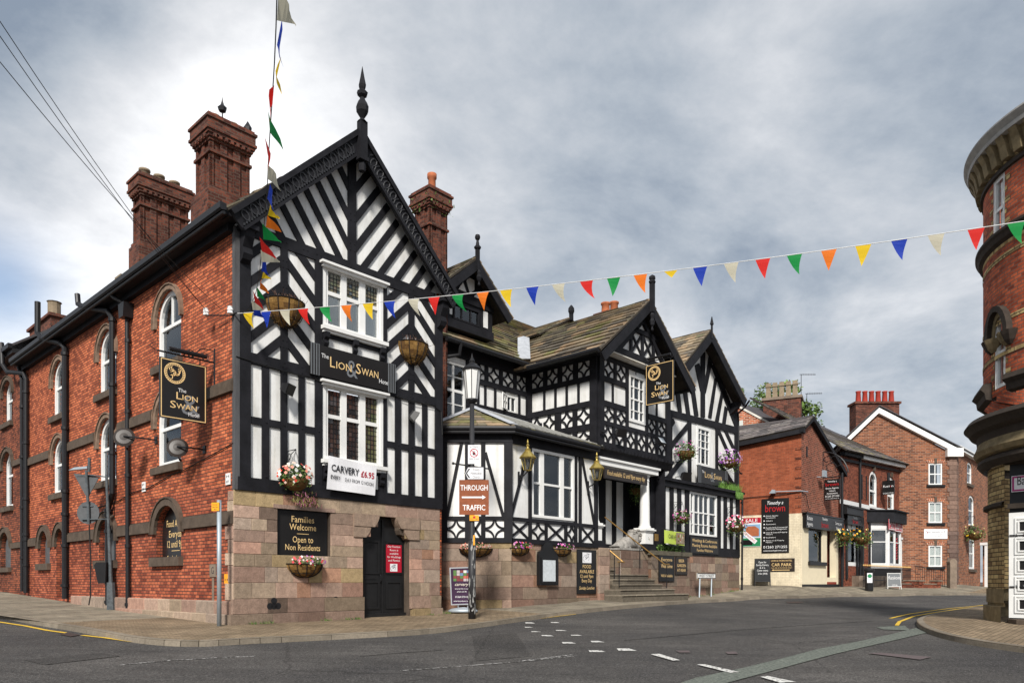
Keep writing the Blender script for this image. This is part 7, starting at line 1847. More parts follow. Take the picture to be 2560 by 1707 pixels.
u_,z_=RL.q('9',905,795,.45);hangbasket(RL,u_,z_,.45,.38,'hanging basket of magenta flowers on the striped wall beside the porch',[(.65,.10,.40),(.75,.45,.50),(.45,.10,.35)],420,60,.2)
u_,z_=RL.q('9',1370,860,.5);hangbasket(RL,u_,z_,.5,.5,'full hanging basket of pink and white flowers at the hotel far right corner',PINK+[(.85,.83,.85)],480,110,.45,fs=.045)
pc_=front(.2);u_,z_=pc_.q('9',535,560,.0);hangbasket(pc_,u_,z_+.05,.0,.45,'dark green trailing basket hanging inside the porch beside the column',[(.07,.13,.03)],520,12,.6,bracket=False,group=None)
# greenery
def clump(name,label,cat,boxes,size,n,cols=GREENS,group=None):
    b=B()
    for c,rx,ry,rz,k in boxes: leaves(b,c,rx,ry,rz,int(n*k),size,cols)
    ob=b.done(name,'leaf');return tag(ob,label,cat,group)
uu,zz2=RL.q('9',820,1040,.1)
clump('terrace_shrub','leafy green shrub on the terrace wall below the lime green banner','plant',[(WF.p(18.3+.33*i,2.38+.06*(i%2),-.12),.26,.22,.22,1) for i in range(6)],.045,240,[(.08,.16,.03),(.12,.21,.05),(.05,.10,.02)])
b=B();u0_,z0_=RG.q('9',1310,575,.45)
for _ in range(900):
    p=RG.p(u0_+R.uniform(-1.1,.95),5.52,.45+R.uniform(-.25,.15));q2=p+Vector((R.gauss(0,.10),R.gauss(0,.10),R.uniform(.1,.42)));b.face([p,p+Vector((.02,0,0)),q2],R.choice([(.10,.22,.03),(.15,.30,.05),(.08,.16,.02)]))
for _ in range(350):
    p=RG.p(u0_+R.uniform(.2,.95),5.5,.62);q2=p+RG.N*R.uniform(.02,.15)+Vector((0,0,-R.uniform(.05,.45)));b.face([p,p+Vector((.025,0,0)),q2],R.choice([(.10,.22,.03),(.13,.26,.05)]))
tag(b.done('ledge_grass','leaf'),'bright green tuft of grass growing on the ledge at the far corner','grass')
# weeds at the wall foot
b=B()
for k in range(26):
    if k<14: u_=R.choice([R.uniform(5.4,7.4),R.uniform(2,3.5),R.uniform(.2,1)]);base=F0.p(u_,0,.22)
    else: base=RL.p(R.uniform(21,26.3),0,.12)
    z_=G(base.x,base.y)
    for _ in range(16):
        p=Vector((base.x,base.y,z_))+Vector((R.gauss(0,.09),R.gauss(0,.05),0));q2=p+Vector((R.gauss(0,.04),R.gauss(0,.04),R.uniform(.02,.10)));b.face([p,p+Vector((.015,0,.01)),q2],R.choice(GREENS+[(.14,.2,.04)]))
struct(b.done('weeds','leaf'),'stuff')
# stone lion on the porch
root=thing('stone_lion','weathered pale stone lion lying at the head of the entrance steps','statue',WF.p(16.6,2.3,-.5)[:])
LF=front(-.15);lu=lambda x,y:LF.q('22',x,y)
def skinned(name,chain,mat,parent,sub=2):
    # chain: list of branches [(point,radius)...]; first point of later branches indexes an earlier vertex
    vs,es,rs=[],[],[]
    for st_,pts in chain:
        prev=st_
        for p,r_ in pts:
            vs.append(tuple(p));rs.append(r_)
            if prev is not None: es.append((prev,len(vs)-1))
            prev=len(vs)-1
    me=bpy.data.meshes.new(name);me.from_pydata(vs,es,[]);ob=bpy.data.objects.new(name,me);C.objects.link(ob)
    md=ob.modifiers.new('s','SKIN');me.skin_vertices  # layer made by the modifier below
    if not me.skin_vertices: 
        bm_=bmesh.new();bm_.from_mesh(me);bm_.verts.layers.skin.verify();bm_.to_mesh(me);bm_.free()
    for i,r_ in enumerate(rs): me.skin_vertices[0].data[i].radius=(r_,r_)
    me.skin_vertices[0].data[0].use_root=True
    ob.modifiers.new('d','SUBSURF').levels=sub
    dg=bpy.context.evaluated_depsgraph_get();m2=bpy.data.meshes.new_from_object(ob.evaluated_get(dg));bpy.data.objects.remove(ob)
    m2.name=name;m2.materials.clear();m2.materials.append(M[mat]);o2=bpy.data.objects.new(name,m2);C.objects.link(o2)
    for p in m2.polygons:p.use_smooth=True
    if parent is not None: attach(o2,parent)
    return o2
l0=LF.q('22',440,720);l1=LF.q('22',700,640);gz_=LF.q('22',500,800)[1]
def lp(x,y,o=0.): u,z=LF.q('22',x,y);return LF.p(u,z,o)
skinned('body',[(None,[(lp(450,735),.24),(lp(500,715),.26),(lp(570,700),.25),(lp(620,660),.25),(lp(650,600),.21)]),(4,[(lp(690,590),.20),(lp(725,625),.12),(lp(740,645),.09)]),(0,[(lp(430,790),.14)]),(3,[(lp(650,740,.12),.12),(lp(690,785,.12),.10),(lp(735,788,.12),.09)]),(3,[(lp(650,740,-.15),.12),(lp(700,785,-.15),.10)]),(1,[(lp(480,770,.16),.13),(lp(560,790,.18),.08)])],'stone_lion',root)
b=B()
for _ in range(260):
    a=R.uniform(0,6.28);rr_=R.uniform(.5,1);p=lp(655+60*rr_*math.cos(a),610+70*rr_*math.sin(a),R.uniform(-.15,.2));b.lathe(p,[(.0,-.04),(.035,-.01),(.03,.03),(.0,.05)],5,ax=Vector((R.gauss(0,1),R.gauss(0,1),R.gauss(0,1))))
b.done('mane','stone_lion',root)
b=B();b.obox(LF.p(LF.q('22',385,800)[0],gz_-.03,-.35),LF.U*1.55,LF.N*.7,Vector((0,0,.08)));b.done('base','stone_lion',root)
lu0=LF.q('22',385,800)[0]+.05
b=B();ashlar(b,front(-.45),lu0,17.5,[.7,1.0,1.3,1.6,1.93,gz_-.035],(),.0,.03,darken=lambda z:.55,odd=0);ashlar(b,side(lu0),-.9,.45,[.7,1.0,1.3,1.6,1.93,gz_-.035],(),.0,.03,darken=lambda z:.5,odd=0);Hbox(b,lu0,17.5,-.45,.9,.5,gz_-.04);b.done('lion_plinth','stone',hotel)
cp=lp(750,700,.25)
root=thing('flower_pot','dark pot with a few pink flowers between the lion and the column','flower pot',cp[:]);b=B();b.lathe(cp-Vector((0,0,.22)),[(.07,0),(.11,.22),(.12,.24),(.10,.24),(.0,.2)],10);b.done('pot','black_paint',root);b=B();leaves(b,cp+Vector((0,0,.12)),.14,.14,.14,60,.035,GREENS);b.done('foliage','leaf',root);b=B();flowers(b,cp+Vector((0,0,.16)),.13,.13,.12,10,.035,[(.75,.03,.20),(.8,.6,.65)],LF.N);b.done('flowers','petal',root)
# lantern in the porch shade
b=B();c=WF.p(14.75,4.0,-.9);b.lathe(c,[(.0,-.3),(.10,-.25),(.16,.1),(.18,.12),(.05,.3),(.0,.42)],6);b.tube([c-Vector((0,0,.25)),c-Vector((0,0,.5)),WF.p(14.5,3.6,-.95)],.02,5);tag(b.done('porch_lantern','black_iron'),'black lantern in the shade of the porch left wall','lantern')
# ================================================ STREET FURNITURE
def base(px,py): return gp(px,py)
# street lamp with signs
lb=base(1180,1546);lx,ly,lz=lb
def lzp(y): return CH-(y-CY)/F*ly
root=thing('street_lamp','black street lamp with white tapered lantern and brown traffic signs on its pole','street lamp',lb[:])
b=B();b.tube([Vector((lx,ly,lz)),Vector((lx,ly,lzp(1345)))],.105,14);b.done('pole_base','post_paint',root,True)
b=B();
for _ in range(46):
    z_=R.uniform(lz+.1,lzp(1350));a=R.gauss(-1.2,.9);w_=R.uniform(.02,.06);h_=R.uniform(.03,.20);r_=.1065
    b.face([(lx+r_*math.cos(a+d_),ly+r_*math.sin(a+d_),z_+e_) for d_,e_ in((-w_*5,0),(0,-h_*.4),(w_*5,0),(w_*3,h_*.6),(0,h_),(-w_*3,h_*.5))])
b.done('worn_paint','post_worn',root)
b=B();b.tube([Vector((lx,ly,lzp(1350))),Vector((lx,ly,lzp(1345))),Vector((lx,ly,lzp(1335))),Vector((lx,ly,lzp(1000)))],[.106,.106,.075,.062],12);b.done('pole','post_paint',root,True)
zb=lzp(998);zt=lzp(925);b=B();b.lathe((lx,ly,0),[(.075,zb-.12),(.16,zb-.05),(.165,zb),(.0,zb)],14);b.done('lantern_collar','black_iron',root,True)
b=B();b.lathe((lx,ly,0),[(.155,zb),(.24,zt),(.0,zt)],8);b.done('lantern_glass','lamp_glass',root)
b=B();b.lathe((lx,ly,0),[(.26,zt-.02),(.275,zt+.02),(.20,zt+.10),(.10,zt+.16),(.07,zt+.20),(.08,zt+.25),(.03,zt+.35),(.0,zt+.48)],12)
for k in range(8):
    a=2*math.pi*k/8;b.tube([(lx+.157*math.cos(a),ly+.157*math.sin(a),zb),(lx+.243*math.cos(a),ly+.243*math.sin(a),zt)],.010,4)
b.done('lantern_cap','black_iron',root)
b=B();zl=lzp(1163);b.tube([(lx-.52,ly,lzp(1158)),(lx+.50,ly,lzp(1172))],.022,6);b.lathe((lx-.52,ly,lzp(1158)),[(.0,-.04),(.035,-.03),(.035,.03),(.0,.04)],6);b.done('ladder_arm','black_iron',root)
SG=Fr((lx,ly),(1,0))
def sgn(x0,y0,x1,y1,o=.10):
    k=(ly-o)/F;return (x0-CX)*k-lx,(x1-CX)*k-lx,CH-(y1-CY)*k,CH-(y0-CY)*k
def signon(name,x0,y0,x1,y1,mat,o=.09,pts=None):
    u0,u1,z0,z1=sgn(x0,y0,x1,y1,o);b=B()
    if pts: SG.poly(b,[(u0+(u1-u0)*a,z0+(z1-z0)*c) for a,c in pts],o-.02,o)
    else: SG.box(b,u0,u1,z0,z1,o-.02,o)
    return b.done(name,mat,root),u0,u1,z0,z1
s_,u0,u1,z0,z1=signon('alcohol_free_zone_sign',1170,1112,1200,1159,'banner_white')
b=B();uc=(u0+u1)/2;zc=z1-(z1-z0)*.42;r_=(u1-u0)*.36
ou=[(uc+r_*math.cos(2*math.pi*k/20),zc+r_*math.sin(2*math.pi*k/20)) for k in range(20)];ii=[(uc+r_*.82*math.cos(2*math.pi*k/20),zc+r_*.82*math.sin(2*math.pi*k/20)) for k in range(20)];ring(b,SG,ou,ii,.09,.094);beam(b,SG,(uc-r_*.6,zc+r_*.6),(uc+r_*.6,zc-r_*.6),r_*.16,.094,.09);b.done('prohibition_ring','crimson',s_)
b=B();SG.poly(b,[(uc-r_*.3,zc-r_*.5),(uc+r_*.3,zc-r_*.5),(uc+r_*.35,zc+.05*r_),(uc+.1*r_,zc+.2*r_),(uc+.08*r_,zc+.6*r_),(uc-.08*r_,zc+.6*r_),(uc-.1*r_,zc+.2*r_),(uc-r_*.35,zc+.05*r_)],.0905,.092);b.done('bottle_mark','dark_letter',s_)
txt(s_,SG,'ALCOHOL',uc,z1-.075,.055,.093,'dark_letter',w=(u1-u0)*.75);txt(s_,SG,'FREE ZONE',uc,zc-r_-.07,.05,.093,'dark_letter',w=(u1-u0)*.8)
s_,u0,u1,z0,z1=signon('direction_sign',1161,1166,1210,1199,'dark_letter',.10,[(0,.5),(.16,0),(1,0),(1,1),(.16,1)])
b=B();P5=[(u0+(u1-u0)*a,z0+(z1-z0)*c) for a,c in((.05,.5),(.19,.06),(.97,.06),(.97,.94),(.19,.94))];SG.poly(b,P5,.1,.103);s2=b.done('sign_face','banner_white',s_)
b=B();beam(b,SG,(u0+(u1-u0)*.10,z0+(z1-z0)*.5),(u0+(u1-u0)*.26,z0+(z1-z0)*.85),.035,.106,.103);beam(b,SG,(u0+(u1-u0)*.10,z0+(z1-z0)*.5),(u0+(u1-u0)*.26,z0+(z1-z0)*.15),.035,.106,.103);b.done('chevron','dark_letter',s2)
for t_,k,w_ in(('Trinity',.68,.36),('Methodist',.40,.56),('Church',.12,.36)): txt(s2,SG,t_,u0+(u1-u0)*.60,z0+(z1-z0)*k,.075,.104,'dark_letter',w=(u1-u0)*w_)
s_,u0,u1,z0,z1=signon('through_traffic_sign',1148,1199,1222,1286,'brown_sign',.12)
txt(s_,SG,'THROUGH',(u0+u1)/2,z1-(z1-z0)*.30,.155,.122,'white_letter',w=(u1-u0)*.92,bold=.012);txt(s_,SG,'TRAFFIC',(u0+u1)/2,z0+(z1-z0)*.13,.155,.122,'white_letter',w=(u1-u0)*.76,bold=.012)
b=B();zc=z0+(z1-z0)*.50;SG.poly(b,[(u0+(u1-u0)*.09,zc-.022),(u0+(u1-u0)*.78,zc-.022),(u0+(u1-u0)*.78,zc-.06),(u0+(u1-u0)*.90,zc),(u0+(u1-u0)*.78,zc+.06),(u0+(u1-u0)*.78,zc+.022),(u0+(u1-u0)*.09,zc+.022)],.12,.124);b.done('arrow','white_letter',s_)
s_,u0,u1,z0,z1=signon('parking_plate',1174,1287,1197,1301,'amber',.12);txt(s_,SG,'8 am - 7pm',(u0+u1)/2,z0+.03,.045,.122,'dark_letter',w=(u1-u0)*.8)
b=B();b.lathe(SG.p((u0+u1)/2,z1-.06,.12),[(.035,0),(.001,.003)],10,ax=SG.N);b.done('roundel','crimson',s_)
s_,*_=signon('yellow_band',1183,1337,1187,1362,'amber',.11)
# parking plate pole at the corner
pb=base(548,1564);px_,py_,pz_=pb;zf=lambda y:CH-(y-CY)/F*py_
root=thing('parking_sign','thin grey pole with an orange parking plate at the corner of the pavement','sign',pb[:])
b=B();b.tube([Vector((px_,py_,pz_)),Vector((px_,py_,zf(1252)))],.052,12);b.done('pole','galv',root,True);b=B();b.lathe((px_,py_,zf(1252)),[(.055,-.02),(.055,.02),(.0,.03)],10);b.done('pole_cap','galv',root)
SP=Fr((px_,py_),(.97,-.25));k=py_/F
b=B();uu0=-.155;SP.box(b,uu0,uu0+.20,zf(1277),zf(1256),.05,.07);s_=b.done('plate','amber',root);txt(s_,SP,'Mon-Sat',uu0+.09,zf(1263),.035,.072,'dark_letter',w=.13);txt(s_,SP,'8am-7pm',uu0+.10,zf(1269),.035,.072,'dark_letter',w=.15);b=B();SP.poly(b,[(uu0+.06,zf(1273.5)),(uu0+.09,zf(1272)),(uu0+.09,zf(1273)),(uu0+.14,zf(1273)),(uu0+.14,zf(1274)),(uu0+.09,zf(1274)),(uu0+.09,zf(1275))],.07,.072);b.done('arrow','dark_letter',s_)
# leaning post with the backs of two traffic signs
tb=base(279,1523);tx,ty,tz_=tb;zf=lambda y,Y=ty:CH-(y-CY)/F*Y;xf=lambda x,Y=ty:(x-CX)/F*Y
root=thing('traffic_sign_post','leaning grey post carrying the backs of a triangular and a round traffic sign','sign post',tb[:])
b=B();b.tube([Vector((tx,ty,tz_)),Vector((xf(277),ty,zf(1455)))],[.14,.12],8);b.tube([Vector((xf(277),ty,zf(1458))),Vector((xf(276),ty,zf(1420))),Vector((xf(271),ty,zf(1300))),Vector((xf(266),ty,zf(1185)))],[.06,.05,.045,.04],8);b.done('post','weathered_post',root)
b=B();xc=xf(223);b.tube([Vector((xc,ty-.03,zf(1310))),Vector((xf(222),ty-.03,zf(1270))),Vector((xf(217),ty-.03,zf(1175)))],.042,8);b.tube([Vector((xf(224),ty-.03,zf(1180))),Vector((xf(225),ty-.03,zf(1145)))],.045,8)
b.tube([Vector((xf(216),ty-.03,zf(1186))),Vector((xf(268),ty,zf(1192)))],.018,5);b.tube([Vector((xf(205),ty-.03,zf(1298))),Vector((xf(275),ty,zf(1297)))],.018,5);b.done('bracket','weathered_post',root)
b=B();T=Fr((0,ty+.04),(1,0))
tp=[(xf(x),zf(y)) for x,y in((182,1182),(246,1192),(217,1246))];T.poly(b,tp,-.01,.012);b.done('triangular_sign','grey_back',root)
b=B();b.lathe(Vector((xf(219),ty+.04,zf(1281))),[(.0,-.01),(.345,-.01),(.345,.012),(.0,.012)],26,ax=(0,-1,0));b.done('round_sign','grey_back',root)
b=B();T.box(b,xf(205),xf(232),zf(1266),zf(1263),.0,.04);T.box(b,xf(205),xf(232),zf(1299),zf(1296),.0,.04);T.box(b,xf(190),xf(245),zf(1190),zf(1187),.0,.03);b.done('clamp','weathered_post',root)
b=B();b.prism([Vector((xf(176),ty-.1,zf(1176))),Vector((xf(222),ty-.1,zf(1172))),Vector((xf(222),ty-.1,zf(1166))),Vector((xf(190),ty-.1,zf(1169)))],Vector((0,.16,0)));b.done('lamp_head','galv',root)
b=B();b.tube([Vector((xf(224),ty-.02,zf(1312))),Vector((xf(227),ty,zf(1400))),Vector((xf(226),ty,zf(1490))),Vector((xf(222),ty,zf(1512)))],.02,5);b.done('cable','cable',root)
b=B();b.prism([Vector((xf(x),ty-.16,zf(y))) for x,y in((242,1412),(248,1405),(272,1405),(270,1458),(252,1458))],Vector((0,.22,0)));b.tube([Vector((xf(270),ty,zf(1430))),Vector((xf(277),ty,zf(1430)))],.02,5)
tag(b.done('litter_bin','black_paint'),'small black litter bin hung on the leaning sign post','bin')
# advertising stand by the bay
ab=base(1158,1531);ax_,ay,az=ab;k=ay/F;zf2=lambda y:CH-(y-CY)*k;xf2=lambda x:(x-CX)*k
root=thing('advertising_stand','framed carvery poster stand on a grey oval base beside the street lamp','sign',ab[:])
b=B();b.lathe(ab+Vector((0,-.1,0)),[(.0,.0),(.44,.02),(.46,.07),(.36,.13),(.10,.17),(.0,.18)],22);o_=b.done('base','grey_back' if False else 'galv',root,True);o_.data.transform(Matrix.Translation(ab)@Matrix.Diagonal((1,.55,1,1))@Matrix.Translation(-ab))
A=Fr((0,ay),(1,-.10));b=B()
fr4=[A.uz(x,y) for x,y in((1124,1418),(1185,1416),(1187,1510),(1128,1512))]
ring(b,A,fr4,inset(fr4,.035),-.03,.03);b.tube([A.p((fr4[2][0]+fr4[3][0])/2-.15,fr4[3][1],0),A.p((fr4[2][0]+fr4[3][0])/2-.15,az+.1,0)],.02,6);b.tube([A.p((fr4[2][0]+fr4[3][0])/2+.15,fr4[3][1],0),A.p((fr4[2][0]+fr4[3][0])/2+.15,az+.1,0)],.02,6);b.done('frame','alu',root)
b=B();A.poly(b,inset(fr4,.03),-.015,.012);po_=b.done('poster','poster_plum',root)
uc=(fr4[0][0]+fr4[1][0])/2
b=B()
rr_=random.Random(11)
for i in range(5):
    for j in range(4): A.box(b,uc-.26+i*.105,uc-.165+i*.105,fr4[0][1]-.42+j*.085,fr4[0][1]-.34+j*.085,.012,.014,rr_.choice([(.5,.12,.08),(.45,.4,.4),(.7,.68,.65),(.1,.2,.06),(.2,.05,.05),(.15,.25,.4)]))
b.done('food_photo','card',po_)
lines(po_,A,uc,0,[('carvery',.10,fr4[0][1]-.56,.42,.3,0,'cream_letter'),('every day from 12 noon',.04,fr4[0][1]-.67,.42,0,0,'white_letter'),('adults £6.95',.04,fr4[0][1]-.76,.3,0,0,'white_letter'),('01260 273115',.06,fr4[0][1]-.93,.40,0,0,'white_letter'),('www.lionandswan.co.uk',.045,fr4[0][1]-1.05,.50,0,0,'white_letter')],.015)
# West Street name plate on legs
wl=RL.q('9',1035,1265,.5);wr=RL.q('9',1190,1272,.5)
g_=RL.p((wl[0]+wr[0])/2,0,.5);root=thing('street_name_plate','white West Street name plate on two short grey legs by the stone wall','sign',(g_.x,g_.y,G(g_.x,g_.y)))
b=B();z1=(wl[1]+wr[1])/2;RL.box(b,wl[0],wr[0],z1-.24,z1,.47,.50);bd=b.done('plate','white_paint',root);b=B();rr=rect(wl[0],wr[0],z1-.24,z1);ring(b,RL,rr,inset(rr,.03),.50,.506);b.done('border','dark_letter',bd);txt(bd,RL,'WEST STREET',(wl[0]+wr[0])/2,z1-.18,.13,.505,'dark_letter',w=(wr[0]-wl[0])*.82)
for u_ in(wl[0]+.25,wr[0]-.35):
    b=B();p=RL.p(u_-.12,0,.52);b.tube([RL.p(u_,z1-.24,.48),Vector((p.x,p.y,G(p.x,p.y)))],.035,5);b.done('leg','galv',root)
# small plates on the side wall
def wallplate(name,label,k,x0,y0,x1,y1,mat,rows,lm='dark_letter'):
    u0,u1,z0,z1=S0.r(k,x0,y0,x1,y1,.03);sg=plate(name,label,'sign',S0,u0,u1,z0,z1,.012,mat,.02)
    for t_,f_ in rows: txt(sg,S0,t_,(u0+u1)/2,z0+(z1-z0)*f_,(z1-z0)*.22,.035,lm,w=(u1-u0)*.6)
    return sg
wallplate('wall_plate','small white plate lettered H high on the brick near the corner','2',1768,262,1803,345,'white_paint',[('H',.62),('8FT',.15)])
wallplate('wall_plate','small white plate with worn marks on the brick right of the drainpipes','2',1112,330,1138,400,'white_paint',[('F',.6),('D',.15)])
wallplate('wall_plate','yellow hydrant plate low on the brick by the stone corner','2',1758,1048,1792,1122,'amber',[('H',.3)])
b=B();u0,u1,z0,z1=S0.r('2',1642,972,1690,1070,.02);S0.box(b,u0,u1,z0,z1,.004,.02);S0.box(b,(u0+u1)/2-.05,(u0+u1)/2+.06,z0-.95,z0-.02,.004,.012);ob=b.done('gas_marker','stone_trim');tag(ob,'rust brown marker lettered G low on the brick wall','sign');txt(ob,S0,'G',(u0+u1)/2,z0+.08,.18,.022,'dark_letter')
# black lead-lined service bits: insulators and bracket at the corner
c1=S0.p(-.05,7.42,.05);root=thing('insulator_bracket','iron bracket with two white insulators on the corner post where the bunting is tied','bracket',c1[:])
b=B();b.tube([c1,S0.p(-.85,7.55,.30),S0.p(-1.0,7.6,.3)],.018,5);b.tube([c1,c1+F0.N*.25],.02,5);b.done('arm','black_iron',root)
for p in(S0.p(-.85,7.55,.30),c1+F0.N*.10-F0.U*.08):
    b=B();b.lathe(p,[(.0,0),(.07,.0),(.06,.06),(.075,.08),(.055,.13),(.065,.16),(.0,.19)],10);b.done('insulator','white_paint',root)
# overhead wires
def wire(name,label,pts,r=.012,mat='cable',group=None):
    b=B();P_=[Vector(p) for p in pts]
    if len(P_)==2:
        a,c=P_;P_=[a.lerp(c,t/14)+Vector((0,0,-.25*4*(t/14)*(1-t/14))) for t in range(15)]
    b.tube(P_,r,5);tag(b.done(name,mat),label,'wire',group)
for (yl,t_,lab) in((50*1.0885,S0.p(-.9,7.72,.3),'uppermost overhead wire crossing the sky at the top left'),(84*1.0885,S0.p(-.85,7.7,.32),'middle overhead wire crossing the sky at the top left'),(143*1.0885,S0.p(-.3,7.6,.2),'lowest overhead wire crossing the sky at the top left')):
    Y=9.5;e_=Vector(((-CX)/F*Y,Y,CH+(CY-yl)/F*Y));e2=e_+(e_-t_).normalized()*6
    b=B();b.tube([t_]+[t_.lerp(e_,i/10)+Vector((0,0,-.15*4*(i/10)*(1-i/10))) for i in range(1,10)]+[e_,e2],.006,5);tag(b.done('overhead_wire','cable'),lab,'wire','overhead wires at the hotel corner')
b=B();b.tube([S0.p(u,z,.03) for u,z in((-.0,4.35),(-1.5,4.15),(-2.8,3.98),(-3.5,3.95),(-5,3.72),(-6.2,3.68),(-7.5,3.5),(-9,3.45),(-10.5,3.4))],.016,4);tag(b.done('wall_cable','cable'),'black cable strung along the brick side wall below the middle windows','cable')
b=B();b.tube([F0.p(u,z,.085) for u,z in((.0,6.42),(1.,6.34),(2.,6.30),(2.4,6.30))]+[F0.p(4.5,6.30,.085)][:0],.012,4);b.tube([F0.p(u,z,.09) for u,z in((4.76,6.36),(5.4,6.30),(6.2,6.34),(6.55,6.2),(6.6,5.5))],.014,4);tag(b.done('wall_cable','cable'),'black cable along the middle beam of the big gable','cable')
# ================================================ BUNTING
FC={'y':(.80,.55,.02),'b':(.015,.05,.42),'c':(.58,.55,.43),'r':(.70,.025,.02),'g':(.01,.28,.06),'o':(.85,.20,.02)}
for k_,c_ in FC.items():
    m,t,b_=nodes('flag_'+k_,.6,0,.2);b_.inputs['Base Color'].default_value=(*c_,1)
    tr_=t.nodes.new('ShaderNodeBsdfTranslucent');tr_.inputs[0].default_value=(*c_,1);ms=t.nodes.new('ShaderNodeMixShader');ms.inputs[0].default_value=.4
    ou_=t.nodes['Material Output'];t.links.new(b_.outputs[0],ms.inputs[1]);t.links.new(tr_.outputs[0],ms.inputs[2]);t.links.new(ms.outputs[0],ou_.inputs[0])
def flag(root,p,d,w_,h,c,lean=0.,twist=0.,drop=None):
    # p: mid point of the top edge on the cord, d: cord direction
    dn=drop if drop is not None else Vector((0,0,-1));n=d.cross(dn).normalized();b=B();m=5;prev=None
    for i in range(m+1):
        t=i/m;hw=w_/2*(1-t);c0=p+dn*h*t+d*lean*t*t*h+n*(.10*h*math.sin(t*3+twist*3)*t)
        dd=(d*math.cos(twist*t)+n*math.sin(twist*t))
        cur=(c0-dd*hw,c0+dd*hw)
        if prev: 
            if i<m: b.face([prev[0],prev[1],cur[1],cur[0]])
            else: b.face([prev[0],prev[1],c0])
        prev=cur
    o=b.done('flag','flag_'+c,root);return o
A1_=F0.p(-.02,7.42,.16);E1=Vector(((2560-CX)/F*13,13,CH+(CY-553)/F*13));dE=(E1-A1_);
root=thing('bunting','long string of coloured pennants from the hotel corner across the street to the right','bunting',A1_[:])
def along1(t): return A1_+dE*t+Vector((0,0,-.17*4*t*(1-t)))
b=B();b.tube([along1(i/30*1.12) for i in range(31)],.008,4);b.done('cord','plaster',root)
xs_=[620,665,712,758,812,866,920,974,1034,1085,1144,1207,1265,1331,1396,1466,1534,1601,1677,1750,1828,1907,1986,2072,2158,2248,2340,2440,2540]
seq='ybcrgoybcrgoybcrgoybcrgoybcrg'
for x,c in zip(xs_,seq):
    k=(x-CX)/F;t=(k*A1_.y-A1_.x)/(dE.x-k*dE.y);p=along1(t);d=dE.normalized()
    flag(root,p,d,.275,.385 if not(x==1677) else .14,c,lean=R.uniform(.0,.55) if x<1500 else R.uniform(-.1,.3),twist=R.uniform(-.5,.5) if x<1500 else R.uniform(-.2,.2))
path2=[(692,0),(690,70),(686,160),(681,240),(677,300),(672,380),(668,470),(663,530),(658,590),(653,640),(648,690),(640,730),(630,760),(616,778)]
P2=[]
for x,y in path2:
    Y=(7.36-CH)*F/(CY-y) if y<600 else None
    P2.append((x,y,Y))
def p2(x,y):
    # cord height falls a little towards the wall
    Y=(7.40-CH)*F/(CY-y)
    return Vector(((x-CX)/F*min(Y,17.6),min(Y,17.6),CH+(CY-y)/F*min(Y,17.6)))
cord=[p2(*p) for p in path2];cord=[cord[0]+(cord[0]-cord[1])*4]+cord+[A1_+Vector((.1,-.05,.05))]
root=thing('bunting','steep string of fluttering pennants rising from the hotel corner to the top of the sky','bunting',cord[-1][:])
b=B();b.tube(cord,.007,4);b.done('cord','cable',root)
fl2=[(694,12,'c',46,50),(690,75,'b',18,92),(688,157,'y',16,80),(682,232,'r',-8,70),(679,305,'g',30,72),(673,360,'r',-4,70),(671,425,'c',30,52),(667,475,'b',24,62),(667,510,'y',32,38),(664,541,'o',40,40),(661,574,'g',42,30),(658,605,'r',32,42),(656,632,'c',44,24),(653,655,'b',22,34),(652,674,'y',26,24),(648,700,'o',24,34),(644,722,'g',18,28),(640,738,'r',20,38),(634,757,'c',26,18),(634,770,'b',30,26)]
for i,(x,y,c,dx,dy) in enumerate(fl2):
    p=p2(x,y);Y=p.y;tip=Vector(((x+dx-CX)/F*(Y+.1),Y+.1,CH+(CY-(y+dy))/F*(Y+.1)))
    d=(p2(x-.5,y+4)-p2(x,y-4)).normalized();w_=.34
    a,e_=p-d*w_/2,p+d*w_/2;b=B();m=5;prev=None
    side_v=Vector((1,0,-.3)).normalized()
    for j in range(m+1):
        t=j/m;q0=a.lerp(tip,t);q1=e_.lerp(tip,t);wv=side_v*(.05*math.sin(t*5+i)*(1-t)*1.5)
        cur=(q0+wv+Vector((0,0,.03*math.sin(i*2+t*4))),q1+wv*.3-Vector((0,0,.11*(1-t)*(1 if i>7 else .5))))
        if prev: b.face([prev[0],prev[1],cur[1],cur[0]])
        prev=cur
    b.done('flag','flag_'+c,root)
# ================================================ THINGS AT THE FAR SHOPS
u0,u1,z0,z1=-1.98,-.60,2.58,5.43
sg=plate('agents_board','tall black board listing estate agents services on the corner shop side wall','sign',ES,u0,u1,z0,z1,.04,'sign_black',.04)
uc=(u0+u1)/2
lines(sg,ES,uc,0,[('Timothy a',.19,5.12,.80,.3,0,'white_letter'),('brown',.40,4.74,1.0,0,0,'red_letter')],.085)
for t_,zz,w_ in(('Estate Agents',4.50,.62),('Surveyors',4.40,.48),('Valuers',4.24,.34),('Auctioneers',4.06,.50),('Residential & Commercial',3.88,1.08),('Letting and Management',3.79,1.06),('Hotel & Licensed Property',3.62,1.08),('Valuers',3.53,.34),('Stocktakers',3.36,.50),('Advice on all Property',3.20,.92),('Matters',3.11,.32)):
    txt(sg,ES,t_,u0+.22,zz,.065,.085,'white_letter',w=w_,al='LEFT')
b=B()
for zz in(4.50,4.24,4.06,3.88,3.62,3.36,3.20): b.lathe(ES.p(u0+.13,zz+.03,.085),[(.035,0),(.001,.004)],8,ax=ES.N)
b.done('bullet_mark','white_letter',sg)
lines(sg,ES,uc,0,[('01260 271255',.14,2.82,1.2,0,0,'white_letter'),('www.timothyabrown.co.uk',.085,2.66,1.2,0,0,'white_letter')],.085)
s0_,s1_,s2_,s3_=ES.r('10',78,1033,217,1216)
s0_=-3.0
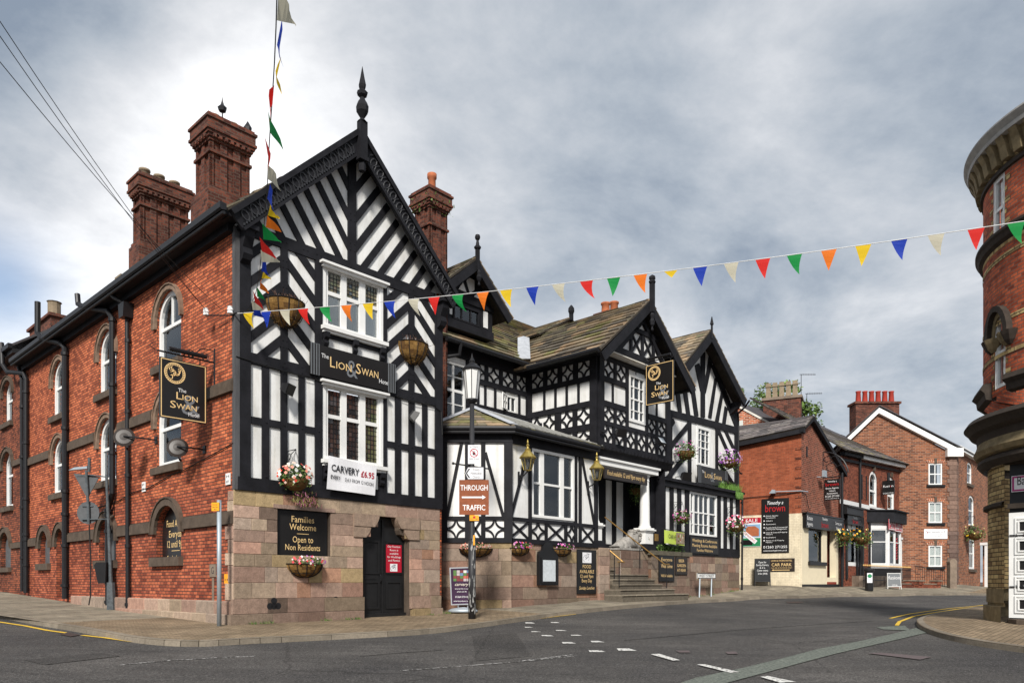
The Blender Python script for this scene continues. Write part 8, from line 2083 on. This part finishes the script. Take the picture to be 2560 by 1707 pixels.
sg=plate('sale_board','red, blue and green property sale board with a diagonal Remaining strip beside the agents board','sign',ES,s0_,s1_,s2_,s3_,.04,'banner_white',.03)
b=B();ES.box(b,s0_,s1_,s3_-.28,s3_,.07,.076);p_=b.done('red_band','crimson',sg);txt(p_,ES,'SALE',s1_-.48,s3_-.24,.20,.08,'white_letter',w=.62)
b=B();ES.box(b,s0_+.03,s1_-.03,s2_+.5,s3_-.35,.07,.076);p_=b.done('picture','skyblue',sg)
b=B();ES.box(b,s0_+.2,s1_-.1,s2_+.55,s3_-.6,.076,.08);ES.poly(b,[(s0_+.2,s3_-.6),(s1_-.1,s3_-.6),(s1_-.3,s3_-.45),(s0_+.3,s3_-.45)],.076,.08);h_=b.done('pictured_house','terracotta',p_)
b=B();ES.box(b,s0_+.02,s1_-.02,s2_+.02,s2_+.46,.07,.076);p_=b.done('green_band','sign_green',sg)
b=B();ES.box(b,s0_+.06,s0_+.55,s2_+.08,s2_+.36,.076,.08);b.done('agent_panel','sign_black',p_)
b=B();beam(b,ES,(s0_-.05,s2_+.88),(s1_-.25,s2_+.22),.22,.09,.08);p_=b.done('strip','banner_white',sg);txt(p_,ES,'2 REMAINING',(s0_+s1_)/2-.17,s2_+.50,.13,.094,'crimson',w=.85,rot=-.72)
u0,u1,z0,z1=-1.62,-.32,1.60,2.28
sg=plate('car_park_sign','dark sign reading Car Park with a gold arrow, low on the cream wall','sign',ES,u0,u1,z0,z1,.04,'sign_brown',.03,border='sign_black')
lines(sg,ES,(u0+u1)/2,0,[('LION & SWAN HOTEL',.09,2.12,1.05),('CAR PARK',.17,1.87,1.0),('FOR USE OF PATRONS ONLY',.05,1.76,1.05)],.074)
b=B();ES.poly(b,[(u0+.15,1.67),(u0+.25,1.71),(u0+.25,1.685),(u1-.25,1.685),(u1-.25,1.655),(u0+.25,1.655),(u0+.25,1.63)],.07,.074);b.done('arrow','gold_letter',sg)
def aboard(name,label,px0,px1,py0,py1,mat,frame,rows,group=None,tilt=.18,curved=False,at=None):
    bp=at or gp((px0+px1)/2,py1);Y=bp.y;k=Y/F;w_=(px1-px0)*k;h_=(py1-py0)*k;root=thing(name,label,'sign',bp[:],group)
    f=Fr((bp.x,bp.y),(.97,-.22));z_=bp.z
    def P_(u,z,o): return f.p(u,z_+z,o+ -z*tilt)
    b=B()
    for s_ in(1,-1):
        def Q_(u,z,o=0.): p=f.p(u,z_+z,0);return p+f.N*(s_*(.02+(h_-z)*tilt)+o)
        for u in(-w_/2,w_/2): b.tube([Q_(u,0),Q_(u*.93,h_)],.02 if not curved else .018,6)
        for z in(h_*.16,h_-.01): b.tube([Q_(-w_/2,z),Q_(w_/2,z)],.02,6)
    b.done('frame',frame,root)
    fa=None
    for s_ in(1,-1):
        def Q_(u,z,o=0.): p=f.p(u,z_+z,0);return p+f.N*(s_*(.02+(h_-z)*tilt)+o)
        b=B();b.prism([Q_(-w_/2,h_*.16),Q_(w_/2,h_*.16),Q_(w_/2*.94,h_-.02),Q_(-w_/2*.94,h_-.02)],f.N*.01);o=b.done('panel',mat,root)
        if s_==1: fa=o
    fo=.02+h_*tilt*.55
    for t_,hh,yy,ww,mm in rows:
        txt(fa,f,t_,0,z_+h_*yy,hh*h_,.02+(h_-h_*yy)*tilt+.02,mm,w=w_*ww)
aboard('chalk_board','black chalk A board standing on the pavement before the cream wall',1887,1924,1396,1464,'board_chalk','black_paint',[('Open for',.07,.84,.5,'white_letter'),('Sunday Carvery',.07,.74,.8,'white_letter'),('& A la',.06,.64,.35,'white_letter'),('Carte menu',.07,.54,.7,'white_letter'),('2 for £9.95',.07,.42,.6,'white_letter')])
aboard('shop_a_board','grey A board lettered fusion with a white tubular frame on the forecourt',2227,2258,1418,1458,'sign_grey','white_paint',[('fusion',.22,.62,.85,'white_letter'),('27718',.10,.20,.4,'white_letter')],curved=True,at=Vector((22.3,43.4,G(22.3,43.4))))
# hanging sign of the agents: from the gable, parallel to the side street
PA=EF.p(EF.uz(2057,1250)[0],0,0);HA=Fr((PA.x,PA.y),(UU[1],-UU[0]))
a0=HA.q('24',400,190);a1=HA.q('24',590,178);a2=HA.q('24',405,445)
u0,u1=a0[0],a1[0];z1=(a0[1]+a1[1])/2;z0=a2[1]
root=thing('hanging_sign','black estate agents hanging sign under a curled iron bracket on the brick gable','sign',HA.p(u0,z0,0)[:])
b=B();HA.box(b,u0,u1,z0,z1,-.03,.03);bd=b.done('board','sign_black',root);uc=(u0+u1)/2;W_=u1-u0;Hh=z1-z0
for t_,f_,h_,w_,m_ in(('Timothy a',.86,.09,.6,'white_letter'),('brown',.68,.17,.85,'red_letter'),('Estate Agents',.54,.08,.82,'white_letter'),('Valuers',.41,.08,.42,'white_letter'),('Auctioneers',.29,.08,.7,'white_letter'),('01260 271255',.15,.09,.9,'white_letter'),('www.timothyabrown.co.uk',.06,.04,.88,'white_letter')): txt(bd,HA,t_,uc,z0+Hh*f_,Hh*h_,.034,m_,w=W_*w_)
b=B();b.tube([HA.p(u0-.3,z1+.12,0),HA.p(u1+.1,z1+.12,0)],.035,6);b.tube([HA.p(u0-.1,z1+.12,0),HA.p(u0-.1,z1+1.5,0)],.03,6)
b.tube([HA.p(u0-.1+1.5*math.sin(t)*.9,z1+.12+1.4*math.cos(t),0) for t in[i*.16 for i in range(10)]],.035,6)
for cx_,cz,r_ in((.35,.55,.28),(.8,.4,.25),(.5,.95,.22),(.15,1.0,.2)): b.tube([HA.p(u0+cx_+r_*math.cos(t),z1+.12+cz+r_*math.sin(t)*.8,0) for t in[i*.6 for i in range(9)]],.022,5)
b.done('scroll_bracket','black_iron',root)
b=B();c=EF.p(2.1,6.65,.35);b.obox(c-EF.U*.2,EF.U*.4,EF.N*.12,Vector((0,0,.35)));b.tube([c,EF.p(2.1,6.7,.0)],.03,5);tag(b.done('floodlight','galv'),'grey floodlight on the brick gable beside the agents hanging sign','floodlight')
# fusion hanging sign
PF=EF.p(EF.uz(2199,1200)[0],0,0);HF=Fr((PF.x,PF.y),(UU[1]*.9,-UU[0]));a0=HF.q('24',1108,205);a1=HF.q('24',1255,195);a2=HF.q('24',1112,375)
u0,u1=a0[0],a1[0];z1=(a0[1]+a1[1])/2;z0=a2[1];root=thing('hanging_sign','square black fusion hanging sign on the brick row above the barber bay','sign',HF.p(u0,z0,0)[:])
b=B();HF.box(b,u0,u1,z0,z1,-.04,.04);bd=b.done('board','sign_black',root);W_=u1-u0;Hh=z1-z0;txt(bd,HF,'fusi n',(u0+u1)/2,z0+Hh*.52,Hh*.17,.045,'white_letter',w=W_*.85);txt(bd,HF,'o',u0+W_*.70,z0+Hh*.52,Hh*.17,.047,'red_letter',w=W_*.1);txt(bd,HF,'01260 27718',(u0+u1)/2,z0+Hh*.05,Hh*.09,.045,'white_letter',w=W_*.85)
b=B();b.tube([HF.p((u0+u1)/2,z1,0),HF.p((u0+u1)/2,z1+.5,0)],.09,6);b.done('bracket','black_iron',root)
# railings, bin, trough, walls, pillar on the forecourt
def fpt(px,py): return gp(px,py)
r0=EF.p(6.0,0,1.15);r1=EF.p(14.6,0,1.35)
root=thing('railings','black iron railings with gilt spear tips before the barber shop','railings',(r0.x,r0.y,G(r0.x,r0.y)))
b=B();g=B();n=52
for i in range(n+1):
    p=r0.lerp(r1,i/n);z_=G(p.x,p.y)+.05;b.tube([(p.x,p.y,z_),(p.x,p.y,1.95)],.018,4);g.lathe((p.x,p.y,1.93),[(.015,0),(.024,.05),(.0,.15)],5)
for z_ in(1.15,1.82): b.tube([Vector((r0.x,r0.y,z_)),Vector((r1.x,r1.y,z_))],.028,5)
b.done('bars','black_iron',root);g.done('spear_tip','brass',root)
bu_=EF.q('24',945,1290,1.9)[0];bp=EF.p(bu_,0,1.9);bz=G(bp.x,bp.y)
root=thing('litter_bin','black litter bin with a green and white label in front of the railings','bin',(bp.x,bp.y,bz));b=B();b.lathe((bp.x,bp.y,bz),[(.20,0),(.21,.1),(.21,1.05),(.27,1.08),(.27,1.16),(.14,1.22),(.0,1.23)],14);b.done('body','black_paint',root)
b=B();f_=Fr((bp.x,bp.y),(.95,-.3));f_.box(b,-.13,.13,bz+.45,bz+.98,.20,.22);l_=b.done('label','banner_white',root);b=B();b.lathe(f_.p(0,bz+.82,.222),[(.11,0),(.0,.01)],12,ax=f_.N);b.done('leaf_mark','sign_green',l_)
t0=gp(2150,1466);t1=gp(2238,1467)
root=thing('stone_trough','long weathered stone trough planter on the forecourt','planter',t0[:]);f_=Fr((t0.x,t0.y),(t1.x-t0.x,t1.y-t0.y));L_t=(t1-t0).length
b=B();zz0=min(t0.z,t1.z)-.1;b.block(f_.p(0,zz0,-.9),f_.U*L_t,f_.N*.9,Vector((0,0,.78)),.05,None);b.done('trough','stone_trim',root);b=B();f_.box(b,.1,L_t-.1,zz0+.78,zz0+.80,-.8,-.1);b.done('soil','room_dark',root)
t0=gp(2106,1464);t1=gp(2148,1465)
b=B();f_=Fr((t0.x,t0.y),(t1.x-t0.x,t1.y-t0.y));b.block(f_.p(0,t0.z-.1,-.7),f_.U*(t1-t0).length,f_.N*.7,Vector((0,0,.45)),.04,None);tag(b.done('stone_block','stone_dark'),'low dark stone block left of the long trough','stone block')
for i,(xa,xb,lb) in enumerate(((2242,2285,'low brown brick wall stub with stone caps just right of the fusion board'),(2296,2352,'low brown brick wall stub with stone caps nearest the stone gate pillar'))):
    t0=gp(xa,1469);t1=gp(xb,1469);f_=Fr((t0.x,t0.y),(t1.x-t0.x,t1.y-t0.y));L_t=(t1-t0).length;root=thing('low_wall',lb,'wall',t0[:],'low brick walls of the forecourt')
    b=B();f_.box(b,0,L_t,t0.z-.2,t0.z+.22,-.3,0);
    for k in(0.,L_t-.5): f_.box(b,k,k+.5,t0.z+.22,t0.z+.42,-.4,.05)
    b.done('wall','brick_row',root);b=B();f_.box(b,0,L_t,t0.z+.22,t0.z+.28,-.33,.04)
    for k in(0.,L_t-.5): f_.box(b,k-.04,k+.54,t0.z+.42,t0.z+.50,-.45,.1)
    b.done('coping','stone_trim',root)
gpp=gp(2384,1470);b=B();gz2=gpp.z;b.obox(gpp+Vector((-.22,0,-.1)),Vector((.44,0,0)),Vector((0,.4,0)),Vector((0,0,1.75)));b.prism([gpp+Vector((x,0,z)) for x,z in((-.24,1.65),(.24,1.65),(.24,1.75),(.1,1.95),(-.1,1.95),(-.24,1.75))],Vector((0,.42,0)));tag(b.done('gate_pillar','stone_trim'),'weathered stone gate pillar at the corner of the three storey brick house','pillar')
b=B();h0=EF.p(15.6,0,1.4);h1=EF.p(17.8,0,2.6)
for i in range(14):
    p=h0.lerp(h1,i/13);z_=G(p.x,p.y);b.tube([(p.x,p.y,z_),(p.x,p.y,z_+1.35-.3*i/13)],.016,4)
b.tube([Vector((h0.x,h0.y,G(h0.x,h0.y)+1.35)),Vector((h1.x,h1.y,G(h1.x,h1.y)+1.05))],.025,5);tag(b.done('handrail','black_iron'),'dark stair railing between the barber door and the tall brick house','railing')
# far baskets
def farb(fr,u,z,o,label,cols,r=.5): hangbasket(fr,u,z,o,r,label,cols,300,26,.5,fs=.06,size=.08,bracket=True,group='orange flowered baskets at the far shops')
u_,z_=EF.q('24',640,880,.5);farb(EF,u_,z_,.5,'narrow hanging basket of orange and white flowers at the agents corner downpipe',YELLOW+[(.8,.8,.7)],.45)
u_,z_=EF.q('24',855,900,.6);farb(EF,u_,z_,.6,'round hanging basket of yellow flowers left of the barber bay',YELLOW,.6)
u_,z_=SRr.q('21',1075,1065,.6);farb(SRr,u_,z_,.6,'wide hanging basket of yellow flowers on the stone quoined brick house',YELLOW,.7)
# aerials
def aerial(px,py0,py1,arm,Y,label,d=(1,.0,.05),mastr=.02):
    x=(px-CX)/F*Y;z0=CH+(CY-py1)/F*Y;z1=CH+(CY-py0)/F*Y;b=B();b.tube([(x,Y,z0-.3),(x,Y,z1)],mastr,5);d=Vector(d).normalized();L_=arm/F*Y
    b.tube([Vector((x,Y,z1))-d*.1,Vector((x,Y,z1))+d*L_],mastr*.8,4)
    for i in range(9):
        c=Vector((x,Y,z1))+d*(L_*(i+.5)/9);b.tube([c-Vector((0,.15,.05)),c+Vector((0,.15,.05))],.01,3);b.tube([c-Vector((0,0,.07)),c+Vector((0,0,.07))],.008,3)
    tag(b.done('television_aerial','wire_light' if False else 'black_iron'),label,'aerial','television aerials on the roofs')
aerial(2003,936,980,36,46.5,'taller television aerial above the five buff chimney pots',(1,0,.0));aerial(2017,984,1010,38,46.5,'lower television aerial right of the five buff chimney pots',(1,0,.03))
aerial(96,842,855,42,36,'small television aerial beside the far left brick chimney',(1,.1,-.03));aerial(330,655,662,-18,27,'tiny television aerial sticking out left of the shorter chimney stack',(-1,0,.05))
# ================================================ TREES
def tree(px,py,Y,rx,rz,zb,label,n=2600):
    c=Vector(((px-CX)/F*Y,Y,CH+(CY-py)/F*Y));gz_=G(c.x,c.y);root=thing('tree',label,'tree',(c.x,c.y,gz_),'trees behind the far roofs')
    b=B();t0=Vector((c.x,c.y,gz_));b.tube([t0,t0.lerp(c,.5)+Vector((.3,0,0)),c],[.35,.26,.12],8)
    tips=[]
    for i in range(14):
        a=R.uniform(0,6.28);e_=c+Vector((math.cos(a)*rx*R.uniform(.4,.9),math.sin(a)*rx*R.uniform(.4,.9),R.uniform(-.5,.9)*rz));s_=t0.lerp(c,R.uniform(.6,1.));b.tube([s_,s_.lerp(e_,.5)+Vector((0,0,.3)),e_],[.10,.06,.02],5);tips.append(e_)
    b.done('trunk','bark',root);b=B()
    for e_ in tips+[c+Vector((R.gauss(0,rx*.4),R.gauss(0,rx*.4),R.gauss(0,rz*.4))) for _ in range(10)]:
        k=R.uniform(.6,1.2);cc=[tuple(x*k for x in q_) for q_ in((.10,.18,.035),(.15,.25,.05),(.07,.12,.025),(.20,.28,.07))];leaves(b,e_,rx*.34,rx*.34,rz*.30,n//24,.16,cc)
    b.done('crown','leaf',root)
tree(1905,1035,62,3.2,2.2,0,'leafy green tree showing left of the five pot chimney',3600)
tree(2022,1075,60,1.1,2.2,0,'sliver of green tree showing right of the five pot chimney',1500)
# ================================================ FINISH: own origins for single mesh things
for o in list(C.objects):
    if o.type=='MESH' and o.parent is None and 'label' in o:
        co=np.empty(len(o.data.vertices)*3);o.data.vertices.foreach_get('co',co);co=co.reshape(-1,3);lo,hi=co.min(0),co.max(0)
        p=Vector(((lo[0]+hi[0])/2,(lo[1]+hi[1])/2,lo[2]));o.data.transform(Matrix.Translation(-p));o.location=p
        for ch_ in o.children: ch_.matrix_parent_inverse=Matrix.Translation(-p)
